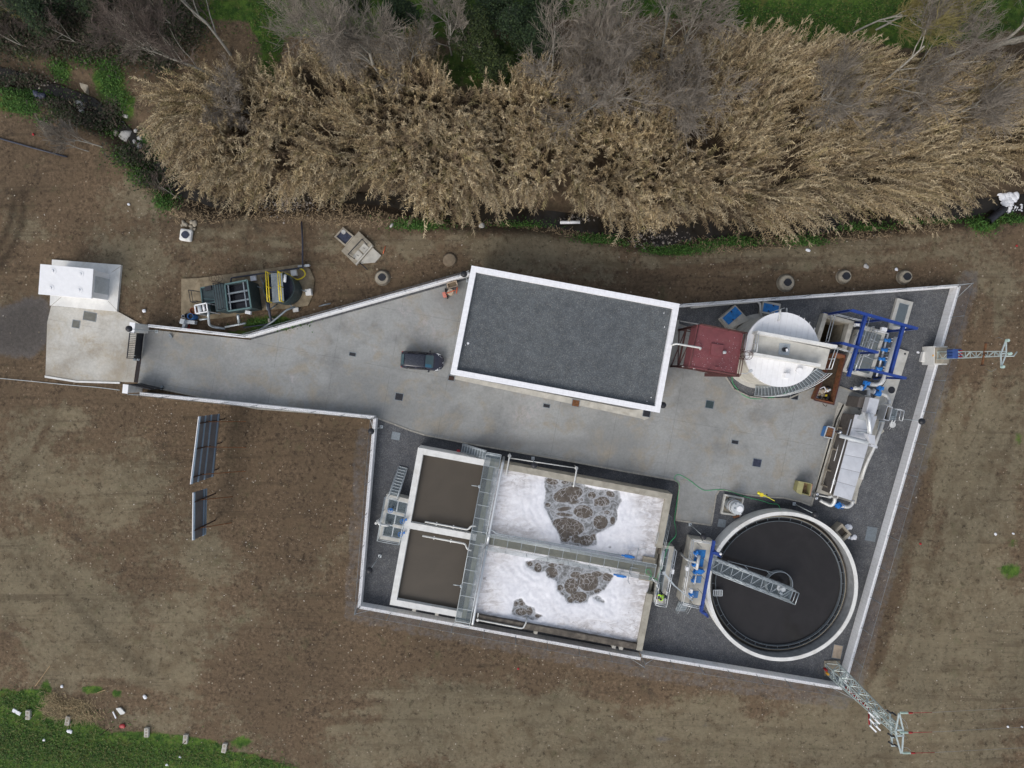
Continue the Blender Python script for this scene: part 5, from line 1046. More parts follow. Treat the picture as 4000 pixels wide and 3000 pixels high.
for u0, u1, v0, v1 in ((.13, .55, .09, .345), (.55, 1, .09, .345), (.13, .55, .40, .66), (.55, 1, .40, .625), (.13, .55, .66, .92), (.55, 1, .68, .92)): grating('grating', sub(top, u0+.01, u1-.01, v0+.005, v1-.005), IZ-.03, 'grating', ic)
tp = [lerp2(top, u, v) for u, v in ((.55, .03), (.03, .03), (.03, .98), (.97, .98))]
m = MB(); m.rail(tp, 1.0, 1.4); m.build('handrail', MT['galv'], ic)
m = MB(); m.rail([lerp2(top, .99, .08), lerp2(top, .99, .97)], 1.0, 1.1); m.build('handrail', MT['galv'], ic)
def handwheel(parent, c, r=.22, stem=.7):
    m = MB(); c = Vector(c); m.tube(arc(c, r, 0, 2*math.pi, 16, c.z), .022, 6)
    for k in range(4): a = k*math.pi/2+.4; m.tube([c, c+Vector((math.cos(a)*r, math.sin(a)*r, 0))], .016, 5)
    m.tube([c-Vector((0, 0, stem)), c+Vector((0, 0, .1))], .03, 8); m.box((c.x, c.y, c.z-stem*.6), (.16, .16, .3), .3); return m.build('handwheel', MT['valve_blue'], parent)
for x, y in ((290, 1135), (470, 1300), (440, 1495)): handwheel(ic, C6(x, y, IZ+.7))
for x, y in ((525, 1272), (495, 1470)):
    m = MB(); p = C6(x, y, IZ+.75); m.box(tuple(p), (.16, .2, .14), .3); m.tube([p-Vector((0, 0, .7)), p], .025, 6); m.build('actuator', MT['valve_blue'], ic)
pipe('inlet_pipe', 'grey bent pipe dropping into the valve chamber', [C6(150, 1250, .2), C6(110, 1290, 1.75), C6(115, 1340, 1.85), C6(255, 1365, 1.85), C6(268, 1330, 1.2)], .12, 'pipe_grey', 'pipe', .22, None, 12, lambda m: (m.cyl(C6(150, 1250, 0), .2, 1.3, 1.42, 14), m.cyl(C6(130, 1262, 0), .12, 1.5, 1.7, 12)))
stair('steel_stair', 'steel stair between gravel and valve chamber beside the brown basin', C6(548, 500, .05), C6(410, 930, IZ), .82, 10, -1)
# outlet channel on the far side with the worker
oc = thing('outlet_channel', 'railed concrete outlet channel at the end of the foaming basins', 'channel', T(TL+.6, TD+.5, 0)); OZ = 1.35
C8 = K(2480, 2020, 4.147)
oq = [C8(*p, OZ) for p in ((445, 455), (640, 480), (470, 1405), (285, 1370))]
m = MB()
for u0, u1, v0, v1 in ((0, .22, 0, 1), (.62, 1, 0, 1), (.22, .62, 0, .05), (.22, .62, .95, 1)): m.prism(sub(oq, u0, u1, v0, v1), -.2, OZ)
m.build('channel_wall', MT['concrete'], oc)
m = MB(); m.prism(rect(TL-1.55, TL-.35, TD-1.1, TD+1.15), 0, TZ-.15); m.build('landing', MT['concrete_old'], oc)
m = MB(); m.sheet(sub(oq, .1, .7, .03, .97), .75); m.build('water', MT['water_clear'], oc)
grating('grating', sub(oq, .22, .62, .05, .95), OZ-.01, 'grating', oc, True, 6)
for pts in ([lerp2(oq, .97, .02), lerp2(oq, .97, .985), lerp2(oq, .05, .985), lerp2(oq, .09, .74)], [lerp2(oq, .02, .06), lerp2(oq, .02, .36)], [T(TL-.5, TD+.75, OZ+.1), lerp2(oq, .05, .62), lerp2(oq, .07, .74)]):
    m = MB(); m.rail([p+Vector((0, 0, .0)) for p in pts], 1.05, 1.5, .024, (.5, .25)); m.build('handrail', MT['steel'], oc)
m = MB(); p = lerp2(oq, .95, .37)+Vector((0, 0, .95)); m.box(tuple(p), (.2, .42, .4), R(-10)); m.build('control_box', MT['white_paint'], oc)
for v in (.12, .88):
    m = MB(); a, b = lerp2(oq, -.25, v), lerp2(oq, .1, v); m.beam(a+Vector((0, 0, -.3)), b+Vector((0, 0, -.3)), .5, .35); m.build('weir_box', MT['concrete_wet'], oc)
stair('steel_stair', 'steel stair climbing to the outlet channel at the end of the foam', C8(555, -40, .08), C8(455, 430, OZ), .9, 11, -1)
m = MB(); a, b = C8(470, 900, 2.9), C8(640, 1110, 2.9)
m.beam(a, b, .14, .14); m.beam(b, C8(930, 1350, 2.6), .09, .09); m.tube([C8(450, 880, OZ), a], .06, 8); m.box(tuple(a), (.28, .22, .2), .5); m.tube([C8(930, 1350, 1.4), C8(930, 1350, 2.65)], .05, 8)
solo(m, 'lifting_davit', MT['galv'], 'grey steel davit arm slanting over the gap beside the worker', 'davit')
# ---------------------------------------------------------------- green hose
def hose(nm, lab, pts, r=.022, mat='green_hose'):
    V = [Vector(p) for p in pts]; out = []
    for i in range(len(V)-1):
        p0, p1, p2, p3 = V[max(0, i-1)], V[i], V[i+1], V[min(len(V)-1, i+2)]
        for k in range(7):
            t = k/7; out.append(.5*((2*p1)+(p2-p0)*t+(2*p0-5*p1+4*p2-p3)*t*t+(3*p1-p0-3*p2+p3)*t**3))
    m = MB(); m.tube(out+[V[-1]], r, 6); return solo(m, nm, MT[mat], lab, 'hose')
C3 = K(2000, 1500, 2.212); C9 = K(2200, 1980, 1.904); CA = K(2720, 1860, 3.662)
hose('garden_hose', 'green hose winding from the clarifier rim over the yard to the outlet channel', [CA(1200, 478, 1.5), CA(1185, 430, .9), CA(1150, 400, .2), CA(1060, 393, .1), CA(930, 350, .1), CA(700, 295, .11), CA(560, 245, .12), CA(430, 200, .12), CA(300, 192, .11), CA(120, 203, .11), CA(20, 150, .11), C3(1530, 830, .11), C3(1440, 783, .11), C3(1405, 815, .11), C3(1445, 870, .11), C3(1435, 960, .11), C3(1405, 1160, .1), C3(1415, 1250, .4),
      C9(836, 215, 1.5), C9(790, 270, 1.5), C9(760, 350, 1.45), C9(735, 440, 1.42), C9(710, 500, 1.45), C9(690, 545, 1.5), C9(640, 540, 1.8), C9(655, 500, 2.0), C9(640, 465, 2.05), C9(618, 470, 2.05), C9(620, 495, 2.05), C9(650, 515, 2.05), C9(695, 540, 1.6), C9(705, 560, 1.45)])
C4 = K(2780, 1150, 4.046)
hose('garden_hose', 'pale green hose following the kerb round the domed tank', [C4(320, 1290, .12), C4(335, 1400, .1), C4(400, 1490, .1), C4(470, 1570, .1), C4(600, 1640, .1), C4(780, 1650, .1), C4(960, 1625, .1), C4(1120, 1580, .1), C4(1240, 1500, .1), C4(1330, 1440, .1)])
# ---------------------------------------------------------------- round clarifier
CZ = 1.5; CC = W(3056, 2292, CZ); CC.z = 0; CR = 7.2
cl = thing('round_clarifier', 'large round clarifier with dark still water and pale concrete rim', 'clarifier', CC)
m = MB(); m.ring(CC, CR-.34, CR, -.3, CZ, 128); m.build('rim_wall', MT['concrete_white'], cl)
m = MB(); m.ring(CC, CR-.37, CR-.343, .25, CZ-.05, 128); m.build('rim_lining', MT['lining'], cl)
m = MB(); m.ring(CC, CR-1.02, CR-.372, -.2, .25, 128); m.build('launder_channel', MT['concrete_wet'], cl)
m = MB(); m.ring(CC, CR-.72, CR-.66, .1, .62, 128); m.build('weir_wall', MT['concrete_old'], cl)
m = MB(); n = 260; r0 = CR-.74
vs, fs = [], []
for i in range(n):
    a0, a1, a2 = (2*math.pi*(i+k)/n for k in (0, .5, 1)); b = len(vs)
    for a, z in ((a0, .38), (a1, .38), (a2, .38), (a2, .66), (a1, .58), (a0, .66)): vs.append((CC.x+r0*math.cos(a), CC.y+r0*math.sin(a), z))
    for a, z in ((a0, .38), (a1, .38), (a2, .38), (a2, .66), (a1, .58), (a0, .66)): vs.append((CC.x+(r0-.04)*math.cos(a), CC.y+(r0-.04)*math.sin(a), z))
    fs += [(b, b+1, b+4, b+5), (b+1, b+2, b+3, b+4), (b+7, b+6, b+11, b+10), (b+8, b+7, b+10, b+9), (b+5, b+4, b+10, b+11), (b+4, b+3, b+9, b+10)]
m.add(vs, fs); m.build('toothed_weir', MT['galv_dark'], cl)
m = MB(); m.ring(CC, CR-1.12, CR-1.09, .25, .72, 96)
for i in range(36): a = 2*math.pi*i/36; m.beam(CC+Vector(((CR-.76)*math.cos(a), (CR-.76)*math.sin(a), .6)), CC+Vector(((CR-1.1)*math.cos(a), (CR-1.1)*math.sin(a), .6)), .03, .03)
m.build('scum_baffle', MT['galv_dark'], cl)
m = MB(); A_ = [2*math.pi*k/96 for k in range(96)]; m.sheet([(CC.x+(CR-.73)*math.cos(a), CC.y+(CR-.73)*math.sin(a)) for a in A_], .45); m.build('water', MT['water_clear'], cl)
m = MB(); m.ring(CC, 1.22, 1.27, -.4, .95, 48); m.build('feed_well', MT['galv'], cl)
m = MB(); m.cyl(CC, .22, -.4, 1.9, 16); m.build('centre_column', MT['galv_dark'], cl)
CB = K(2740, 2100, 5.027)
m = MB(); a, b = CB(240, 1085, .85), CB(405, 1085, .85); n_ = Vector((0, 1, 0))
for o in (-.28, .28): m.beam(a+n_*o, b+n_*o, .05, .12)
for i in range(5): q = a.lerp(b, i/4); m.beam(q-n_*.28, q+n_*.28, .1, .05)
m.build('scum_box', MT['frp_grey'], cl)
# discharge box on the far side
CD = K(3000, 1500, 2.212)
db = thing('outlet_box', 'small concrete outlet box on the clarifier rim beside spilled foam', 'box', CD(650, 1290, 0))
q = [CD(*p, .9) for p in ((575, 1265), (640, 1205), (722, 1300), (655, 1360))]
m = MB()
for u0, u1, v0, v1 in ((0, 1, 0, .2), (0, 1, .8, 1), (.0, .12, .2, .8), (.8, 1, .2, .8)): m.prism(sub(q, u0, u1, v0, v1), -.1, .9)
m.build('box_wall', MT['concrete_old'], db); m = MB(); m.sheet(sub(q, .1, .9, .1, .9), .6); m.build('water', MT['water_brown'], db)
for k, (x, y) in enumerate(((705, 1240), (730, 1330))):
    m = MB()
    for i in range(9): p = CD(x+random.uniform(-38, 38), y+random.uniform(-16, 16), .06); m.rock((p.x, p.y, .03), random.uniform(.12, .26), i+k*20, .25)
    solo(m, 'foam_clump', MT['litter_white'], ('white foam clump on gravel above the outlet box', 'white foam clump on gravel below the outlet box')[k], 'foam', 'foam clumps by the outlet box')
# half bridge of the clarifier
br = thing('scraper_bridge', 'galvanised half bridge reaching to the middle of the clarifier', 'bridge', CB(600, 620, 1.6)); DZ = 1.75
b0, b1, b2, b3 = CB(235, 395, DZ), CB(170, 625, DZ), CB(1735, 1230, DZ), CB(1815, 1010, DZ)
grating('deck', [tuple(p[:2]) for p in (b0, b3, b2, b1)], DZ, 'grating', br, False)
m = MB()
for p, q in ((b0, b3), (b1, b2), (b3, b2), (b0, b1)): m.beam(p-Vector((0, 0, .2)), q-Vector((0, 0, .2)), .1, .34)
n = 8
for i in range(n):
    p, q = b0.lerp(b3, i/n), b1.lerp(b2, (i+.02)/n); p2 = b0.lerp(b3, (i+.9)/n); m.beam(p+Vector((0, 0, .015)), q+Vector((0, 0, .015)), .06, .03); m.beam(q+Vector((0, 0, .017)), p2+Vector((0, 0, .017)), .06, .03)
m.build('girder', MT['galv'], br)
for p, q in ((b0, b3), (b1, b2)):
    m = MB(); m.rail([p, q], 1.05, 1.15, .028, (.5, .12)); 
    for i in range(8): a = p.lerp(q, i/8); b = p.lerp(q, (i+1)/8); m.beam(a+Vector((0, 0, .06)), b+Vector((0, 0, 1.0)), .03, .03)
    m.build('handrail', MT['galv'], br)
m = MB(); m.rail([b3, b2], 1.05, 1.2, .028); m.build('handrail', MT['galv'], br)
m = MB(); c = CB(1590, 1005, DZ+.3); m.cyl(c, .42, DZ+.01, DZ+.12, 24); m.cyl(c, .2, DZ+.1, DZ+.55, 16); m.build('drive_motor', MT['frp_grey'], br)
m = MB(); p = CB(1550, 1090, DZ+.2); m.box(tuple(p), (.3, .18, .3), -.4); m.build('drive_gearbox', MT['galv'], br)
m = MB(); a, b = CB(515, 460, 1.2), CB(1430, 692, 1.2); m.tube([a, b], .035, 8)
for k in (.36, .84): q = a.lerp(b, k); m.beam(q, q+Vector((.3, -.35, .1)), .05, .05)
m.build('skimmer_arm', MT['galv'], br)
m = MB()
for k in range(2): p = CB(250+k*32, 350, DZ); m.beam(CB(225+k*35, 375, 1.5), CB(262+k*35, 325, 1.5), .07, .1)
m.build('support_bracket', MT['steel'], br)
# ---------------------------------------------------------------- pump station beside it
ps = thing('pump_station', 'concrete pump box with blue hatches beside the clarifier', 'pump station', W(2720, 2230, 0)); PZ = 1.35
pq = [C8(*p, PZ) for p in ((912, 345), (1290, 395), (1075, 1440), (728, 1362))]
m = MB(); m.prism([tuple(p[:2]) for p in pq], -.2, PZ); m.build('box_body', MT['concrete'], ps, .015)
for x0, y0, x1, y1, mt_ in ((985, 525, 1150, 660, 'hatch_blue'), (955, 660, 1120, 800, 'hatch_blue'), (960, 830, 1110, 925, 'hatch_blue'), (935, 945, 1085, 1062, 'hatch_faded'), (905, 1190, 1035, 1305, 'hatch_faded')):
    m = MB(); m.prism([C8(*p, PZ)[:2] for p in ((x0, y0), (x1, y0+8), (x1-22, y1+4), (x0-22, y1-6))], PZ+.004, PZ+.05); m.build('hatch', MT[mt_], ps, .01)
m = MB(); m.rail([C8(*p, PZ) for p in ((1270, 400), (905, 340), (735, 1355), (1060, 1430))], 1.0, 1.25, .024); m.build('handrail', MT['steel'], ps)
m = MB(); m.tube(bend([C8(730, 575, .1), C8(790, 640, .9), C8(840, 690, 1.75), C8(1020, 745, 1.75)], .3), .11, 12); m.tube([C8(1040, 620, 1.75), C8(1000, 850, 1.75)], .15, 12); m.build('header_pipe', MT['pipe_grey'], ps)
m = MB(); m.tube([C8(995, 925, 1.75), C8(965, 1085, 1.75)], .07, 10); m.build('branch_pipe', MT['pipe_grey'], ps)
for x, y in ((985, 590), (955, 780), (975, 900), (945, 1035), (905, 1255)):
    m = MB(); p = C8(x, y, 1.6); m.cyl((p.x, p.y), .17, PZ, PZ+.12, 14); m.cyl((p.x, p.y), .11, PZ+.1, PZ+.42, 12); m.box((p.x+.1, p.y+.14, PZ+.3), (.2, .28, .26), .4); m.build('valve_body', MT['valve_blue'], ps)
    m = MB(); p = C8(x+18, y+28, 1.6); m.tube(arc(p, .11, 0, 5.2, 10, PZ+.32), .035, 6); m.build('flange', MT['white_paint'], ps)
m = MB(); m.box(tuple(C8(1060, 870, 1.7)), (.55, .34, .4), R(-10)); m.tube([C8(1085, 880, 1.7), C8(1130, 880, 1.7)], .1, 10); m.build('pump_motor', MT['valve_blue'], ps, .03)
for x, y in ((840, 830), (908, 1192)):
    m = MB(); p = C8(x, y, 2.1); m.box(tuple(p), (.22, .36, .42), R(-10)); m.tube([Vector((p.x, p.y, PZ)), p], .025, 6); m.build('control_box', MT['white_paint'], ps)
m = MB()
for x, y in ((1005, 415), (1100, 665), (1065, 935), (1020, 1155), (885, 640), (900, 855), (885, 940), (890, 1350)): a = C8(x, y, PZ); m.tube([a, a+Vector((0, 0, 1.5))], .022, 6)
m.build('guard_post', MT['galv_dark'], ps)
stair('steel_stair', 'short steel stair down from the pump box to the gravel', C8(655, 1500, .06), C8(722, 1368, PZ), .92, 5, -1)
m = MB(); b_ = [C8(*p, 0)+Vector((0, 0, .02)) for p in ((1185, 452), (1000, 1372))]; tz = 3.6; t1, t2 = C8(1390, 592, tz), C8(1165, 1565, tz); e1_, e2_ = C8(1282, 380, tz), C8(1072, 1535, tz)
gf = thing('hoist_frame', 'blue steel hoist frame standing across the pump box', 'hoist frame', b_[0])
for b, t_ in zip(b_, (t1, t2)):
    m = MB(); m.box((b.x, b.y, PZ+.015), (.36, .36, .03)); m.ibeam(Vector((b.x, b.y, PZ)), Vector((b.x, b.y, tz-.1)), .18, .18); m.build('column', MT['blue_steel'], gf)
m = MB(); m.ibeam(e1_, e2_, .22, .3); m.build('hoist_beam', MT['blue_steel'], gf)
for p_, q_ in ((Vector((b_[0].x, b_[0].y, tz-.25)), C8(1250, 570, tz-.25)), (C8(1250, 570, tz+.2), C8(1390, 592, tz+.2)), (Vector((b_[1].x, b_[1].y, tz-.25)), e2_-Vector((0, 0, .25))), (e2_+Vector((0, 0, .1)), t2+Vector((0, 0, .1)))): m = MB(); m.ibeam(p_, q_, .17, .19); m.build('bracket_arm', MT['blue_steel'], gf)
m = MB(); m.sphere(tuple(C8(1390, 595, tz+.3)), .13, 12, 8); m.build('lamp_head', MT['white_paint'], gf)
# ---------------------------------------------------------------- round tank with the white cover
DH = 4.8; dt_c = W(3054, 1366, DH); dt_c.z = 0; DRr = 140/2331*(58-DH)
dt = thing('domed_tank', 'tall round tank with white ribbed cover and a concrete bridge', 'tank', dt_c)
m = MB(); m.ring(dt_c, DRr-.25, DRr+.03, -.2, DH-.25, 96); m.build('tank_wall', MT['concrete'], dt)
m = MB(); m.ring(dt_c, DRr, DRr+.42, -.2, .16, 96); m.build('footing', MT['concrete_new'], dt)
m = MB(); A_ = [2*math.pi*k/96 for k in range(96)]; rr_ = DRr+.12
m.prism([(dt_c.x+rr_*math.cos(a), dt_c.y+rr_*math.sin(a)) for a in A_], DH-.24, DH); m.build('cover', MT['white_paint'], dt)
ax = (C4(1985, 800, 5.6)-C4(720, 575, 5.6)); ax.z = 0; ax.normalize(); ay = Vector((-ax.y, ax.x, 0))
m = MB()
for i in range(-6, 7):
    x = i*.52; h_ = math.sqrt(max(0, (rr_-.03)**2-x*x))
    if h_ > .5: 
        c = dt_c+Vector((x, 0, DH+.004)); d_ = Vector((.15, 1, 0)).normalized(); m.beam(c-d_*h_*.985, c+d_*h_*.985, .035, .03)
m.build('cover_seams', MT['seam_white'], dt)
for (x, y), r_, h_ in (((1385, 1210), .24, .22),):
    p = C4(x, y, DH+.2); m = MB(); m.cyl((p.x, p.y), r_, DH, DH+.25, 24); m.cyl((p.x, p.y), r_+.05, DH+.2, DH+.27, 24); m.build('vent_cap', MT['white_paint'], dt)
p = C4(1185, 1285, DH+.3); m = MB(); m.box((p.x, p.y, DH+.25), (.42, .46, .5), -.1); m.build('hatch_box', MT['white_paint'], dt, .03)
p = C4(1065, 360, DH+.3); m = MB(); m.tube(bend([C4(1085, 270, DH-.6), C4(1090, 235, DH+.35), C4(1080, 300, DH+.45), C4(1068, 400, DH+.4), C4(1050, 418, DH+.1)], .2), .07, 10); m.build('vent_pipe', MT['pipe_grey'], dt)
# concrete bridge over the cover
BZ2 = DH+.35
bq = [C4(*p, BZ2) for p in ((700, 622), (1872, 868), (1790, 1190), (650, 925))]
m = MB(); m.prism([tuple(p[:2]) for p in bq], DH-.1, BZ2); m.build('bridge_slab', MT['concrete_new'], dt)
for a, b in (((722, 596), (1985, 825)), ((665, 940), (1722, 1122))):
    p, q = C4(*a, BZ2+.8), C4(*b, BZ2+.8); m = MB(); m.beam(p-Vector((0, 0, .55)), q-Vector((0, 0, .55)), .62*.4, 1.12); m.build('parapet', MT['concrete_white'], dt)
m = MB(); p = C4(1150, 865, BZ2+.05); m.box((p.x, p.y, BZ2+.02), (.95, 1.0, .03), R(-6)); m.build('drive_plate', MT['galv'], dt)
m = MB(); p = C4(1175, 870, BZ2+.4); m.cyl((p.x, p.y), .2, BZ2+.03, BZ2+.4, 20); m.build('mixer_motor', MT['black_gloss'], dt); m = MB(); p = C4(1188, 880, BZ2+.5); m.box(tuple(p), (.14, .24, .12), .2); m.build('motor_label', MT['white_paint'], dt)
for pts in ([C4(1905, 862, BZ2), C4(1800, 1180, BZ2)], [C4(672, 640, BZ2), C4(640, 915, BZ2)]):
    m = MB(); m.rail([pts[0], pts[1]], 1.0, .9, .025); m.build('handrail', MT['steel'], dt)
# spiral stair round the tank
st = thing('spiral_stair', 'curved steel stair winding up the side of the domed tank', 'stair', dt_c+Vector((0, -4, 0)))
a0, a1, nst = R(262), R(331), 22
r_in, r_out = DRr+.22, DRr+1.12
mN = MB()
for i in range(nst):
    f0, f1 = a0+(a1-a0)*i/nst, a0+(a1-a0)*(i+.92)/nst; z = .15+(BZ2-.15)*(i+1)/nst
    pts = [(dt_c.x+r*math.cos(a), dt_c.y+r*math.sin(a)) for r, a in ((r_in, f0), (r_out, f0), (r_out, f1), (r_in, f1))]
    m = MB(); m.sheet(pts, z); m.build('tread', MT['grating_solid'], st); mN.beam((*pts[0], z), (*pts[1], z), .05, .04)
mN.build('tread_nosings', MT['galv'], st)
def helix(r, dz, n=40): return [Vector((dt_c.x+r*math.cos(a0+(a1-a0)*i/n), dt_c.y+r*math.sin(a0+(a1-a0)*i/n), .15+(BZ2-.15)*i/n+dz)) for i in range(n+1)]
for r in (r_in, r_out): m = MB(); m.tube(helix(r, .05), .04, 6); m.build('stringer', MT['galv'], st)
m = MB()
for dz in (.5, 1.0): m.tube(helix(r_out, dz), .026, 6)
for i in range(0, 41, 5): p = helix(r_out, 0)[i]; m.tube([p, p+Vector((0, 0, 1.0))], .022, 6)
m.build('handrail', MT['steel'], st)
# blue covered boxes beside it
for lab, Q, cv in (('blue covered concrete box turned towards the building', [(132, 372), (372, 165), (600, 408), (275, 548)], [(172, 375), (374, 190), (478, 302), (270, 480)]),
                   ('smaller blue covered concrete box behind the domed tank', [(815, 98), (1097, 150), (1062, 340), (785, 292)], [(832, 135), (1066, 182), (1046, 305), (806, 266)])):
    t = thing('covered_box', lab, 'box', C4(*Q[0], 0), 'blue covered boxes'); m = MB(); m.prism([tuple(C4(*p, .75)[:2]) for p in Q], -.1, .75); m.build('box_wall', MT['concrete'], t)
    m = MB(); m.prism([tuple(C4(*p, .79)[:2]) for p in cv], .752, .80); m.build('cover', MT['hatch_blue'], t)
    for k in (0, 1): m = MB(); p = C4(*cv[k*2], .8).lerp(C4(*cv[k*2+1], .8), .5).lerp(C4(*cv[1-k], .8).lerp(C4(*cv[2+k], .8), .5), .25); m.box((p.x, p.y, .82), (.1, .16, .04), .8); m.build('handle', MT['black'], t)
pipe('wall_pipe', 'pale pipe along the wall bending to the domed tank', [C4(-330, 205, .55), C4(0, 172, .55), C4(730, 112, .55), C4(765, 150, .55), C4(785, 345, .55)], .11, 'pipe_grey', 'pipe', .3)
m = MB()
for x, y, L_ in ((985, 270, 40), (1185, 215, 90)): m.tube([C4(x, y+L_, 3.2), C4(x, y, 3.2)], .07, 8)
m.tube([C4(940, 285, 3.4), C4(1150, 215, 3.4)], .04, 6); m.tube([C4(905, 330, 3.3), C4(1080, 290, 3.3)], .05, 8); m.tube([C4(1160, 298, 3.2), C4(1195, 300, 3.2)], .12, 8)
solo(m, 'pipe_stubs', MT['pipe_grey'], 'pale pipe stubs sticking out behind the domed tank', 'pipes')
# ---------------------------------------------------------------- red sludge hopper on legs
CH = K(2620, 1220, 6.144); RZ = 6.4
hp = thing('sludge_hopper', 'tall dark red steel hopper on legs between building and domed tank', 'hopper', W(2720, 1370, 0))
hq = [CH(*p, RZ) for p in ((655, 300), (1722, 510), (1560, 1505), (435, 1305))]
hg = [Vector((p.x, p.y, 0)) for p in hq]; cen = sum(hg, Vector())/4
m = MB(); inn = [cen.lerp(p, .985) for p in hg]; low = [cen.lerp(p, .16) for p in hg]
m.prism([tuple(p[:2]) for p in inn], 4.4, RZ-.06); m.prism([tuple(p[:2]) for p in low], 2.5, 4.4, [tuple(p[:2]) for p in inn]); m.build('hopper_body', MT['red_paint'], hp)
m = MB(); m.prism([tuple(p[:2]) for p in hg], RZ-.055, RZ); m.build('top_plate', MT['red_paint'], hp)
m = MB()
for i in range(4): a, b = hg[i], hg[(i+1) % 4]; m.beam(a+Vector((0, 0, RZ-.02)), b+Vector((0, 0, RZ-.02)), .12, .16)
c_ = CH(1110, 900, RZ)
for p in hg: m.beam(p.lerp(cen, .04)+Vector((0, 0, RZ+.004)), p.lerp(cen, .8)+Vector((0, 0, RZ+.004)), .02, .012)
m.build('rim', MT['red_paint'], hp)
m = MB(); m.prism([tuple(CH(*p, RZ+.15)[:2]) for p in ((985, 745), (1278, 790), (1228, 1062), (955, 1015))], RZ+.002, RZ+.15); m.build('hatch', MT['red_paint'], hp, .01)
m = MB()
for p in hg: q = p.lerp(cen, .03); m.ibeam(q+Vector((0, 0, -.1)), q+Vector((0, 0, RZ-.1)), .2, .2)
m.build('leg', MT['red_dark'], hp)
m = MB()
for i in range(4):
    a, b = hg[i].lerp(cen, .03), hg[(i+1) % 4].lerp(cen, .03); m.beam(a+Vector((0, 0, .3)), b+Vector((0, 0, 2.6)), .08, .08); m.beam(b+Vector((0, 0, .3)), a+Vector((0, 0, 2.6)), .08, .08); m.beam(a+Vector((0, 0, 2.7)), b+Vector((0, 0, 2.7)), .14, .14)
    m.beam(a+Vector((0, 0, 2.8)), a.lerp(b, .5)+Vector((0, 0, 4.4)), .08, .08)
m.build('cross_brace', MT['red_dark'], hp)
m = MB(); o_ = .55
e_ = (hg[1]-hg[0]).normalized()
rp = [hg[0]+Vector((0, 0, RZ)), hg[1]+e_*.02+Vector((0, 0, RZ)), hg[2]+e_*.02+Vector((0, 0, RZ)), hg[3]+Vector((0, 0, RZ))]
m.rail([rp[0], rp[1], rp[1].lerp(rp[2], .4)], 1.05, 1.3, .026); m.rail([rp[1].lerp(rp[2], .6), rp[2], rp[2].lerp(rp[3], .6)], 1.05, 1.3, .026); m.rail([rp[3], rp[0]], .25, 1.8, .026, ()); m.build('handrail', MT['red_dark'], hp)
m = MB(); l0, l1 = rp[1].lerp(rp[2], .44)+e_*.12, rp[1].lerp(rp[2], .56)+e_*.12
for l in (l0, l1): m.tube([Vector((l.x, l.y, .3)), Vector((l.x, l.y, RZ+1.1))], .025, 6)
for i in range(22): z = .5+i*.28; m.tube([Vector((l0.x, l0.y, z)), Vector((l1.x, l1.y, z))], .015, 5)
lm = (l0+l1)/2+e_*.32; lm.z = 0
for z in (2.6, 3.6, 4.6, 5.6, 6.6, 7.3): m.tube([Vector((lm.x+.38*math.cos(a), lm.y+.38*math.sin(a), z)) for a in [k*2*math.pi/14 for k in range(15)]], .018, 5)
for k in range(5): a = -1.3+k*.65; m.tube([Vector((lm.x+.38*math.cos(a), lm.y+.38*math.sin(a), z)) for z in (2.5, 7.3)], .015, 5)
m.build('caged_ladder', MT['red_dark'], hp)
m = MB(); p = CH(1295, 960, RZ+.2); m.cyl((p.x, p.y), .14, RZ, RZ+.25, 14); m.sphere((p.x, p.y, RZ+.27), .11, 10, 8); m.build('level_sensor', MT['frp_grey'], hp)
m = MB(); p = CH(1100, 1320, RZ+.1); m.beam(CH(1060, 1310, RZ+.06), CH(1140, 1330, RZ+.06), .1, .1); m.build('lifting_lug', MT['red_paint'], hp)
m = MB(); m.ibeam(CH(820, 1500, RZ-.9), CH(1640, 1510, RZ-.9), .3, .3); m.build('service_beam', MT['red_dark'], hp)
rs = random.Random(4)
m = MB()
for i in range(130):
    u, v = rs.random(), rs.random()**.6; p = lerp2(hq, .05+.9*u, .05+.9*v); m.rock((p.x, p.y, RZ+.004), rs.uniform(.008, .02), i, .3)
o = m.build('paint_specks', MT['litter_white'], hp); o['kind'] = 'stuff'
pipe('feed_pipe', 'white pipe running from the building onto the red hopper', [CH(20, 790, 4.6), CH(60, 775, 6.8), CH(130, 752, 6.95), CH(640, 840, 6.95), CH(725, 855, 6.95), CH(700, 890, 6.5)], .085, 'pipe_grey', 'pipe', .2)
pipe('tie_pipe', 'pale pipe on the building side of the red hopper', [CH(235, 212, 2.0), CH(690, 290, 3.0), CH(1050, 360, 4.6)], .05, 'pipe_grey')
m = MB(); m.tube([CH(275, 1300, 4.6), CH(560, 1320, 5.6)], .05, 8); m.box(tuple(CH(562, 1318, 5.7)), (.2, .3, .12), .2); m.tube([CH(670, 1355, 5.2), CH(885, 1375, 5.2)], .04, 8); solo(m, 'spotlight_bracket', MT['pipe_grey'], 'pale spotlight bracket on the yard side of the red hopper', 'bracket')
m = MB(); m.tube([CH(1660, 1470, 6.0), CH(1830, 1470, 6.0), CH(1900, 1400, 6.3)], .035, 8); m.box(tuple(CH(1920, 1405, 6.3)), (.3, .22, .14), .5); solo(m, 'hopper_floodlight', MT['frp_grey'], 'small floodlight on an arm between hopper and white cover', 'floodlight')
# ---------------------------------------------------------------- headworks: pit, screens, blue frame
C5 = K(3180, 1180, 5.53)
pit = thing('pump_pit', 'deep open concrete pit with submersible pumps beside the domed tank', 'pit', C5(450, 700, 0)); QZ = .75
pq_o = [C5(*p, QZ) for p in ((215, 235), (870, 420), (690, 1075), (20, 880))]
m = MB()
for u0, u1, v0, v1 in ((0, .13, 0, 1), (.86, 1, 0, 1), (.13, .86, 0, .10), (.13, .86, .92, 1)): m.prism(sub(pq_o, u0, u1, v0, v1), -.2, QZ)
m.build('pit_rim', MT['concrete'], pit)
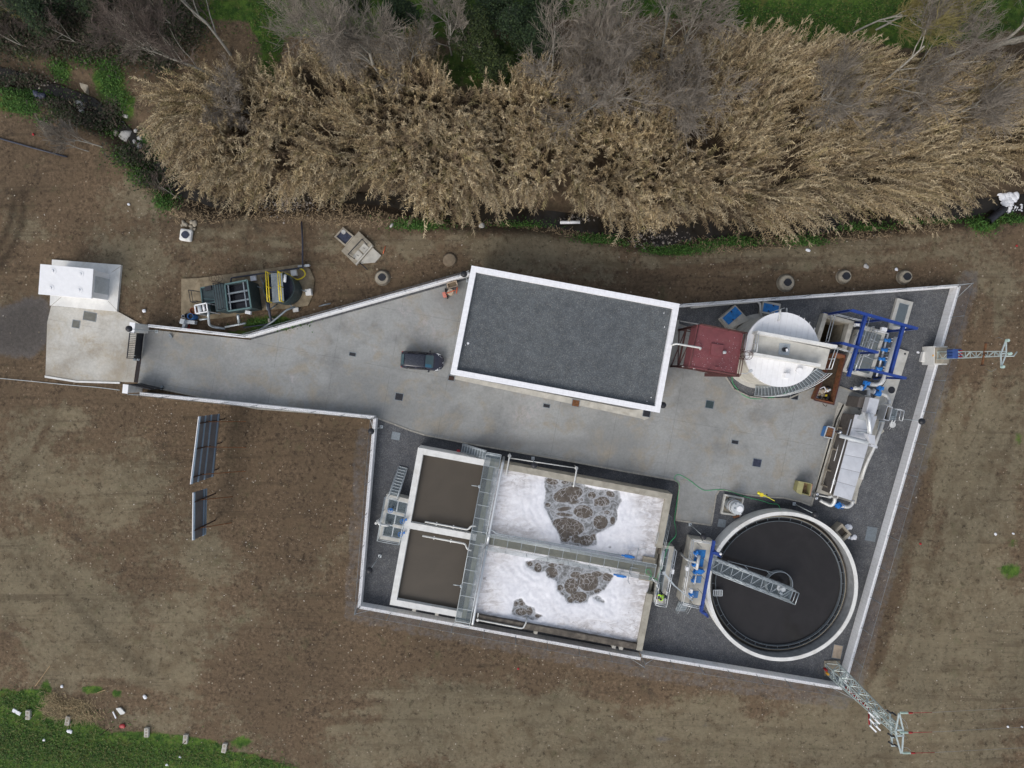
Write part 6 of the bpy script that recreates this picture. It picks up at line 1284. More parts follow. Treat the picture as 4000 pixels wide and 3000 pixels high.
# the ground and gravel are cut away inside, so the shaft goes down
inn_ = [lerp2(pq_o, u, v) for u, v in ((.13, .10), (.86, .10), (.86, .92), (.13, .92))]
m = MB(); k = len(inn_); 
vs = [(p.x, p.y, z) for z in (.0, -2.9) for p in inn_]; m.add(vs, [(i, (i+1) % 4, 4+(i+1) % 4, 4+i) for i in range(4)]); m.build('shaft', MT['concrete_old'], pit)
m = MB(); m.sheet([tuple(p[:2]) for p in inn_], -2.6); m.build('pit_water', MT['water_pit'], pit)
PITPOLY = [(p.x, p.y) for p in inn_]
for x, y, r_, lab in ((505, 710, .36, 'ring'), (300, 775, .24, 'ball')):
    p = C5(x, y, -1.6); m = MB()
    if lab == 'ring':
        m.cyl(p, .3, -2.6, -1.7, 20); m.cyl(p, .4, -1.72, -1.62, 24)
        for i in range(14): a = i*2*math.pi/14; m.cyl((p.x+.34*math.cos(a), p.y+.34*math.sin(a)), .045, -1.63, -1.55, 6)
        m.build('pump', MT['black_gloss'], pit); m = MB()
        for i in range(14): a = i*2*math.pi/14; m.cyl((p.x+.34*math.cos(a), p.y+.34*math.sin(a)), .03, -1.55, -1.53, 6)
        m.box((p.x-.05, p.y, -1.58), (.18, .1, .04)); m.build('flange_bolts', MT['white_paint'], pit)
    else: m.sphere(tuple(p), r_, 16, 10); m.build('float_ball', MT['black_gloss'], pit)
m = MB(); m.tube([C5(580, 680, -1.4), C5(900, 590, QZ)], .02, 5); m.tube([C5(690, 860, -1.8), C5(760, 780, -.6), C5(900, 700, QZ)], .02, 5); m.build('cable', MT['black'], pit)
for pts in ([(320, 262), (330, 330), (190, 870)], [(340, 270), (700, 362), (1030, 440)], [(870, 650), (790, 1110), (470, 1020)]):
    m = MB(); m.rail([C5(*p, QZ) for p in pts], 1.0, 2.2, .022, (.5,)); m.build('handrail', MT['steel'], pit)
for x, y in ((920, 500), (925, 560)):
    m = MB(); p = C5(x, y, QZ+.6); m.box(tuple(p), (.36, .3, .34), -.1); m.tube([Vector((p.x, p.y, 0)), p], .04, 6); m.build('control_box', MT['white_paint'] if y < 540 else MT['black'], pit); 
    if y < 540: pass
# screen channel with gratings
sc_ = thing('screen_channel', 'concrete screen channel covered with grey gratings under the blue frame', 'channel', C5(1000, 1000, 0)); GZ = .8
cq = [C5(*p, GZ) for p in ((1080, 470), (1560, 625), (1255, 1590), (610, 1480))]
cq = [C5(*p, GZ) for p in ((1010, 480), (1560, 640), (1240, 1640), (615, 1480))]
m = MB()
for u0, u1, v0, v1 in ((0, .10, 0, 1), (.88, 1, 0, 1), (.10, .88, 0, .09), (.10, .88, .93, 1)): m.prism(sub(cq, u0, u1, v0, v1), -.2, GZ)
m.build('channel_wall', MT['concrete_new'], sc_)
m = MB(); m.sheet(sub(cq, .05, .95, .05, .95), .25); m.build('channel_floor', MT['concrete_old'], sc_)
for i in range(4):
    for j in range(2): grating('grating', sub(cq, .10+.39*j+.005, .49+.39*j-.005, .09+.21*i+.003, .30+.21*i-.003), GZ-.02, 'grating_solid', sc_, False)
for pts in ([(.30, .02), (.30, .97)], [(.46, .06), (.46, .60)]):
    m = MB(); m.rail([lerp2(cq, *p) for p in pts], 1.0, 1.5, .022, (.5,)); m.build('handrail', MT['steel'], sc_)
for v in (.27, .63):
    m = MB(); m.tube([lerp2(cq, .32, v)+Vector((0, 0, .95)), lerp2(cq, .86, v+.01)+Vector((0, 0, .3))], .025, 6); m.build('cross_rail', MT['steel'], sc_)
m = MB(); p = C5(1500, 590, GZ+.75); m.box(tuple(p), (.5, .34, .3), R(-10)); m.tube([C5(1290, 610, GZ+.3), C5(1590, 675, GZ+.3)], .05, 8); m.build('control_box', MT['white_paint'], sc_)
# blue frame
bf = thing('blue_frame', 'big bright blue steel frame with hoist rails over the screens', 'steel frame', C5(1000, 900, 0)); FZ = 4.5
pts_top = {'N': ((800, 175), (2225, 575)), 'M': ((600, 885), (1375, 1092)), 'S': ((1210, 1465), (1975, 1645))}
cols_ = {'N': (((215, 297), (790, 178)), ((1540, 640), (2215, 572))), 'M': (((372, 893), (602, 883)), ((690, 1130), (1370, 1088))), 'S': (((615, 1462), (1215, 1464)), ((1250, 1632), (1970, 1648)))}
extra_col = ((1010, 455), (1500, 375))
for k, (a, b) in pts_top.items():
    m = MB(); m.ibeam(C5(*a, FZ), C5(*b, FZ), .22, .3); m.build('cross_beam', MT['blue_steel'], bf)
for k, L in cols_.items():
    for a, b in L:
        p = C5(*b, FZ); m = MB(); m.ibeam(Vector((p.x, p.y, 0)), Vector((p.x, p.y, FZ-.15)), .2, .2); m.box((p.x, p.y, .1), (.4, .4, .04)); m.build('column', MT['blue_steel'], bf)
p = C5(*extra_col[1], FZ); m = MB(); m.ibeam(Vector((p.x, p.y, 0)), Vector((p.x, p.y, FZ-.1)), .2, .2); m.build('column', MT['blue_steel'], bf)
for a, b in (((1115, 290), (742, 1605)), ((1925, 505), (1645, 1555))):
    m = MB(); m.ibeam(C5(*a, FZ-.3), C5(*b, FZ-.3), .24, .32); m.build('hoist_rail', MT['blue_steel'], bf)
m = MB(); m.tube([C5(1245, 205, 3.6), C5(1030, 960, 3.6)], .03, 6); m.tube([C5(1000, 1040, 3.6), C5(880, 1500, 3.6)], .03, 6)
for x, y in ((1110, 300), (1030, 535), (990, 705), (930, 915), (820, 1320), (770, 1480)): m.beam(C5(x, y, 3.65), C5(x+118, y+34, 3.65), .05, .05)
m.build('cable_tray', MT['galv'], bf)
# pipework with four blue valves
vp = thing('valve_manifold', 'white and grey pipe manifold with four bright blue valves in a row', 'pipework', C5(1500, 1100, 0))
m = MB(); m.tube([C5(1602, 670, .7), C5(1350, 1610, .7)], .085, 10); m.build('header_pipe', MT['white_paint'], vp)
m = MB(); m.tube(bend([C5(1775, 760, 1.6), C5(1520, 1640, 1.6), C5(1440, 1760, 1.55), C5(1340, 1790, 1.3), C5(1200, 1770, 1.2)], .5), .20, 16); m.build('main_pipe', MT['pipe_grey'], vp)
for x, y in ((1595, 825), (1530, 1030), (1475, 1228), (1415, 1435)):
    m = MB(); a, b = C5(x-75, y-6, 1.0), C5(x+45, y+6, 1.0); m.tube([a, a.lerp(b, .25), a.lerp(b, .5), a.lerp(b, .75), b], [.15, .17, .12, .19, .2], 12); p = a.lerp(b, .6); m.box((p.x, p.y, 1.2), (.2, .2, .2), .3); v = m.build('valve', MT['valve_blue'], vp)
    m = MB(); p = C5(x+92, y-4, 1.0); m.tube(arc(p, .14, -2.2, 2.2, 12, 1.0), .05, 8); m.build('elbow', MT['white_paint'], vp)
    m = MB(); m.tube([C5(x-190, y-2, .85), C5(x-70, y, 1.0)], .04, 6); m.build('spindle', MT['galv_dark'], vp)
m = MB(); m.tube([C5(1445, 1135, .9), C5(1620, 1130, .9)], .03, 6); m.build('stay_rod', MT['galv_dark'], vp)
m = MB(); m.box(tuple(C5(1535, 1325, .5)), (.3, .5, .3), R(-15)); m.build('blue_panel', MT['hatch_faded'], vp)
# concrete slabs by the frame
ip = thing('grating_pit', 'pale framed pit covered with dull blue-grey grating by the far wall', 'pit', C5(1850, 300, 0))
gq = [C5(*p, .3) for p in ((1745, -125), (2155, -50), (1950, 665), (1620, 560))]
gq = [W(*p, .3) for p in ((3506, 1164), (3568, 1180), (3535, 1298), (3472, 1282))]
m = MB()
for u0, u1, v0, v1 in ((0, .2, 0, 1), (.8, 1, 0, 1), (.2, .8, 0, .12), (.2, .8, .88, 1)): m.prism(sub(gq, u0, u1, v0, v1), -.1, .3)
m.build('pit_rim', MT['concrete_new'], ip); m = MB(); m.sheet(sub(gq, .1, .9, .06, .94), .06); m.build('pit_floor', MT['galv_dark'], ip); grating('grating', sub(gq, .2, .8, .12, .88), .27, 'grating_solid', ip, True)
m = MB(); m.prism([tuple(C5(*p, .25)[:2]) for p in ((1835, 1005), (2052, 1070), (1620, 2420), (1190, 2240), (1560, 1700), (1700, 1200))], -.1, .25)
sl_ = thing('pipe_slab', 'pale concrete slab beneath the big grey pipe', 'slab', C5(1850, 1400, 0)); m.build('slab', MT['concrete_new'], sl_)
C7 = K(3180, 1400, 5.184)
m = MB(); p = C7(1570, 640, .27); m.cyl(p, .33, .252, .29, 24); m.build('manhole_lid', MT['black'], sl_)
m = MB(); p = C5(1965, 1118, .27); m.cyl(p, .09, .252, .28, 14); m.build('pipe_hole', MT['black'], sl_)
# valves and elbows between frame and grit machine
gv = thing('inlet_valves', 'pale elbows and two bright blue valves feeding the grit machine', 'pipework', C7(1200, 620, 0))
m = MB(); m.tube(bend([C7(780, 610, .9), C7(1080, 610, .95), C7(1110, 640, .95), C7(1100, 760, 1.3)], .3), .16, 14); m.cyl(C7(840, 605, 1), .19, .9, 1.0, 14); m.tube(bend([C7(1120, 660, .9), C7(1440, 730, .9), C7(1520, 830, .95), C7(1520, 940, 1.2)], .45), .17, 14); m.build('pipe', MT['pipe_grey'], gv)
m = MB()
for a, b, r_ in (((945, 600), (965, 603), .26), ((1195, 665), (1215, 670), .27), ((1030, 750), (1140, 770), .05), ((1440, 910), (1560, 935), .05)): m.tube([C7(*a, 1.0), C7(*b, 1.0)], r_, 14)
m.build('flange', MT['white_paint'], gv)
for a, b, c in (((985, 590), (1010, 620), (1065, 500)), ((1230, 690), (1340, 720), (1340, 600))):
    m = MB(); m.tube([C7(*a, 1.0), C7(*b, 1.0)], .27, 16); p = C7(*c, 1.5); m.box(tuple(p), (.5, .34, .4), R(-15)); m.tube([Vector((p.x, p.y-.1, 1.5)), C7(*b, 1.2)], .1, 8); m.cyl(p, .1, 1.6, 1.82, 12); m.build('valve', MT['valve_blue'], gv, .02)
m = MB(); m.tube([C7(740, 600, .9), C7(780, 608, .9)], .12, 10); m.build('end_cap', MT['blue_steel'], gv)
m = MB(); m.beam(C7(1085, 380, .5), C7(1400, 390, .5), .12, .12); m.box(tuple(C7(1110, 385, .6)), (.2, .3, .2)); m.build('rail_bracket', MT['black'], gv)
# ---------------------------------------------------------------- grit and grease machine
gm = thing('grit_machine', 'long stainless grit separator with pale covers and a raised screw', 'grit separator', C7(800, 1400, 0)); ZC = 2.2
CG = K(3100, 1640, 4.366)
m = MB(); m.prism([tuple(C7(*p, .1)[:2]) for p in ((490, 880), (700, 960), (1240, 1100), (1420, 1480), (1320, 1560))]+[tuple(CG(*p, .1)[:2]) for p in ((1110, 1180), (1060, 1430), (575, 1285), (355, 1225))], -.05, .12); m.build('foundation', MT['concrete'], gm)
cv = [C7(865, 1130, ZC), C7(1322, 1008, ZC), CG(985, 1382, ZC), CG(680, 1282, ZC)]
cv[1] = CG(1425, -60, ZC); cv[0] = CG(1050, -90, ZC)
e_s = (cv[3]-cv[0]).normalized(); base = [Vector((p.x, p.y, 0)) for p in cv]
m = MB(); mid_ = sum(base, Vector())/4; lo_ = [mid_.lerp(p, .99) for p in base]
bt_ = [b+(Vector(((-1 if i in (0, 3) else 0)*.06, 0, 0))) for i, b in enumerate(lo_)]
m.prism([tuple(p[:2]) for p in bt_], .12, 1.4); m.prism([tuple(p[:2]) for p in lo_], 1.4, ZC-.03); m.build('trough_body', MT['trough_steel'], gm)
for i in range(6):
    f0, f1 = i/6, (i+1)/6-.003; a, b, c, d_ = cv[0].lerp(cv[3], f0), cv[1].lerp(cv[2], f0), cv[1].lerp(cv[2], f1), cv[0].lerp(cv[3], f1); ce = (a+b+c+d_)/4+Vector((0, 0, .035))
    m = MB(); m.add([a, b, c, d_, ce], [(0, 4, 1)[::-1], (1, 4, 2)[::-1], (2, 4, 3)[::-1], (3, 4, 0)[::-1]]); 
    m.add([a-Vector((0, 0, .06)), b-Vector((0, 0, .06)), c-Vector((0, 0, .06)), d_-Vector((0, 0, .06))], [(0, 1, 2, 3)]); b0_ = len(m.v)-9
    m.f += [(b0_, b0_+1, b0_+6, b0_+5), (b0_+1, b0_+2, b0_+7, b0_+6), (b0_+2, b0_+3, b0_+8, b0_+7), (b0_+3, b0_, b0_+5, b0_+8)]; m.sm += [False]*4
    m.build('cover_plate', MT['steel_cover'], gm)
# side frames and rails on the yard side
L0_, L1_ = CG(905, -60, 1.0), CG(625, 1250, 1.0)
m = MB(); m.tube([CG(985, -10, 2.0), CG(625, 1250, 2.0)], .055, 8); m.tube([CG(905, -60, .9), CG(800, 330, .9), CG(690, 700, .9)], .04, 6); m.build('side_rail', MT['white_paint'], gm)
for (x0, y0), (x1, y1) in (((745, 130), (1000, 175)), ((650, 492), (880, 548)), ((545, 848), (785, 915)), ((470, 1105), (690, 1190))):
    m = MB(); m.beam(CG(x0, y0, .3), CG(x1, y1, 1.5), .14, .14); m.build('side_frame', MT['brown_water_pipe'], gm)
m = MB(); m.tube([CG(790, 0, .32), CG(745, 130, .32), CG(650, 492, .32), CG(545, 848, .32), CG(480, 1105, .32)], .05, 8); m.build('foot_pipe', MT['brown_water_pipe'], gm)
m = MB(); m.box(tuple(CG(712, 1065, 1.7)), (.36, .5, .4), R(-15)); m.build('control_box', MT['frp_grey'], gm)
# upper box with hopper and screw
m = MB(); m.prism([tuple(C7(*p, 3.0)[:2]) for p in ((1130, 790), (1325, 830), (1245, 1130), (1050, 1090))], 2.3, 3.0); m.build('screen_box', MT['steel_cover'], gm)
m = MB(); m.prism([tuple(C7(*p, 2.1)[:2]) for p in ((930, 775), (1125, 800), (1040, 1010), (870, 985))], .15, 2.1); m.build('inlet_box', MT['trough_steel'], gm)
m = MB(); p = C7(1048, 855, 2.12); m.box((p.x, p.y, 2.11), (.17, .32, .02), R(-12)); m.build('data_plate', MT['white_paint'], gm)
m = MB(); top_ = [C7(*p, 3.0) for p in ((1040, 1090), (1240, 1135), (1140, 1240), (1080, 1240))]; m.prism([tuple(p[:2]) for p in top_], 2.35, 2.98); m.build('chute', MT['steel'], gm)
m = MB(); m.add([C7(865, 1215, ZC+.04), C7(1030, 1040, ZC+.05), C7(1075, 1280, ZC+.5), C7(1050, 1275, ZC+.05)], [(0, 1, 2), (0, 2, 3), (0, 3, 1), (1, 3, 2)]); m.build('side_gusset', MT['frp_grey'], gm)
m = MB(); m.tube([C7(1095, 1110, 3.25), C7(1120, 1260, 3.3), C7(1140, 1530, 3.4)], [.22, .17, .16], 14); m.build('screw_tube', MT['steel'], gm)
m = MB(); m.tube([C7(1040, 1110, 3.2), C7(1090, 1440, 3.35), C7(1105, 1640, 3.4)], .06, 8); m.build('drain_tube', MT['pipe_grey'], gm)
m = MB(); m.prism([tuple(CG(*p, 3.5)[:2]) for p in ((1265, 240), (1390, 268), (1395, 425), (1300, 400))], 2.9, 3.5); m.box(tuple(CG(1355, 445, 3.1)), (.6, .22, .3), R(-15)); m.tube([CG(1360, 460, 3.1), CG(1425, 470, 3.1)], .1, 10); m.build('screw_drive', MT['steel_cover'], gm)
m = MB(); m.tube([CG(785, 268, 2.45), CG(1270, 392, 3.15)], .20, 16); m.build('discharge_screw', MT['frp_grey'], gm)
m = MB(); m.tube([CG(1050, 185, ZC+.3), CG(1110, 215, ZC+.5), CG(1250, 222, 3.2)], .03, 6); m.tube([CG(1090, 195, ZC+.3), CG(1260, 212, 3.2)], .03, 6); m.build('spray_pipes', MT['galv'], gm)
m = MB(); p = CG(790, 212, 2.2); m.cyl(p, .16, 1.6, 2.3, 12); m.sphere((p.x, p.y, 2.3), .15, 12, 8); m.build('screw_motor', MT['chrome'], gm); m = MB(); p = CG(755, 200, 2.2); m.box(tuple(p), (.2, .22, .2)); m.build('motor_box', MT['black'], gm)
# outlet weir box, pipe and its stair
m = MB(); a = [C7(*p, 2.0) for p in ((1490, 955), (1595, 985), (1520, 1270), (1405, 1240))]
for u0, u1, v0, v1 in ((0, .1, 0, 1), (.9, 1, 0, 1), (.1, .9, 0, .05), (.1, .9, .95, 1)): m.prism(sub(a, u0, u1, v0, v1), .8, 2.0)
m.build('outlet_box', MT['steel'], gm); m = MB(); m.sheet(sub(a, .05, .95, .02, .98), 1.5); m.build('outlet_water', MT['water_pit'], gm)
m = MB(); m.tube([C7(1395, 1290, 1.5), C7(1220, 1659+120, 1.3), CG(1230, 760, 1.0), CG(1150, 1010, .6)], .17, 14); m.cyl(C7(1380, 1310, 0), .29, 1.55, 1.62, 16); m.build('outlet_pipe', MT['pipe_grey'], gm)
m = MB(); m.tube(bend([CG(705, 1310, 1.1), CG(700, 1400, .9), CG(640, 1470, .7), CG(480, 1390, .35), CG(450, 1370, .3)], .35), .17, 14); m.tube(bend([CG(745, 1455, .75), CG(930, 1490, .75), CG(1000, 1440, .75), CG(1010, 1370, .8)], .4), .16, 14); m.cyl(CG(710, 1310, 1), .27, 1.0, 1.06, 16); m.build('drain_pipe', MT['pipe_grey'], gm)
m = MB(); p = CG(755, 1450, .8); m.box(tuple(p), (.5, .5, .5), .5); m.build('drain_valve', MT['valve_blue'], gm, .04); handwheel(gm, (p.x+.1, p.y-.02, 1.3), .24, .4)
m = MB(); m.tube([CG(440, 1290, 1.0), CG(640, 1330, 1.2)], .05, 8); m.box(tuple(CG(620, 1310, 1.2)), (.35, .2, .2), .3); m.build('air_line', MT['pipe_grey'], gm)
m = MB()
for x, y in ((408, 1270), (395, 1340)): p = CG(x, y, 1.0); m.tube(arc(p, .1, 0, 2*math.pi, 14, 1.0), .03, 8); m.cyl(p, .07, .1, 1.0, 10)
m.build('blower_flange', MT['chrome'], gm)
ws = thing('platform_stair', 'small steel platform and steps beside the grit machine outlet', 'stair', C7(1600, 1250, 0))
grating('platform', [tuple(C7(*p, 1.2)[:2]) for p in ((1580, 1010), (1690, 1045), (1640, 1250), (1530, 1240))], 1.2, 'grating', ws)
m = MB(); m.rail([C7(1600, 1015, 1.2), C7(1690, 1050, 1.2), C7(1650, 1245, 1.2)], 1.0, 1.0, .025); m.tube([C7(1650, 1245, 2.2), C7(1530, 1440, 1.0)], .025, 6); m.tube([C7(1590, 1250, 2.2), C7(1490, 1420, 1.0)], .025, 6); m.build('handrail', MT['steel'], ws)
m = MB()
for i in range(5): f = (i+.5)/5; p = C7(1330, 1260, 1.0).lerp(C7(1280, 1440, .2), f); m.beam(p, p+Vector((.5, -.05, 0)), .2, .03)
m.build('step', MT['galv'], ws)
# ---------------------------------------------------------------- skips
def open_box(nm, lab, Q, z1, mat, fill=None, zf=.5, z0=.15, taper=.93, group=None, wall=.06, extra=None):
    P = [Vector((p.x, p.y, 0)) for p in Q]; c = sum(P, Vector())/4; t = thing(nm, lab, 'skip', c, group)
    m = MB(); lo = [c.lerp(p, taper) for p in P]; i1 = [p.lerp(c, 2*wall/((p-c).length)) for p in P]; i0 = [c.lerp(p, taper*.96) for p in i1]
    vs = [(p.x, p.y, z0) for p in lo]+[(p.x, p.y, z1) for p in P]+[(p.x, p.y, z1) for p in i1]+[(p.x, p.y, z0+.03) for p in i0]
    fs = []
    for i in range(4):
        j = (i+1) % 4; fs += [(i, j, 4+j, 4+i), (4+i, 4+j, 8+j, 8+i), (8+i, 8+j, 12+j, 12+i)]
    fs += [(3, 2, 1, 0), (12, 13, 14, 15)]
    m.add(vs, fs); m.build('skip_body', MT[mat], t)
    m = MB()
    for i in range(4): m.beam(Vector((*P[i][:2], z1)), Vector((*P[(i+1) % 4][:2], z1)), .09, .07)
    m.build('skip_rim', MT[extra or mat], t)
    if fill:
        k = (zf-z0)/(z1-z0); m = MB(); m.sheet([tuple((a.lerp(b, k))[:2]) for a, b in zip(i0, i1)], zf); m.build('contents', MT[fill], t)
    return t
sq = [C7(*p, 1.1) for p in ((690, -170), (395, 945), (-5, 855), (300, -230))]
sq = [W(*p, 1.1) for p in ((3260, 1376), (3304, 1388), (3257, 1581), (3181, 1563))]
sk = open_box('waste_skip', 'long rusty red skip holding rubbish next to the spiral stair', sq, 1.1, 'skip_rust', 'soil_dark', .4, .15, .94, None, .1, 'red_dark')
m = MB(); a, b = C7(205, 930, .9), C7(250, 955, .9); m.tube(bend([C7(175, 905, 1.0), C7(200, 950, .9), C7(245, 975, .9), C7(262, 935, 1.0)], .1), .03, 6); m.build('skip_handle', MT['rust_dark'], sk)
rs = random.Random(9)
for lab, nm, x, y, mt_, d_, cat in (('yellow crate among the rubbish in the red skip', 'yellow_crate', 252, 752, 'yellow', (.24, .20, .18), 'crate'), ('brown cardboard box among the rubbish in the red skip', 'cardboard_box', 195, 668, 'mortar_tub', (.40, .32, .18), 'box'), ('white oval bottle in the rubbish of the red skip', 'plastic_bottle', 138, 825, 'litter_white', (.26, .13, .12), 'bottle')):
    p = C7(x, y, .7); m = MB(); m.box((p.x, p.y, .55), d_, rs.uniform(-.6, .6)); m.box((p.x, p.y, .55+d_[2]*.5), (d_[0]*.4, d_[1]*.4, .08), .4); solo(m, nm, MT[mt_], lab, cat, None, .03)
m = MB(); Q = [C7(*p, .8) for p in ((100, 620), (205, 575), (245, 650), (215, 690))]
for a, b in zip(Q, Q[1:]): m.beam(a, b, .06, .06)
solo(m, 'white_window_frame', MT['litter_white'], 'broken white frame lying on the rubbish in the red skip', 'frame')
for i in range(26):
    x, y = rs.uniform(60, 320), rs.uniform(600, 850); p = C7(x, y, .6); m = MB(); m.rock((p.x, p.y, .55), rs.uniform(.1, .22), i, .6)
    solo(m, 'rubbish_piece', MT[rs.choice(['stone', 'frp_grey', 'mortar', 'litter_white', 'black', 'wood'])], 'small crumpled piece of rubbish in the red skip', 'rubbish', 'rubbish in the red skip')
sb = open_box('grit_skip', 'small blue skip with rusty inside by the grit machine', [CG(*p, .95) for p in ((580, 108), (702, 142), (662, 318), (520, 290))], .95, 'skip_blue', 'rust', .5, .15, .9, None, .03, 'frp_grey')
for o_ in sb.children:
    if o_.name.startswith('contents'): pass
m = MB(); bq2 = [CG(*p, .93) for p in ((590, 120), (690, 148), (655, 305), (545, 285))]; m.prism([tuple(p[:2]) for p in bq2], .2, .88); m.build('rust_lining', MT['rust'], sb)
ob = thing('screenings_bin', 'olive wheeled bin with one lid half open beside the grit machine', 'bin', CG(180, 1170, 0))
Q = [CG(*p, 1.1) for p in ((92, 1042), (318, 1090), (275, 1302), (48, 1232))]; P = [Vector((p.x, p.y, 0)) for p in Q]; c = sum(P, Vector())/4
m = MB(); i_ = [p.lerp(c, .1) for p in P]; l_ = [c.lerp(p, .86) for p in P]; vs = [(p.x, p.y, .15) for p in l_]+[(p.x, p.y, 1.1) for p in P]+[(p.x, p.y, 1.1) for p in i_]+[(c.lerp(p, .8).x, c.lerp(p, .8).y, .3) for p in i_]
fs = [(3, 2, 1, 0), (12, 13, 14, 15)]
for i in range(4): j = (i+1) % 4; fs += [(i, j, 4+j, 4+i), (4+i, 4+j, 8+j, 8+i), (8+i, 8+j, 12+j, 12+i)]
m.add(vs, fs); m.build('bin_body', MT['olive_bin'], ob)
m = MB(); m.prism([tuple(CG(*p, 1.15)[:2]) for p in ((84, 1042), (185, 1062), (135, 1280), (45, 1235))], 1.11, 1.17); m.build('lid', MT['olive_bin'], ob, .02)
m = MB(); m.sheet([tuple(p.lerp(c, .15)[:2]) for p in P], .55); 
for i in range(9): p = CG(190+rs.uniform(-20, 20), rs.uniform(1080, 1260), .6); m.rock((p.x, p.y, .55), rs.uniform(.06, .13), i+60, .6)
m.build('bin_contents', MT['dead_leaf'], ob)
m = MB(); m.beam(CG(312, 1095, 1.0), CG(272, 1295, 1.0), .07, .12); m.build('lid_hinge', MT['salmon'], ob)
for x, y in ((72, 1050), (42, 1218), (300, 1100), (262, 1290)): p = CG(x, y, 0); m = MB(); m.tube([Vector((p.x-.04, p.y, .13)), Vector((p.x+.04, p.y, .13))], .1, 12); m.build('wheel', MT['black_rubber'], ob)
# ---------------------------------------------------------------- chemical tank and safety shower
ct = thing('dosing_tank', 'pale grey upright plastic tank standing in a shallow tray near the clarifier', 'tank', CA(500, 420, 0))
Q = [CA(*p, .3) for p in ((405, 258), (686, 310), (630, 580), (350, 540))]; m = MB()
for u0, u1, v0, v1 in ((0, .09, 0, 1), (.91, 1, 0, 1), (.09, .91, 0, .09), (.09, .91, .91, 1)): m.prism(sub(Q, u0, u1, v0, v1), -.05, .3)
m.build('tray_wall', MT['concrete_new'], ct); m = MB(); m.sheet(sub(Q, .05, .95, .05, .95), .12); m.build('tray_floor', MT['concrete_old'], ct)
p = CA(597, 462, 2.0); m = MB(); m.cyl(p, .66, .14, 1.75, 32); m.cyl(p, .66, 1.75, 1.98, 32, .56); m.build('tank_shell', MT['frp_grey'], ct)
m = MB(); m.cyl((p.x+.15, p.y-.05), .28, 1.95, 2.08, 24); m.build('manway_lid', MT['white_paint'], ct)
m = MB(); m.ring(p, .655, .675, 1.2, 1.27, 40); m.build('red_band', MT['rust'], ct); m = MB(); m.ring(p, .655, .672, .75, .80, 40); m.build('black_band', MT['black'], ct)
m = MB()
for x, y in ((562, 400), (622, 385), (550, 460)): q = CA(x, y, 2.0); m.cyl(q, .06, 1.9, 2.1, 10)
m.build('nozzle', MT['galv_dark'], ct)
m = MB(); q = CA(600, 530, 1.6); m.box(tuple(q), (.5, .22, .4), .3); m.build('dosing_pump', MT['black'], ct); m = MB(); 
for k in (-1, 0, 1): m.box((q.x+k*.15, q.y-.03, 1.82), (.09, .12, .06), .3)
m.build('pump_heads', MT['litter_white'], ct); m = MB(); m.box(tuple(CA(570, 575, .25)), (.6, .2, .2), .3); m.build('red_box', MT['skip_rust'], ct)
m = MB(); m.tube([CA(425, 410, .3), CA(480, 440, 1.0), CA(540, 500, 2.0)], .025, 6); m.tube([CA(460, 330, .4), CA(455, 320, .9)], .07, 8); m.build('tank_hose', MT['black'], ct)
sh = thing('safety_shower', 'bright yellow emergency shower with eyewash bowl on the yard edge', 'shower', CA(980, 280, .07))
p = CA(985, 283, .075); m = MB(); m.tube([p, Vector((p.x, p.y, 2.15))], .03, 8); m.tube(bend([Vector((p.x, p.y, 2.1)), Vector((p.x, p.y, 2.25)), CA(900, 240, 2.25), CA(897, 238, 2.1)], .1), .028, 8); m.tube([CA(960, 278, .95), CA(1050, 306, .95)], .03, 8); m.cyl(p, .12, .075, .1, 14); m.build('pipe_frame', MT['shower_yellow'], sh)
q = CA(897, 240, 2.0); m = MB(); m.cyl(q, .16, 1.98, 2.06, 20, .05); m.cyl(q, .16, 1.94, 1.98, 20); m.build('shower_head', MT['shower_yellow'], sh)
q = CA(937, 268, .98); m = MB(); m.cyl(q, .06, .85, .9, 18, .19); m.cyl(q, .19, .9, .97, 20, .2); m.build('eyewash_bowl', MT['yellow'], sh)
q = CA(1000, 272, .5); m = MB(); m.beam(q, q+Vector((.1, .1, 0)), .12, .04); m.build('treadle', MT['black'], sh)
# ---------------------------------------------------------------- parked car
cc = W(1654, 1410, .0); ca = math.atan2(-(1417-1403), (1738-1569)); car = thing('parked_car', 'dark navy hatchback parked on the yard before the flat-roofed building', 'car', (cc.x, cc.y, .078))
car.rotation_euler.z = ca
OFF[car.name] = Vector((0, 0, 0))
XS = [-2.06, -2.02, -1.9, -1.6, -1.2, -.7, -.1, .35, .8, 1.2, 1.6, 1.85, 2.0, 2.07]
Wb = [.50, .70, .80, .86, .875, .875, .875, .875, .87, .855, .80, .68, .50, .26]
Zb = [.72, .86, .92, .95, .95, .94, .93, .92, .90, .86, .80, .73, .64, .55]      # belt height
Zl = [.42, .32, .26, .22, .2, .2, .2, .2, .2, .2, .22, .26, .32, .38]
Zt = [.73, .88, 1.18, 1.44, 1.51, 1.53, 1.52, 1.44, 1.17, .935, .865, .785, .68, .57]
Wt = [.48, .64, .62, .60, .61, .62, .62, .60, .66, .72, .66, .54, .38, .20]
def carsec(i):
    x, wb, zb, zl, zt, wt = XS[i], Wb[i], Zb[i], Zl[i], Zt[i], Wt[i]
    half = [(wb*.90, zl), (wb*.985, zl+.16), (wb, (zl+zb)/2), (wb*.985, zb), (wb*.93*.5+wt*.5+.02 if zt-zb > .1 else (wb+wt)/2+.03, zb+(zt-zb)*.5), (wt, zt-.035*(zt-zb > .1)-.008), (wt*.62, zt), (0, zt+.012)]
    return [(x, y, z) for y, z in half]+[(x, -y, z) for y, z in half[-2::-1]]
m = MB(); secs = [carsec(i) for i in range(len(XS))]; n = len(secs[0]); vs = [v for s_ in secs for v in s_]
fs = [(i*n+k, i*n+k+1, (i+1)*n+k+1, (i+1)*n+k) for i in range(len(XS)-1) for k in range(n-1)]
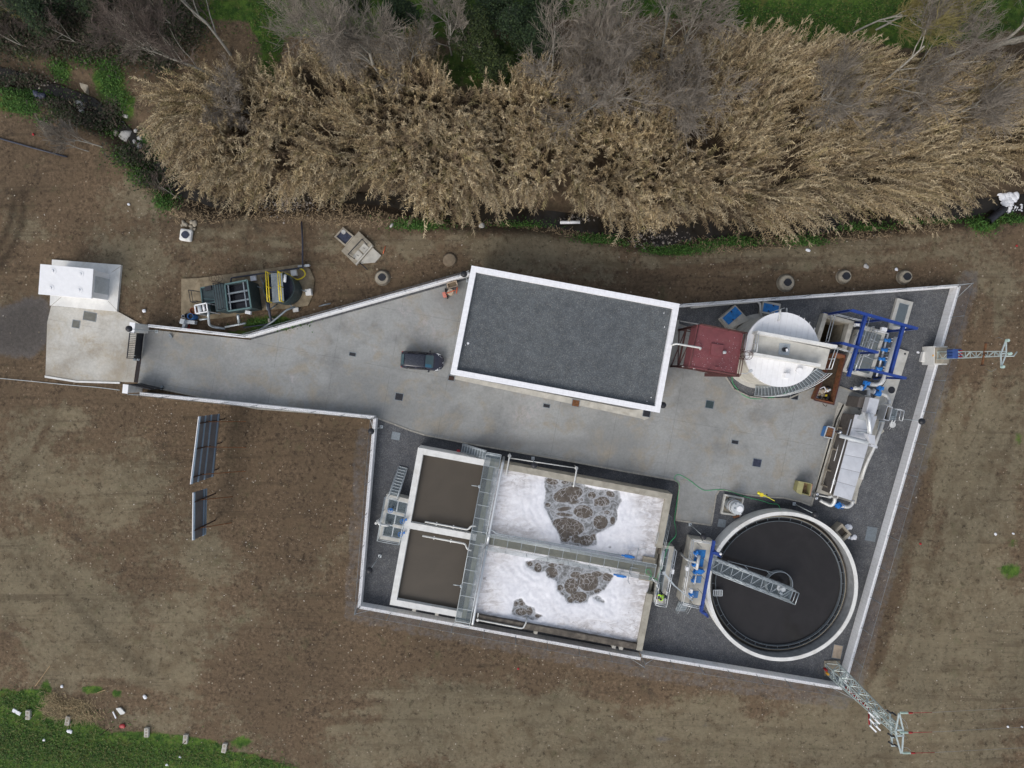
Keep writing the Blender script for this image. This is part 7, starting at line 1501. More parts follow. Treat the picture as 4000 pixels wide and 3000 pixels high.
fs += [tuple(range(n)), tuple((len(XS)-1)*n+k for k in range(n-1, -1, -1))]+[((i+1)*n, i*n, i*n+n-1, (i+1)*n+n-1) for i in range(len(XS)-1)]
m.add(vs, [f[::-1] for f in fs], True); body = m.build('body', MT['car_paint'], car)
b_ = body.modifiers.new('soft', 'SUBSURF'); b_.levels = 1; b_.render_levels = 2
def cp(x, yf, lift=.012):
    """a point on the upper skin at station x, yf in -1..1 across the roof or bonnet width"""
    for i in range(len(XS)-1):
        if XS[i] <= x <= XS[i+1]: break
    f = (x-XS[i])/(XS[i+1]-XS[i]); z = Zt[i]+(Zt[i+1]-Zt[i])*f; w_ = Wt[i]+(Wt[i+1]-Wt[i])*f
    return Vector((x, yf*w_, z+.012*(1-yf*yf)+lift-.03*abs(yf)**3))
def skinpatch(nm, mat, xs_, ys_, lift=.012, parent=car):
    m = MB(); nx, ny = len(xs_), len(ys_[0]); vs = [cp(x, y, lift) for x, yr in zip(xs_, ys_) for y in yr]
    m.add(vs, [(i*ny+k, (i+1)*ny+k, (i+1)*ny+k+1, i*ny+k+1) for i in range(nx-1) for k in range(ny-1)], True); return m.build(nm, MT[mat], parent)
lin = lambda a, b, n_: [a+(b-a)*i/(n_-1) for i in range(n_)]
skinpatch('windscreen', 'car_glass', [.42, .60, .80, 1.0, 1.13], [lin(-.93, .93, 9), lin(-.92, .92, 9), lin(-.90, .90, 9), lin(-.88, .88, 9), lin(-.8, .8, 9)], .022)
skinpatch('sun_shade', 'car_blue_glass', [.44, .62, .82, .98], [lin(-.90, -.42, 5), lin(-.89, -.42, 5), lin(-.87, -.42, 5), lin(-.85, -.42, 5)], .030)
skinpatch('rear_window', 'car_glass', [-1.97, -1.9, -1.75, -1.62], [lin(-.78, .78, 7), lin(-.8, .8, 7), lin(-.82, .82, 7), lin(-.82, .82, 7)], .03)
skinpatch('roof_panel', 'car_roof_sky', [-1.55, -1.2, -.7, -.1, .3], [lin(-.84, .84, 9)]*5, .034)
for sg in (1, -1):
    skinpatch('headlight', 'headlight', [1.35, 1.55, 1.75, 1.9], [[sg*a for a in (1.02, 1.16, 1.2)], [sg*a for a in (.95, 1.12, 1.22)], [sg*a for a in (.86, 1.08, 1.24)], [sg*a for a in (.86, 1.0, 1.12)]], .012)
    m = MB(); m.box((-1.90, sg*.72, .93), (.14, .10, .16), sg*.5); m.build('taillight', MT['taillight'], car, .03)
    m = MB(); m.beam((.78, sg*.86, .98), (.70, sg*1.03, 1.0), .16, .11); m.build('wing_mirror', MT['black'], car, .03)
    for x in (-1.28, 1.28): m = MB(); m.tube([(x, sg*.66, .30), (x, sg*.865, .30)], .305, 24); wh = m.build('wheel', MT['black_rubber'], car); m = MB(); m.tube([(x, sg*.86, .30), (x, sg*.875, .30)], .19, 18); m.build('rim', MT['chrome'], wh)
    m = MB()
    for a, b in ((-1.45, -.55), (-.45, .42)): 
        p, q = cp(a, sg*1.0), cp(b, sg*1.0); m.add([(a+.05, sg*.835, .99), (b-.02 if b < 0 else b+.2, sg*.835, .985), (b-.03, sg*.705, 1.36), (a+.12, sg*.705, 1.37)], [(0, 1, 2, 3) if sg > 0 else (3, 2, 1, 0)])
    m.build('side_window', MT['black_gloss'], car)
m = MB(); m.tube([(-1.45, .05, 1.5), (-1.62, .05, 1.66)], .012, 5); m.build('aerial', MT['black'], car)
m = MB(); m.sphere((2.0, -.02, .70), .075, 12, 8, (.5, .9, .5)); m.build('bonnet_badge', MT['chrome'], car)
m = MB(); m.box((2.06, 0, .42), (.03, .5, .11)); m.build('number_plate', MT['litter_white'], car)
m = MB()
for yy in (-.35, .3): m.beam((1.12, yy, .985), (.98, yy+.42, 1.08), .03, .02)
m.build('wiper', MT['black'], car)
# ---------------------------------------------------------------- cement mixer and mortar tub by the building corner
CX = K(1700, 1060, 7.93)
mx = thing('cement_mixer', 'small orange cement mixer with grey drum beside the building corner', 'cement mixer', CX(480, 640, .07))
p = CX(480, 645, .8); m = MB(); m.cyl(p, .24, .45, .62, 28, .33); m.cyl(p, .33, .62, .92, 28, .31); m.cyl(p, .31, .92, 1.12, 28, .26); m.build('drum', MT['drum'], mx)
m = MB(); m.cyl(p, .2, 1.115, 1.125, 24); m.build('drum_mouth', MT['mortar_tub'], mx)
m = MB(); m.beam(CX(360, 675, 1.16), CX(600, 590, 1.16), .06, .06); m.beam(CX(365, 675, 1.15), CX(365, 675, .3), .07, .07); m.beam(CX(605, 590, 1.15), CX(605, 590, .3), .07, .07); m.beam(CX(365, 675, .3), CX(605, 590, .3), .07, .07); m.build('yoke', MT['orange'], mx)
m = MB(); q = CX(285, 720, .8); m.box((q.x, q.y, .62), (.32, .48, .55), .3); m.build('motor_housing', MT['salmon'], mx, .03)
m = MB(); m.tube(arc(CX(670, 575, .9), .30, 0, 2*math.pi, 20, 0), .01, 4) if False else None
q = CX(672, 580, .85); ring_ = [Vector((q.x+.10*math.cos(a)*.4, q.y+.3*math.cos(a)*1.0-.02, q.z+.3*math.sin(a))) for a in [k*2*math.pi/20 for k in range(21)]]
m = MB(); m.tube(ring_, .035, 6)
for k in range(3): a = k*math.pi/3; m.tube([Vector((q.x+.04*math.cos(a), q.y+.3*math.cos(a), q.z+.3*math.sin(a))), Vector((q.x-.04*math.cos(a), q.y-.3*math.cos(a), q.z-.3*math.sin(a)))], .02, 5)
m.build('tilt_wheel', MT['orange'], mx)
for x, y in ((380, 800), (325, 580)): q = CX(x, y, .2); m = MB(); m.tube([Vector((q.x-.05, q.y, .24)), Vector((q.x+.05, q.y, .24))], .17, 16); m.build('wheel', MT['black_rubber'], mx)
open_ = open_box('mortar_tub', 'shallow pale mortar tub beside the orange cement mixer', [CX(*p, .5) for p in ((362, 385), (645, 288), (695, 445), (400, 530))], .5, 'mortar_tub', 'mortar', .36, .1, .88, None, .03); open_['category'] = 'tub'
# ---------------------------------------------------------------- person in hi-vis jacket leaning over the rail
pr = thing('person', 'worker in a hi-vis yellow jacket leaning over the channel railing', 'person', C8(400, 1215, OZ))
F0 = C8(418, 1215, OZ); face = Vector((-1, -.18, 0)).normalized(); sidev = Vector((-face.y, face.x, 0))
def Bp(f, s_, z): return F0+face*f+sidev*s_+Vector((0, 0, z))
def skin_mesh(nm, chains, mat, parent, root=0, lv=1):
    me = bpy.data.meshes.new(nm); V, E, Rr = [], [], []; idx = {}
    off = OFF[parent.name]
    for ch in chains:
        prev = None
        for key, p, r_ in ch:
            if key not in idx: idx[key] = len(V); V.append(tuple(Vector(p)-off)); Rr.append(r_)
            if prev is not None: E.append((prev, idx[key]))
            prev = idx[key]
    me.from_pydata(V, E, []); me.materials.append(MT[mat]); o = bpy.data.objects.new(nm, me); COL.objects.link(o); o.parent = parent; OFF[o.name] = off.copy()
    bm = bmesh.new(); bm.from_mesh(me); ly = bm.verts.layers.skin.verify()
    for i, v in enumerate(bm.verts): v[ly].radius = (Rr[i], Rr[i]); v[ly].use_root = i == root
    bm.to_mesh(me); bm.free()
    s_ = o.modifiers.new('skin', 'SKIN'); s_.use_smooth_shade = True; s2 = o.modifiers.new('sub', 'SUBSURF'); s2.levels = lv; s2.render_levels = lv; return o
PEL, WST, CHS, NEK, HEAD, TOPH = Bp(0, 0, .93), Bp(.06, 0, 1.10), Bp(.22, 0, 1.34), Bp(.34, 0, 1.47), Bp(.42, 0, 1.58), Bp(.47, 0, 1.68)
arms = {}
body_ch = [[('pel', PEL, .15), ('wst', WST, .14), ('chs', CHS, .15), ('nek', NEK, .06), ('head', HEAD, .095), ('top', TOPH, .085)], [('head', HEAD, .095), ('nose', Bp(.53, 0, 1.565), .016)]]
for k, sg in (('l', 1), ('r', -1)):
    sh_, el, wr = Bp(.24, sg*.19, 1.38), Bp(.36, sg*.27, 1.15), Bp(.52, sg*.17, 1.08); pm = Bp(.585, sg*.15, 1.07); arms[k] = (sh_, el, wr)
    body_ch.append([('chs', CHS, .15), (k+'sh', sh_, .07), (k+'el', el, .05), (k+'wr', wr, .032), (k+'pm', pm, .038)])
    for fi, (o_, L_) in enumerate(((-.032, .07), (-.011, .082), (.011, .078), (.03, .062))):
        q = pm+face*.03+sidev*o_; body_ch.append([(k+'pm', pm, .038), (k+'f%d' % fi, q+face*.02, .010), (k+'f%dm' % fi, q+face*L_*.7+Vector((0, 0, .0)), .009), (k+'f%dt' % fi, q+face*L_*.9+Vector((0, 0, -.035)), .008)])
    body_ch.append([(k+'pm', pm, .038), (k+'t1', pm-sidev*sg*.045+face*.015, .012), (k+'t2', pm-sidev*sg*.06+face*.05+Vector((0, 0, -.02)), .009)])
    hip, kn, an, to = Bp(-.02, sg*.10, .88), Bp(.03, sg*.11, .48), Bp(-.03, sg*.12, .08), Bp(.13, sg*.13, .04)
    body_ch.append([('pel', PEL, .15), (k+'hp', hip, .095), (k+'kn', kn, .065), (k+'an', an, .045), (k+'to', to, .04)])
    arms[k+'leg'] = (hip, kn, an, to)
skin_mesh('body', body_ch, 'skin', pr)
jk = [[('p', Bp(0, 0, .90), .175), ('w', WST, .165), ('c', CHS, .18), ('n', Bp(.31, 0, 1.43), .09)]]
for k in 'lr': s_, e_2, w_2 = arms[k]; jk.append([('c', CHS, .18), (k+'s', s_, .092), (k+'e', e_2, .072), (k+'w', w_2.lerp(e_2, .08), .052)])
skin_mesh('jacket', jk, 'hivis', pr)
tr_ = [[('p', Bp(-.01, 0, .95), .16)]]
for k in 'lr': h_, kn, an, to = arms[k+'leg']; tr_.append([('p', Bp(-.01, 0, .95), .16), (k+'h', h_, .112), (k+'k', kn, .085), (k+'a', an.lerp(kn, .05), .07)])
skin_mesh('trousers', tr_, 'navy_cloth', pr)
for k in 'lr': an, to = arms[k+'leg'][2:]; m = MB(); m.sphere(tuple((an+to)/2-Vector((0, 0, .01))), .1, 14, 8, (1.45, .58, .52)); m.build('boot', MT['black'], pr)
m = MB(); m.sphere(tuple(HEAD+Vector((.0, 0, .055))-face*.02), .112, 18, 12, (1, .95, .92)); m.build('hair', MT['hair'], pr)
m = MB(); b0_ = CHS-face*.02
for sg in (1, -1): m.tube([Bp(.10, sg*.11, 1.22)-face*.16, Bp(.20, sg*.11, 1.46)-face*.04, Bp(.36, sg*.10, 1.42)], .022, 6)
m.build('reflective_band', MT['hivis_silver'], pr)
for sg in (1, -1): m = MB(); m.sphere(tuple(HEAD+sidev*sg*.092), .026, 8, 6, (.8, .5, 1.2)); m.build('ear', MT['skin'], pr); m = MB(); m.sphere(tuple(HEAD+face*.085+sidev*sg*.034+Vector((0, 0, .012))), .013, 8, 6); m.build('eye', MT['black'], pr)
m = MB(); m.beam(HEAD+face*.088+sidev*.028-Vector((0, 0, .05)), HEAD+face*.088-sidev*.028-Vector((0, 0, .05)), .012, .012); m.build('mouth', MT['salmon'], pr)
m = MB(); q = Bp(-.23, .06, 1.15); m.box(tuple(q), (.16, .3, .36), .2); m.build('backpack', MT['navy_cloth'], pr, .05)
# ---------------------------------------------------------------- billboards seen from behind
def billboard(lab, q, posts, z0, z1, rails):
    """q: top edge ends then bottom edge ends, as surveyed"""
    A0, A1 = W(*q[0], z1), W(*q[1], z1); B0, B1 = W(*q[3], z0), W(*q[2], z0); t = thing('billboard', lab, 'billboard', W(*posts[0][0], 0), 'billboards seen from behind'); nrm = Vector((1, .05, 0)).normalized()
    m = MB(); m.add([A0, A1, B1, B0]+[p-nrm*.05 for p in (A0, A1, B1, B0)], [(0, 3, 2, 1), (4, 5, 6, 7), (0, 1, 5, 4), (1, 2, 6, 5), (2, 3, 7, 6), (3, 0, 4, 7)]); m.build('panel', MT['billboard_back'], t)
    for f in rails:
        m = MB(); m.beam(A0.lerp(B0, f)+nrm*.045, A1.lerp(B1, f)+nrm*.045, .18, .07, nrm); m.build('rail', MT['billboard_rail'], t)
    m = MB(); m.beam(A0-nrm*.03, A1-nrm*.03, .12, .06, nrm); m.build('edge_trim', MT['white_paint'], t)
    for g, f in posts:
        b = W(*g, 0); tp = A0.lerp(A1, f); m = MB(); tq = tp+nrm*.13; m.beam(Vector((tq.x, tq.y, -.2)), Vector((tq.x, tq.y, z1-.05)), .1, .1); m.build('post', MT['rust_dark'], t)
        m = MB(); m.beam(b, Vector((tq.x, tq.y, z0+(z1-z0)*.6)), .07, .07); m.build('stay', MT['rust'], t)
billboard('large dark sign board on rusty posts seen from behind in the field', ((778, 1627), (746, 1891), (836, 1860), (860, 1616)), (((960, 1646), .1), ((960, 1748), .48), ((960, 1840), .9)), 1.0, 4.5, (.03, .28, .55, .9))
billboard('smaller dark sign board on rusty posts seen from behind in the field', ((756, 1924), (754, 2110), (802, 2088), (806, 1908)), (((910, 1940), .2), ((905, 2042), .8)), 1.5, 3.7, (.06, .8, .97))
# ---------------------------------------------------------------- power poles
def lattice(t, b, wb, z0, zt, wt, n, mat='pylon_steel', rot=0.0, leg=.075):
    cs = [(1, 1), (-1, 1), (-1, -1), (1, -1)]; co, si = math.cos(rot), math.sin(rot)
    def P(k, f):
        w_ = (wb+(wt-wb)*f)/2; x, y = cs[k % 4][0]*w_, cs[k % 4][1]*w_; return Vector((b.x+co*x-si*y, b.y+si*x+co*y, z0+(zt-z0)*f))
    for k in range(4):
        m = MB(); m.beam(P(k, 0), P(k, 1), leg, leg); m.build('leg', MT[mat], t)
    m = MB()
    for i in range(n):
        f0, f1 = i/n, (i+1)/n
        for k in range(4):
            m.beam(P(k, f0), P(k+1, f1), .045, .045) if (i+k) % 2 else m.beam(P(k+1, f0), P(k, f1), .045, .045)
            if i % 2 == 0: m.beam(P(k, f0), P(k+1, f0), .045, .045)
    for k in range(4): m.beam(P(k, 1), P(k+1, 1), .05, .05)
    o = m.build('lattice_bracing', MT[mat], t); return P
CP = K(3560, 1300, 5.027)
pa = CP(1810, 410, 9.0); p1 = thing('lattice_pole', 'pale lattice power pole with blue transformer on a white plinth', 'power pole', (pa.x, pa.y, 0), 'lattice power poles')
m = MB(); m.prism([tuple(CP(*p, 0.02)[:2]) for p in ((192, 372), (300, 372), (300, 600), (148, 560))], 0, .35); m.box((pa.x+.1, pa.y, .8), (1.25, 1.75, 1.7)); m.build('plinth', MT['concrete_white'], p1)
m = MB(); m.box((pa.x+.15, pa.y, 1.72), (1.2, 1.5, .2)); m.rock((pa.x+.2, pa.y, 1.8), .5, 3, .4); m.build('plinth_mortar', MT['concrete_old'], p1)
m = MB(); q = CP(408, 432, 1.2); m.sphere((pa.x-.5, pa.y+.0, 1.55), .1, 10, 8); m.build('warning_cap', MT['amber'], p1)
lattice(p1, pa, .72, .6, 9.0, .38, 13)
for z, hw, mat, off in ((9.0, 1.12, 'pylon_steel', 0), (7.3, .98, 'rust', 0)):
    d_ = Vector((.16, 1, 0)).normalized(); m = MB()
    if mat == 'rust': m.beam(Vector((pa.x-.25, pa.y, z))-d_*hw, Vector((pa.x-.25, pa.y, z))+d_*hw, .13, .12)
    else:
        for sg in (-1, 1): m.beam(Vector((pa.x+sg*.22, pa.y, z)), Vector((pa.x, pa.y, z))+d_*hw, .09, .07); m.beam(Vector((pa.x+sg*.22, pa.y, z)), Vector((pa.x, pa.y, z))-d_*hw, .09, .07)
        m.beam(Vector((pa.x-.22, pa.y, z)), Vector((pa.x+.22, pa.y, z)), .09, .07); m.tube([Vector((pa.x+.2, pa.y-.2, z)), Vector((pa.x+.75, pa.y-.2, z+.1)), Vector((pa.x+1.0, pa.y+.15, z+.1))], .05, 6)
    m.build('cross_arm', MT[mat], p1)
    for k in (-1, 0, 1):
        q = Vector((pa.x+(.0 if mat != 'rust' else -.25)+(.4 if (k == 0 and mat != 'rust') else 0), pa.y, z))+d_*hw*k*.97; m = MB()
        if mat == 'rust': m.beam(q-Vector((.16, 0, -.05)), q+Vector((.16, 0, .08)), .08, .14); m.build('fuse_switch', MT['rust_dark'], p1)
        else:
            for j in range(4): m.cyl(q, .13-.015*(j % 2), z+.05+j*.06, z+.09+j*.06, 14)
            m.build('insulator', MT['insulator'], p1)
m = MB(); q = Vector((pa.x-.35, pa.y+.1, 4.0)); m.box(tuple(q), (.75, .85, .8)); 
for k in range(3): m.box((q.x-.40, q.y-.28+k*.28, q.z), (.08, .2, .7))
tf = m.build('transformer', MT['transformer'], p1, .03); 
for k in range(3): m = MB(); m.tube([Vector((q.x+.1, q.y-.26+k*.26, 4.4)), Vector((q.x+.1, q.y-.26+k*.26, 4.8))], [.07, .05], 8); m.build('bushing', MT['taillight'], tf)
m = MB(); m.tube([CP(1650, 110, 8.5), CP(1720, 90, 8.8), CP(1800, 125, 9.0)], .012, 4); m.tube([CP(1460, 710, 7.4), CP(1570, 765, 8.0), CP(1670, 705, 8.9)], .012, 4); m.build('jumper_wire', MT['galv_dark'], p1)
CQ = K(3200, 2580, 4.147)
pb = CQ(1305, 1170, 10.4); p2 = thing('lattice_pole', 'pale lattice power pole with three wires behind the wall corner', 'power pole', (pb.x, pb.y, 0), 'lattice power poles'); pr2 = R(12)
lattice(p2, pb, 1.15, 0, 10.4, .5, 16, 'pylon_steel', pr2, .085)
m = MB(); m.prism([(pb.x-.75, pb.y-.75), (pb.x+.75, pb.y-.75), (pb.x+.75, pb.y+.75), (pb.x-.75, pb.y+.75)], -.1, .12); m.build('foundation', MT['concrete_old'], p2)
Za = 10.4; tA, tB = CQ(1290, 856, Za), CQ(1330, 1505, Za); m = MB()
for (x0, y0), (x1, y1) in (((1240, 1130), (1290, 856)), ((1358, 1120), (1298, 856)), ((1245, 1225), (1325, 1505)), ((1360, 1215), (1338, 1505)), ((1240, 1130), (1358, 1120)), ((1245, 1225), (1360, 1215)), ((1240, 1130), (1245, 1225)), ((1358, 1120), (1362, 1215))): m.beam(CQ(x0, y0, Za), CQ(x1, y1, Za), .11, .08)
m.build('cross_arm', MT['pylon_steel'], p2)
m = MB(); m.beam(CQ(1142, 850, 8.8), CQ(1180, 1390, 8.8), .13, .11); 
for x, y in ((1142, 855), (1170, 1250), (1180, 1385)): m.beam(CQ(x, y, 8.8), CQ(x+70, y-6, 8.8), .09, .07)
m.beam(CQ(1160, 1140, 8.8), CQ(1240, 1150, 8.8), .08, .08); m.build('lower_arm', MT['pylon_steel'], p2)
for x, y in ((1125, 825), (1205, 858), (1140, 1200), (1222, 1238), (1150, 1335), (1245, 1376)):
    m = MB(); q = CQ(x, y, 8.9); m.tube([q-Vector((.16, -.1, .0)), q+Vector((.16, -.1, .1))], .075, 8); m.build('surge_arrester', MT['black'], p2)
m = MB(); m.beam(CQ(832, 850, 7.0), CQ(838, 1075, 7.0), .08, .08); m.beam(CQ(938, 850, 7.0), CQ(942, 1090, 7.0), .08, .08); m.beam(CQ(838, 1010, 7.0), CQ(1030, 1008, 7.2), .09, .08); m.beam(CQ(825, 855, 7.0), CQ(990, 870, 7.2), .08, .08); m.build('side_rack', MT['pylon_steel'], p2)
for x, y in ((852, 890), (865, 1000), (870, 1105), (915, 870), (925, 975), (935, 1080)): m = MB(); q = CQ(x, y, 7.2); m.beam(q-Vector((.28, -.28, 0)), q+Vector((.28, -.28, 0)), .13, .09); m.build('cable_end', MT['white_paint'], p2)
m = MB(); m.tube([CQ(425, 432, 2.6), CQ(560, 560, 3.8), CQ(800, 775, 6.0), CQ(808, 830, 6.3), CQ(806, 900, 6.6), CQ(815, 1040, 7.0)], .075, 8); m.build('red_cable', MT['cable_red'], p2)
m = MB(); m.beam(CQ(150, 170, .6), CQ(430, 420, 2.6), .25, .1); m.build('cable_guard', MT['galv_dark'], p2)
for x, y, mt_ in ((118, 158, 'salmon'), (145, 220, 'amber')): q = CQ(x, y, .4); m = MB(); m.cyl(q, .13, .02, .4, 14); m.sphere(tuple(q), .135, 14, 8); m.build('bollard_cap' if mt_ == 'amber' else 'cable_duct', MT[mt_ if mt_ == 'amber' else 'cable_red'], p2)
for k, (x, y, nmw) in enumerate(((1290, 850, 'wire nearest the plant on the lattice pole by the wall corner'), (1290, 1168, 'middle wire strung from the lattice pole by the wall corner'), (1330, 1500, 'outermost wire on the lattice pole by the wall corner'))):
    s0 = CQ(x, y, Za+.05); m = MB(); a = s0+Vector((.25, 0, 0)); b = s0+Vector((1.9+.2*(k == 1), .05, -.02))
    for j in range(6): q = s0+Vector((.12+j*.11, .01, 0)); m.tube([q, q+Vector((.05, 0, 0))], .085, 10)
    m.build('insulator', MT['insulator'], p2)
    m = MB(); m.tube([s0+Vector((.8, 0, 0)), s0+Vector((1.1, .01, 0))], .07, 8); m.tube([s0+Vector((1.1, .01, 0)), s0+Vector((2.7, .04, -.03))], .02, 6); m.build('red_clamp', MT['cable_red'], p2)
    m = MB(); e = s0+Vector((2.7, .04, -.03)); pts = [e+Vector((46*i/14, 1.0*i/14, -1.6*math.sin(math.pi*i/28))) for i in range(15)]; m.tube(pts, .009, 5); w_ = solo(m, 'power_wire', MT['galv_dark'], nmw, 'wire', 'power wires'); 
m = MB()
for x0, y0, x1, y1 in ((1340, 930, 1440, 1110), (1370, 1230, 1430, 1280), (1330, 1400, 1480, 1460), (1310, 1000, 1420, 1100), (1250, 1060, 1380, 1220)): m.tube([CQ(x0, y0, Za-.3), CQ((x0+x1)/2+20, (y0+y1)/2-15, Za-1.2), CQ(x1, y1, Za-.8)], .011, 4)
m.tube([CQ(1040, 830, 8.4), CQ(1070, 800, 8.8), CQ(1110, 800, 8.9)], .014, 4); m.build('jumper_wires', MT['galv'], p2)
# ---------------------------------------------------------------- little sludge plant outside the wall
SL = K(690, 1000, 5.184); SM = K(960, 1000, 5.184)
m = MB(); m.prism([tuple(SL(*p, .1)[:2]) for p in ((95, 460), (430, 450), (830, 395), (1650, 290))]+[tuple(SM(*p, .1)[:2]) for p in ((780, 210), (1120, 160), (1300, 260), (1390, 480), (1340, 830), (1260, 1000), (960, 1060), (300, 1090))]+[tuple(SL(*p, .1)[:2]) for p in ((1180, 1210), (880, 1260), (440, 1300), (90, 1180))], -.05, .10); struct(m, 'sludge_slab', MT['slab_muddy'])
sp = thing('sludge_container', 'dark green steel settling container with ladder outside the wall', 'container', SL(900, 850, 0)); SZ = 2.6
Q = [SL(*p, SZ) for p in ((975, 575), (1430, 488), (1510, 1045), (1035, 1120))]; P = [Vector((p.x, p.y, 0)) for p in Q]; c = sum(P, Vector())/4
m = MB()
for u0, u1, v0, v1 in ((0, .05, 0, 1), (.95, 1, 0, 1), (.05, .95, 0, .04), (.05, .95, .96, 1)): m.prism(sub(Q, u0, u1, v0, v1), .2, SZ)
m.build('basin_wall', MT['dark_green'], sp)
m = MB()
for i in range(4): m.beam(Q[i], Q[(i+1) % 4], .12, .1)
m.build('basin_rim', MT['teal_edge'], sp)
m = MB(); m.sheet(sub(Q, .03, .97, .03, .97), SZ-.55); m.build('dark_water', MT['black_gloss'], sp)
m = MB()
for v in (.36, .68): m.beam(lerp2(Q, .06, v)+Vector((0, 0, -.1)), lerp2(Q, .94, v)+Vector((0, 0, -.1)), .14, .12)
for u in (.13, .80): m.beam(lerp2(Q, u, .03)+Vector((0, 0, -.08)), lerp2(Q, u, .97)+Vector((0, 0, -.08)), .1, .12)
m.build('baffle_beam', MT['galv_dark'], sp)
Q2 = [SL(*p, SZ) for p in ((715, 590), (940, 550), (1010, 1085), (795, 1125))]; m = MB(); m.prism([tuple(p[:2]) for p in Q2], .2, SZ-.02); m.build('tank_body', MT['dark_green'], sp)
m = MB(); m.rail([lerp2(Q2, .55, .02), lerp2(Q2, .55, .98)], .95, 1.6, .022); m.rail([lerp2(Q2, .98, .02), lerp2(Q2, .98, .98)], .95, 1.6, .022); m.build('handrail', MT['black'], sp)
Q3 = [SL(*p, 2.0) for p in ((460, 640), (735, 590), (790, 920), (500, 960))]; m = MB(); m.prism([tuple(p[:2]) for p in Q3], .2, 1.7); m.build('lower_body', MT['dark_green'], sp)
m = MB(); 
for i in range(4): m.beam(Q3[i]+Vector((0, 0, -.25)), Q3[(i+1) % 4]+Vector((0, 0, -.25)), .1, .14)
m.beam(lerp2(Q3, .1, .7)+Vector((0, 0, -.28)), lerp2(Q3, .95, .85)+Vector((0, 0, -.28)), .06, .05); m.build('lower_rim', MT['teal_edge'], sp)
m = MB(); q = lerp2(Q3, .62, .12); m.box((q.x, q.y, 1.85), (.6, .4, .3), .2); m.tube([Vector((q.x-.5, q.y-.2, 1.9)), q+Vector((0, 0, -.1))], .05, 6); m.build('drive_unit', MT['black'], sp)
m = MB(); a, b = SL(345, 715, 1.9), SL(385, 950, 1.9); m.rail([SL(480, 730, 1.6), SL(345, 712, 1.6), SL(385, 950, 1.6), SL(500, 930, 1.6)], .9, .9, .022); m.build('side_rail', MT['black'], sp)
m = MB(); lc = SL(905, 530, 2.0)
for (x, y), z in (((850, 450), 3.3), ((780, 440), 2.6), ((730, 440), 2.0)):
    q = SL(x, y, z); m.tube([Vector((q.x+.36*math.cos(k*math.pi/8), q.y+.36*math.sin(k*math.pi/8), z)) for k in range(17)], .015, 5)
for dx, dy in ((-.36, 0), (0, .36), (.36, 0), (.2, -.3), (-.2, -.3)): p, q = SL(730, 440, 2.0), SL(850, 450, 3.3); m.tube([p+Vector((dx, dy, 0)), q+Vector((dx, dy, 0))], .015, 5)
for dx in (-.2, .2): q = SL(850, 500, 2.6); m.tube([Vector((q.x+dx, q.y-.2, .1)), Vector((q.x+dx, q.y-.2, 3.3))], .02, 5)
m.build('caged_ladder', MT['rust_dark'], sp)
# belt press
bp = thing('sludge_press', 'white framed sludge press with open rollers on the dark container', 'press', SL(480, 1060, 0)); Q = [SL(*p, 2.4) for p in ((365, 1000), (605, 955), (630, 1125), (390, 1165))]
m = MB()
for i in range(4): m.beam(Q[i], Q[(i+1) % 4], .1, .1); m.beam(Vector((Q[i].x, Q[i].y, .1)), Q[i], .08, .08)
m.build('frame', MT['white_paint'], bp)
for u, mt_, r_ in ((.32, 'frp_grey', .22), (.5, 'black', .12), (.66, 'white_paint', .14), (.82, 'black', .12)): m = MB(); m.tube([lerp2(Q, u, .08)-Vector((0, 0, .2)), lerp2(Q, u, .92)-Vector((0, 0, .2))], r_, 12); m.build('roller', MT[mt_], bp)
m = MB(); m.prism([tuple(p[:2]) for p in [c_.lerp(sum(Q, Vector())/4, .1) for c_ in Q]], .3, 1.7); m.build('press_body', MT['dark_green'], bp)
m = MB(); m.tube(bend([SL(650, 1130, 2.2), SL(640, 1200, 2.2), SL(660, 1400, 1.2), SL(760, 1440, .6), SL(980, 1470, .4)], .3), .12, 12); m.tube([SL(470, 1290, 1.2), SL(640, 1270, 1.2)], .08, 8); m.build('outlet_pipe', MT['galv'], bp)
m = MB(); m.tube([SL(980, 1440, .6), SL(1260, 1385, .6), SL(1400, 1358, .6)], .10, 10); m.tube([SL(1240, 1190, 1.6), SL(1265, 1370, .7)], .12, 10); m.build('drain_pipe', MT['galv'], bp)
for lab, x, y, mt_, r_, h_, inn in (('blue plastic barrel beside the sludge press', 275, 1220, 'barrel_blue', .29, 1.0, 'black'), ('small pale blue drum at the end of the barrels', 130, 1220, 'frp_grey', .16, .6, 'black'), ('open black barrel between the blue barrel and small drum', 205, 1210, 'black', .24, .8, 'black'), ('open terracotta coloured barrel by the white press frame', 325, 1105, 'terracotta', .30, .9, 'rust')):
    p = SL(x, y, h_); t = thing('barrel', lab, 'barrel', (p.x, p.y, .1), 'barrels by the sludge press'); m = MB(); m.ring(p, r_-.03, r_, .1, h_, 28); m.cyl(p, r_-.02, .1, .14, 20); m.ring(p, r_, r_+.015, h_*.45, h_*.5, 28); m.build('barrel_shell', MT[mt_], t); m = MB(); m.cyl(p, r_-.035, .14, h_*.8, 20); m.build('barrel_contents', MT[inn], t)
m = MB(); m.box(tuple(SL(160, 1330, .7)), (.42, .5, .9), -.3); m.box(tuple(SL(165, 1425, .5)), (.25, .5, .5), -.35); m.box(tuple(SL(300, 1340, .5)), (.9, .35, .5), -.1); solo(m, 'polymer_unit', MT['frp_grey'], 'grey boxy dosing unit below the blue barrel', 'dosing unit', None, .03)
m = MB(); p = SL(225, 1430, .3); m.tube(arc(p, .2, 0, 2*math.pi, 16, .3), .03, 6); m.tube(arc(p, .14, 0, 2*math.pi, 14, .33), .03, 6); solo(m, 'red_hose_coil', MT['cable_red'], 'coil of red hose by the grey dosing unit', 'hose')
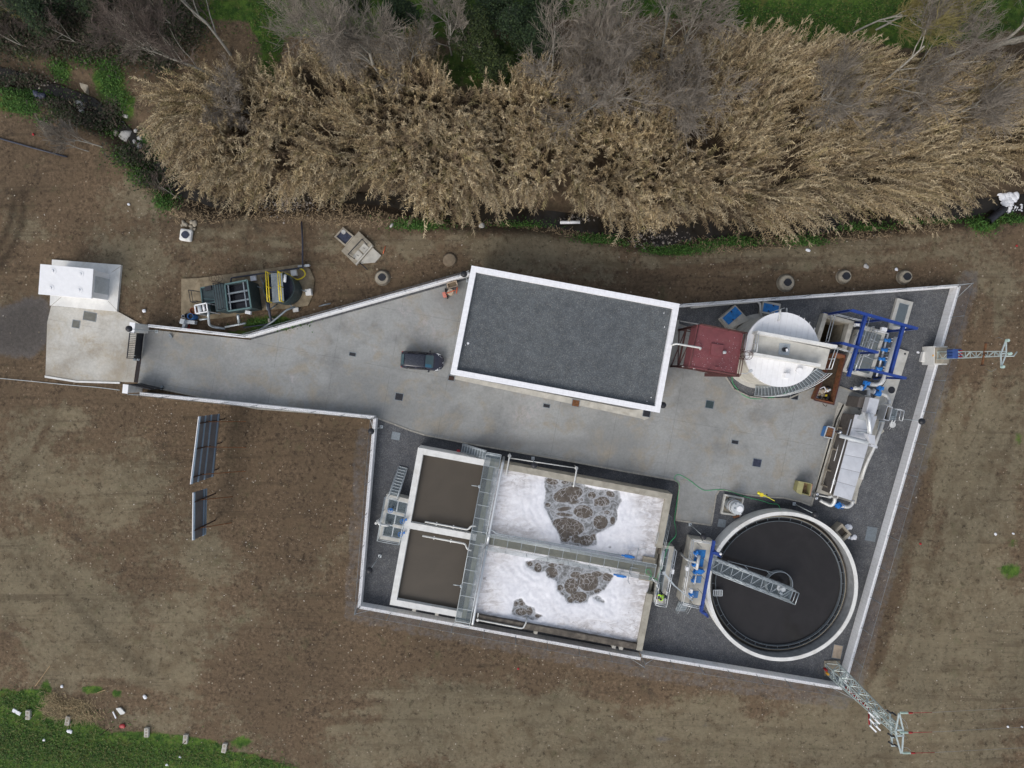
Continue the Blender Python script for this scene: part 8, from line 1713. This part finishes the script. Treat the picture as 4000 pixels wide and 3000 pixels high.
m = MB(); m.box(tuple(SL(1455, 1145, 1.3)), (.5, .3, .3), -.15); m.tube([SL(1455, 1150, 0), SL(1455, 1145, 1.2)], .05, 6); solo(m, 'electric_box', MT['litter_white'], 'white electric box on a post below the dark container', 'box')
# round tank with yellow rails
rtk = thing('round_sludge_tank', 'open round dark tank with a walkway between yellow rails', 'tank', SM(730, 640, 0)); kz = 2.3; kc = SM(665, 640, kz); kr = 1.42; kc.z = 0
m = MB(); m.ring(kc, kr-.05, kr, .1, kz, 64); m.build('tank_shell', MT['dark_green'], rtk); m = MB(); m.ring(kc, kr-.07, kr+.05, kz-.06, kz, 64); m.build('tank_rim', MT['dark_green'], rtk)
m = MB(); m.cyl(kc, kr-.06, .1, kz-.8, 48); m.build('sludge', MT['dark_plastic'], rtk)
wq = [SM(*p, kz+.1) for p in ((505, 350), (735, 340), (775, 930), (540, 940))]; m = MB(); m.prism([tuple(p[:2]) for p in wq], kz+.01, kz+.08); m.build('walkway', MT['galv_dark'], rtk)
for u in (-.05, .98):
    m = MB(); a, b = lerp2(wq, u, 0), lerp2(wq, u, 1); m.rail([a, b], 1.0, 1.55, .035, (.5,)); m.build('yellow_rail', MT['yellow'], rtk)
m = MB(); m.tube([SM(800, 380, 2.7), SM(790, 530, 2.7)], .12, 12); m.build('float_tube', MT['white_paint'], rtk)
for x0, y0, x1, y1 in ((300, 430, 390, 660), (150, 590, 330, 650), (1080, 670, 1220, 715), (640, 970, 480, 1090), (400, 850, 440, 1100), (880, 960, 930, 1020)):
    m = MB(); m.tube([SM(x0, y0, .4), SM(x1, y1, .9)], .06, 8); m.build('strut_pipe', MT['galv_dark'], rtk)
hose('yellow_hose', 'yellow corrugated hose looping beside the round tank', [SM(660, 330, 2.4), SM(760, 350, 2.2), SM(850, 370, 1.6), SM(900, 400, 1.0), SM(990, 460, .7), SM(1060, 475, .5), SM(1130, 450, .5), SM(1190, 400, .5), SM(1200, 340, .5), SM(1150, 275, .5), SM(1085, 252, .45)], .07, 'yellow')
pipe('black_pipe_run', 'long thin black pipe with an elbow beside the round tank', [SL(1100, 530, .5), SL(1100, 445, .5), SL(1440, 398, .5), SM(560, 318, .5), SM(1160, 235, .5), SM(1150, 100, .4), W(1182, 945, .2), W(1178, 866, .15)], .075, 'navy_pipe', 'pipe', .2)
pipe('black_pipe_run', 'dark pipe crossing from the round tank to the white wall', [SM(450, 880, 1.2), SM(480, 1150, .9), SM(515, 1310, .6)], .12, 'navy_pipe', 'pipe', .2)
pipe('black_pipe_run', 'grey pipe slanting over the grass to the white wall', [SM(1000, 1030, .7), SM(830, 1090, .9), SM(540, 1330, .7), SM(280, 1500, .3)], .10, 'galv_dark', 'pipe', .2)
pipe('black_pipe_run', 'dark pipe low along the foot of the white wall', [SM(-50, 1450, .2), SM(380, 1390, .25), SM(530, 1360, .3)], .06, 'navy_pipe', 'pipe', .2)
for lab, x, y, z, mt_ in (('pale concrete block under the thin black pipe', 970, 340, .35, 'concrete_white'), ('pale concrete block by the round tank end', 1265, 730, .5, 'concrete_white'), ('pale concrete block in the grass under the dark pipe', 510, 1300, .25, 'concrete'), ('pale broken slab leaning on the grey pipe', 1010, 1090, .2, 'concrete_white'), ('white grooved block behind the dark container', 150, 440, .25, 'litter_white')):
    p = SM(x, y, z); m = MB(); m.box((p.x, p.y, z*.5+.05), (.55, .6 if y < 900 else .4, z), .15); solo(m, 'support_block', MT[mt_], lab, 'block', None, .03)
m = MB(); m.tube([SM(1480, 1020, .25), SM(1600, 985, .3), SM(1720, 960, .3)], [.05, .08, .06], 8); solo(m, 'loose_pipe', MT['galv_dark'], 'loose grey pipe end lying by the slanting wall', 'pipe')
m = MB(); m.tube([SM(1060, 210, .3), SM(1300, 190, .3)], .09, 10); m.box(tuple(SM(1245, 195, .35)), (.4, .22, .2), .1); solo(m, 'pipe_pump', MT['frp_grey'], 'pale pump at the end of the thin black pipe', 'pump')
# ---------------------------------------------------------------- manholes and boxes in the soil
def manhole(lab, px, py, r_, square=False, h=.35, mat='concrete_old', lid='black', rz=0):
    p = W(px, py, h); t = thing('manhole', lab, 'manhole', (p.x, p.y, 0), 'manholes in the soil'); m = MB()
    if square: m.box((p.x, p.y, h/2-.05), (r_*1.9, r_*1.9, h+.1), rz); o = m.build('collar', MT[mat], t, .18)
    else: m.cyl(p, r_, -.1, .1, 28, r_*.96); m.cyl(p, r_*.96, .1, h, 28, r_*.7); m.build('collar', MT[mat], t)
    m = MB(); m.cyl((p.x+.03, p.y), .36, h+.002, h+.04, 24); m.box((p.x+.36, p.y, h+.015), (.12, .16, .03)); m.box((p.x-.32, p.y, h+.015), (.1, .2, .03)); m.build('lid', MT[lid], t)
manhole('white squarish manhole with dark lid on the bare soil above the sludge press', 723, 917, .62, True, .35, 'concrete_white', 'dark_plastic', -.15)
manhole('round concrete manhole beside the valve box and slanting wall', 1491, 1083, .78, False, .35); manhole('sunken mud covered manhole near the building corner', 1756, 1014, .7, False, .14, 'mortar', 'mortar')
manhole('round concrete manhole behind the blue covered boxes', 3076, 1103, .88, False, .4); manhole('round concrete manhole behind the domed tank, middle of the three', 3305, 1078, .72, False, .5); manhole('round concrete manhole nearest the long wall corner', 3543, 1080, .72, False, .5)
m = MB(); 
for i in range(12): p = W(735+random.uniform(-26, 34), 880+random.uniform(-14, 16), .05); m.rock((p.x, p.y, .06), random.uniform(.12, .3), i+200, .4)
solo(m, 'rubble_heap', MT['concrete_old'], 'grey rubble heap behind the white squarish manhole', 'rubble')
VB = K(1280, 860, 3.967)
vb = thing('valve_box', 'old concrete valve box with two lids and a dark open tank', 'box', VB(480, 440, 0)); Q = [VB(*p, .3) for p in ((480, 172), (712, 395), (445, 705), (210, 475))]
m = MB(); m.prism([tuple(p[:2]) for p in Q], -.1, .3); m.build('box_body', MT['concrete_old'], vb)
for u0, u1, v0, v1 in ((.58, .90, .18, .47), (.58, .90, .53, .84)): m = MB(); m.prism(sub(Q, u0, u1, v0, v1), .302, .36); o = m.build('lid', MT['concrete'], vb); m = MB(); c_ = lerp2(Q, (u0+u1)/2, (v0+v1)/2); m.beam(c_+Vector((-.1, .06, .08)), c_+Vector((.1, -.06, .08)), .03, .03); m.build('lid_handle', MT['rust_dark'], o)
m = MB(); m.prism(sub(Q, .93, .99, .04, .98), .3, .42); m.build('kerb_strip', MT['concrete'], vb)
m = MB(); r0_, r1_, r2_, r3_ = (VB(*p, .55) for p in ((600, 365), (532, 295), (315, 528), (405, 592)))
for a, b in ((r0_, r1_), (r1_, r2_), (r2_, r3_)): m.beam(a, b, .07, .06)
for a in (r0_, r1_, r2_, r3_): m.beam(Vector((a.x, a.y, .3)), a, .06, .06)
m.build('guard_bar', MT['black'], vb)
T2 = [VB(*p, .2) for p in ((235, 105), (408, 245), (270, 405), (100, 258))]; m = MB()
for u0, u1, v0, v1 in ((0, .1, 0, 1), (.92, 1, 0, 1), (.1, .92, 0, .12), (.1, .92, .88, 1)): m.prism(sub(T2, u0, u1, v0, v1), -.1, .2)
m.build('tank_rim', MT['concrete_old'], vb); m = MB(); m.sheet(sub(T2, .05, .95, .05, .95), .08); m.build('tank_water', MT['dark_plastic'], vb)
m = MB(); m.prism([tuple(VB(*p, .12)[:2]) for p in ((695, 425), (828, 548), (730, 655), (500, 672), (540, 600))], -.1, .12); m.build('apron_slab', MT['concrete'], vb)
m = MB(); m.tube([VB(500, 660, .25), VB(615, 770, .25)], .05, 8); m.build('drain_pipe', MT['black'], vb)
m = MB(); p = VB(245, 182, .2); m.cyl(p, .22, .1, .24, 8); solo(m, 'stone_lid', MT['stone_white'], 'pale stone lying on the dark open tank of the valve box', 'stone')
m = MB(); m.tube([VB(895, 400, .1), VB(858, 520, .1)], .035, 6); solo(m, 'red_rod', MT['orange'], 'thin red rod on the soil beside the valve box', 'rod')
# ---------------------------------------------------------------- drain covers
def cover(lab, px, py, a, b, rz=R(-8), mat='black', z=.085, cat='drain cover'):
    p = W(px, py, z); t = thing('drain_cover', lab, cat, (p.x, p.y, z-.01), 'covers set in the paving'); m = MB()
    for sx in (-1, 1): m.box((p.x+sx*a/2*math.cos(rz), p.y+sx*a/2*math.sin(rz), z+.0), (.05, b+.05, .03), rz); m.box((p.x-sx*b/2*math.sin(rz), p.y+sx*b/2*math.cos(rz), z+.0), (a+.05, .05, .028), rz)
    m.build('frame', MT['galv_dark'], t); m = MB(); m.box((p.x, p.y, z-.004), (a-.04, b-.04, .016), rz)
    n = max(3, int(a/.09))
    for i in range(n): x = -a/2+a*(i+.5)/n; m.box((p.x+x*math.cos(rz), p.y+x*math.sin(rz), z+.006), (.035, b-.06, .012), rz)
    m.build('grate', MT[mat], t)
for lab, x, y, a, b, mt_, z in (('narrow black drain grate in the yard left of the car', 1377, 1384, .66, .36, 'black', .085), ('square black drain cover on the yard above the wall corner', 1559, 1550, .78, .70, 'black', .085), ('narrow black drain grate below the building eave', 2135, 1585, .66, .36, 'black', .085), ('square rusty cover in the pavement along the building', 2249, 1575, .72, .66, 'rust', .182), ('black cover half under the building corner', 2526, 1614, .72, .7, 'black', .182),
                                ('square dark cover between building and domed tank', 2772, 1580, .78, .74, 'dark_green', .085), ('narrow black drain grate in the yard opposite the grit machine', 2871, 1727, .66, .36, 'black', .085), ('square dark cover on the yard near the olive bin', 2957, 1808, .82, .76, 'dark_plastic', .085), ('black cover at the foot of the spiral stair', 3104, 1545, .74, .76, 'black', .085), ('dark rusty cover at the building corner behind the car', 1763, 1477, .6, .5, 'rust_dark', .182),
                                ('large grey grate in the pale entrance paving', 351, 1236, 1.25, .82, 'grate_dark', .065), ('smaller grey grate in the pale entrance paving', 297, 1266, .72, .72, 'grate_dark', .065), ('faint grey cover in the gravel by the wall corner', 1546, 1703, .76, .70, 'galv_dark', .03), ('dark cover in the gravel beyond the clarifier outlet', 3403, 2086, .95, 1.35, 'galv_dark', .03), ('brown board-like cover in the gravel below the clarifier', 3271, 2546, .9, 1.35, 'mortar_tub', .03), ('small dark cover in the gravel behind the domed tank', 2820, 2044, .7, .7, 'galv_dark', .03)):
    cover(lab, x, y, a, b, R(-10), mt_, z)
# ---------------------------------------------------------------- creek bank things
ou = thing('outfall_pipe', 'fat black outfall pipe gushing white water into the creek', 'pipe', W(3860, 860, -.2)); CO = K(3780, 680, 4.327)
a, b = CO(345, 800, -.1), CO(605, 590, -.35); m = MB(); m.tube([a, b], .36, 24, False); d_ = (b-a).normalized(); m.tube([b, b-d_*.01], [.36, .31], 24, False); m.tube([b-d_*.02, a], .31, 24, False); m.build('pipe_shell', MT['black'], ou)
m = MB(); rs = random.Random(3)
for i in range(60):
    x, y = rs.gauss(690, 75), rs.gauss(400, 65); p = CO(x, y, -.8); m.rock((p.x, p.y, -.85), rs.uniform(.12, .34), i+300, .35)
for i in range(26): x, y = rs.uniform(660, 950), rs.gauss(580, 30); p = CO(x, y, -.9); m.rock((p.x, p.y, -.95), rs.uniform(.05, .15), i+400, .25)
solo(m, 'white_water', MT['litter_white'], 'churning white water at the mouth of the black outfall', 'foam', None, 0, 'stuff')
pipe('field_pipe', 'long thin dark pipe lying on the bare soil by the creek bend', [W(-40, 530, .06), W(0, 541, .06), W(130, 578, .06), W(262, 613, .06)], .075, 'navy_pipe')
m = MB(); p, q = W(2188, 869, -.4), W(2266, 868, -.2); m.tube([p, q], .15, 14); solo(m, 'broken_white_pipe', MT['white_paint'], 'broken white pipe sticking out of the creek bank', 'pipe')
for lab, x, y, r_, mt_, sd_ in (('big pale boulder at the creek bend', 284, 392, .62, 'stone_white', 1), ('bluish white rubble at the end of the creek bend', 462, 512, .55, 'stone_white', 2), ('white rock in the rubble group by the cane edge', 520, 525, .38, 'stone_white', 3), ('white rock topmost of the rubble group by the cane', 506, 495, .3, 'stone_white', 4), ('white rock lowest of the rubble group by the cane', 518, 555, .42, 'stone_white', 5), ('flat grey rock between rubble and cane edge', 498, 540, .33, 'stone_white', 6),
                                ('pair rock on the creek bar above the rubble', 478, 444, .25, 'stone_white', 7), ('small pale rock on the creek bar above the rubble', 468, 440, .2, 'stone_white', 8), ('round pale rock at the water edge by the rubble', 450, 461, .2, 'stone_white', 9), ('brown rock beside the bluish rubble', 425, 505, .35, 'stone', 10), ('pale stone below the big boulder', 298, 422, .28, 'stone_white', 11), ('lone pale rock below the cane near the building corner', 1880, 876, .35, 'stone_white', 12),
                                ('pale stone in the creek under the cane tips', 2405, 870, .22, 'stone', 13), ('pale stone on the creek bar below the cane', 2572, 931, .2, 'stone_white', 14), ('pale stone on the weedy bank in the middle', 1530, 880, .22, 'stone_white', 15), ('dun stone at the left end of the weedy bank', 1700, 855, .25, 'stone', 16)):
    p = W(x, y, 0); z = float(terrain(np.array([p.x]), np.array([p.y]))[0]); m = MB(); m.rock((p.x, p.y, z+r_*.2), r_, sd_, .6); solo(m, 'creek_rock', MT[mt_], lab, 'rock', 'rocks by the creek')
m = MB(); m.prism([XY(*p, -.5) for p in ((300, 300), (352, 268), (356, 300), (342, 335), (330, 362), (312, 340))], -1.3, -.55); solo(m, 'concrete_sill', MT['concrete_old'], 'pale concrete sill crossing the creek at the bend', 'sill', None, .1)
m = MB(); 
for i in range(5): p = W(150+rs.uniform(-18, 26), 368+rs.uniform(-10, 12), .1); m.rock((p.x, p.y, .05), rs.uniform(.25, .42), i+500, .5)
solo(m, 'rubbish_bag', MT['dark_plastic'], 'crumpled dark plastic bag on the creek bank', 'bag')
# ---------------------------------------------------------------- field corner: blocks, boards and litter
def block(nm, lab, px, py, a, b, h, rz, mat, cat, grp=None, holes=0):
    p = W(px, py, h); m = MB(); m.box((p.x, p.y, h/2-.04), (a, b, h), rz)
    if holes:
        t = thing(nm, lab, cat, (p.x, p.y, 0), grp); m.build('block_body', MT[mat], t)
        for k in range(holes): o = -b/2+b*(k+.5)/holes; m = MB(); m.box((p.x-o*math.sin(rz), p.y+o*math.cos(rz), h-.035), (a*.5, b/holes*.55, .012), rz); m.build('block_hole', MT['concrete_old'], t)
        return t
    return solo(m, nm, MT[mat], lab, cat, grp, .02)
block('hollow_block', 'pale hollow block with a thin stake in the grass near the frame corner', 106, 2795, .42, .9, .25, -.05, 'concrete', 'block', 'hollow blocks at the grass edge', 2)
block('hollow_block', 'grey hollow block at the end of the flattened straw', 261, 2818, .42, .9, .25, -.2, 'concrete', 'block', 'hollow blocks at the grass edge', 3)
block('hollow_block', 'pale hollow block standing in green grass below the mud patch', 570, 2864, .42, .9, .25, -.05, 'concrete', 'block', 'hollow blocks at the grass edge', 3)
block('hollow_block', 'brownish hollow block with a stake beside the stony heap', 722, 2890, .42, .9, .25, -.1, 'concrete', 'block', 'hollow blocks at the grass edge', 2)
block('hollow_block', 'sandy block at the grass tip nearest the middle', 874, 2925, .42, .9, .25, -.2, 'concrete', 'block', 'hollow blocks at the grass edge', 2)
block('white_slab', 'white narrow slab lying askew at the grass edge', 62, 2783, .9, .35, .12, -.5, 'litter_white', 'slab')
for lab, a, b in (('thin dark stake leaning from the pale block', (106, 2795), (68, 2824)), ('thin dark stake leaning over the grass below the boards', (424, 2847), (390, 2872)), ('thin dark stake leaning from the brownish block', (728, 2893), (704, 2917)), ('thin dark stake at the tip of the meadow', (1026, 2957), (1014, 2971))):
    p, q = W(*a, .1), W(*b, 1.2); m = MB(); m.tube([p, q], .03, 6); solo(m, 'leaning_stake', MT['rust_dark'], lab, 'stake', 'stakes at the grass edge')
for lab, a, b, w_, mt_ in (('long straw-coloured pole lying on the soil above the grass', (138, 2680), (196, 2600), .06, 'wood'), ('weathered board lying on the flattened straw', (238, 2767), (294, 2763), .12, 'wood'), ('pale plank standing out white by the mud patch', (441, 2780), (453, 2806), .12, 'litter_white'), ('short grey stick on the mossy patch', (380, 2706), (412, 2695), .06, 'wood')):
    p, q = W(*a, .06), W(*b, .08); m = MB(); m.beam(p, q, w_, .05); solo(m, 'loose_board', MT[mt_], lab, 'board', 'loose boards in the field corner')
m = MB(); m.prism([XY(*p, .1) for p in ((452, 2768), (470, 2765), (488, 2785), (482, 2790), (470, 2792))], .0, .1); solo(m, 'broken_slab', MT['concrete_white'], 'broken angular cream slab by the mud patch', 'slab')
for lab, x, y, r_, mt_ in (('crumpled white sheet in the meadow grass', 272, 2856, .26, 'litter_white'), ('white bottle-like litter in the meadow', 172, 2889, .2, 'litter_white'), ('red and white litter by the mud patch', 478, 2836, .26, 'cable_red'), ('white crumpled bag above the mud patch', 566, 2722, .22, 'litter_white'), ('white scrap at the edge of the bare soil', 242, 2681, .18, 'litter_white'), ('white scrap beside the domed tank manholes', 3156, 977, .22, 'litter_white'), ('pale crumpled sheet between the two far manholes', 3380, 1039, .3, 'stone_white'),
                        ('small white scrap by the far manhole', 3500, 1052, .18, 'litter_white'), ('red scrap on the soil near the long thin pipe', 130, 525, .14, 'cable_red'), ('red scrap on the stony ground by the far corner', 3971, 960, .12, 'cable_red'), ('red scrap on the soil below the foaming tank', 2024, 2612, .12, 'cable_red'), ('red scrap outside the long wall', 3595, 2124, .12, 'cable_red'), ('white scrap on the track outside the long wall', 3888, 2086, .13, 'litter_white'), ('oblong white scrap on the track outside the long wall', 3957, 2084, .13, 'litter_white'),
                        ('white scrap between the pole plinth and the gravel', 3585, 1376, .16, 'litter_white'), ('white scrap on the soil left of the sludge container', 563, 1214, .2, 'litter_white'), ('white scrap on bare soil near the squarish manhole', 503, 798, .16, 'litter_white'), ('grey plastic scrap lying at the meadow edge', 703, 2956, .16, 'frp_grey'), ('white scrap deep in the meadow', 652, 2987, .16, 'litter_white'), ('white scrap under the wires', 3936, 2838, .13, 'litter_white'), ('white scrap at the frame edge under the wires', 3990, 2838, .13, 'litter_white')):
    p = W(x, y, 0); m = MB(); m.rock((p.x, p.y, .03), r_, int(x), .3); m.rock((p.x+r_*.5, p.y-r_*.3, .04), r_*.55, int(x)+3, .35); solo(m, 'litter_scrap', MT[mt_], lab, 'litter', 'litter on the ground')
# thin cable along the ground outside the gate
hose('ground_cable', 'thin pale cable lying along the soil outside the gate', [W(-60, 1474, .05), W(0, 1478, .05), W(120, 1489, .05), W(260, 1503, .05), W(380, 1513, .05), W(468, 1524, .3)], .03, 'galv')
# ---------------------------------------------------------------- light
w = bpy.data.worlds.new('World'); S.world = w; w.use_nodes = True; nt = w.node_tree; bg = nt.nodes['Background']
sky = nt.nodes.new('ShaderNodeTexSky'); sky.sky_type = 'NISHITA'; sky.sun_disc = False; sky.sun_elevation = R(42); sky.sun_rotation = R(215); sky.air_density = 1.2; sky.dust_density = 3; sky.ozone_density = 1
hs = nt.nodes.new('ShaderNodeHueSaturation'); hs.inputs['Saturation'].default_value = .5
nt.links.new(sky.outputs[0], hs.inputs['Color']); nt.links.new(hs.outputs[0], bg.inputs[0]); bg.inputs[1].default_value = .15
sl = bpy.data.lights.new('sun', 'SUN'); so = bpy.data.objects.new('sun', sl); COL.objects.link(so); sl.energy = .75; sl.angle = R(35); sl.color = (1, .97, .93)
az = R(215); d = Vector((math.sin(az)*math.cos(R(42)), math.cos(az)*math.cos(R(42)), math.sin(R(42)))); so.rotation_euler = d.to_track_quat('Z', 'Y').to_euler()
S.view_settings.view_transform = 'Standard'; S.view_settings.look = 'None'; S.view_settings.exposure = EXPOSURE; S.view_settings.gamma = 1; S.view_settings.use_curve_mapping = False
S.cycles.max_bounces = 6; S.cycles.transparent_max_bounces = 12; S.cycles.diffuse_bounces = 3; S.cycles.glossy_bounces = 3
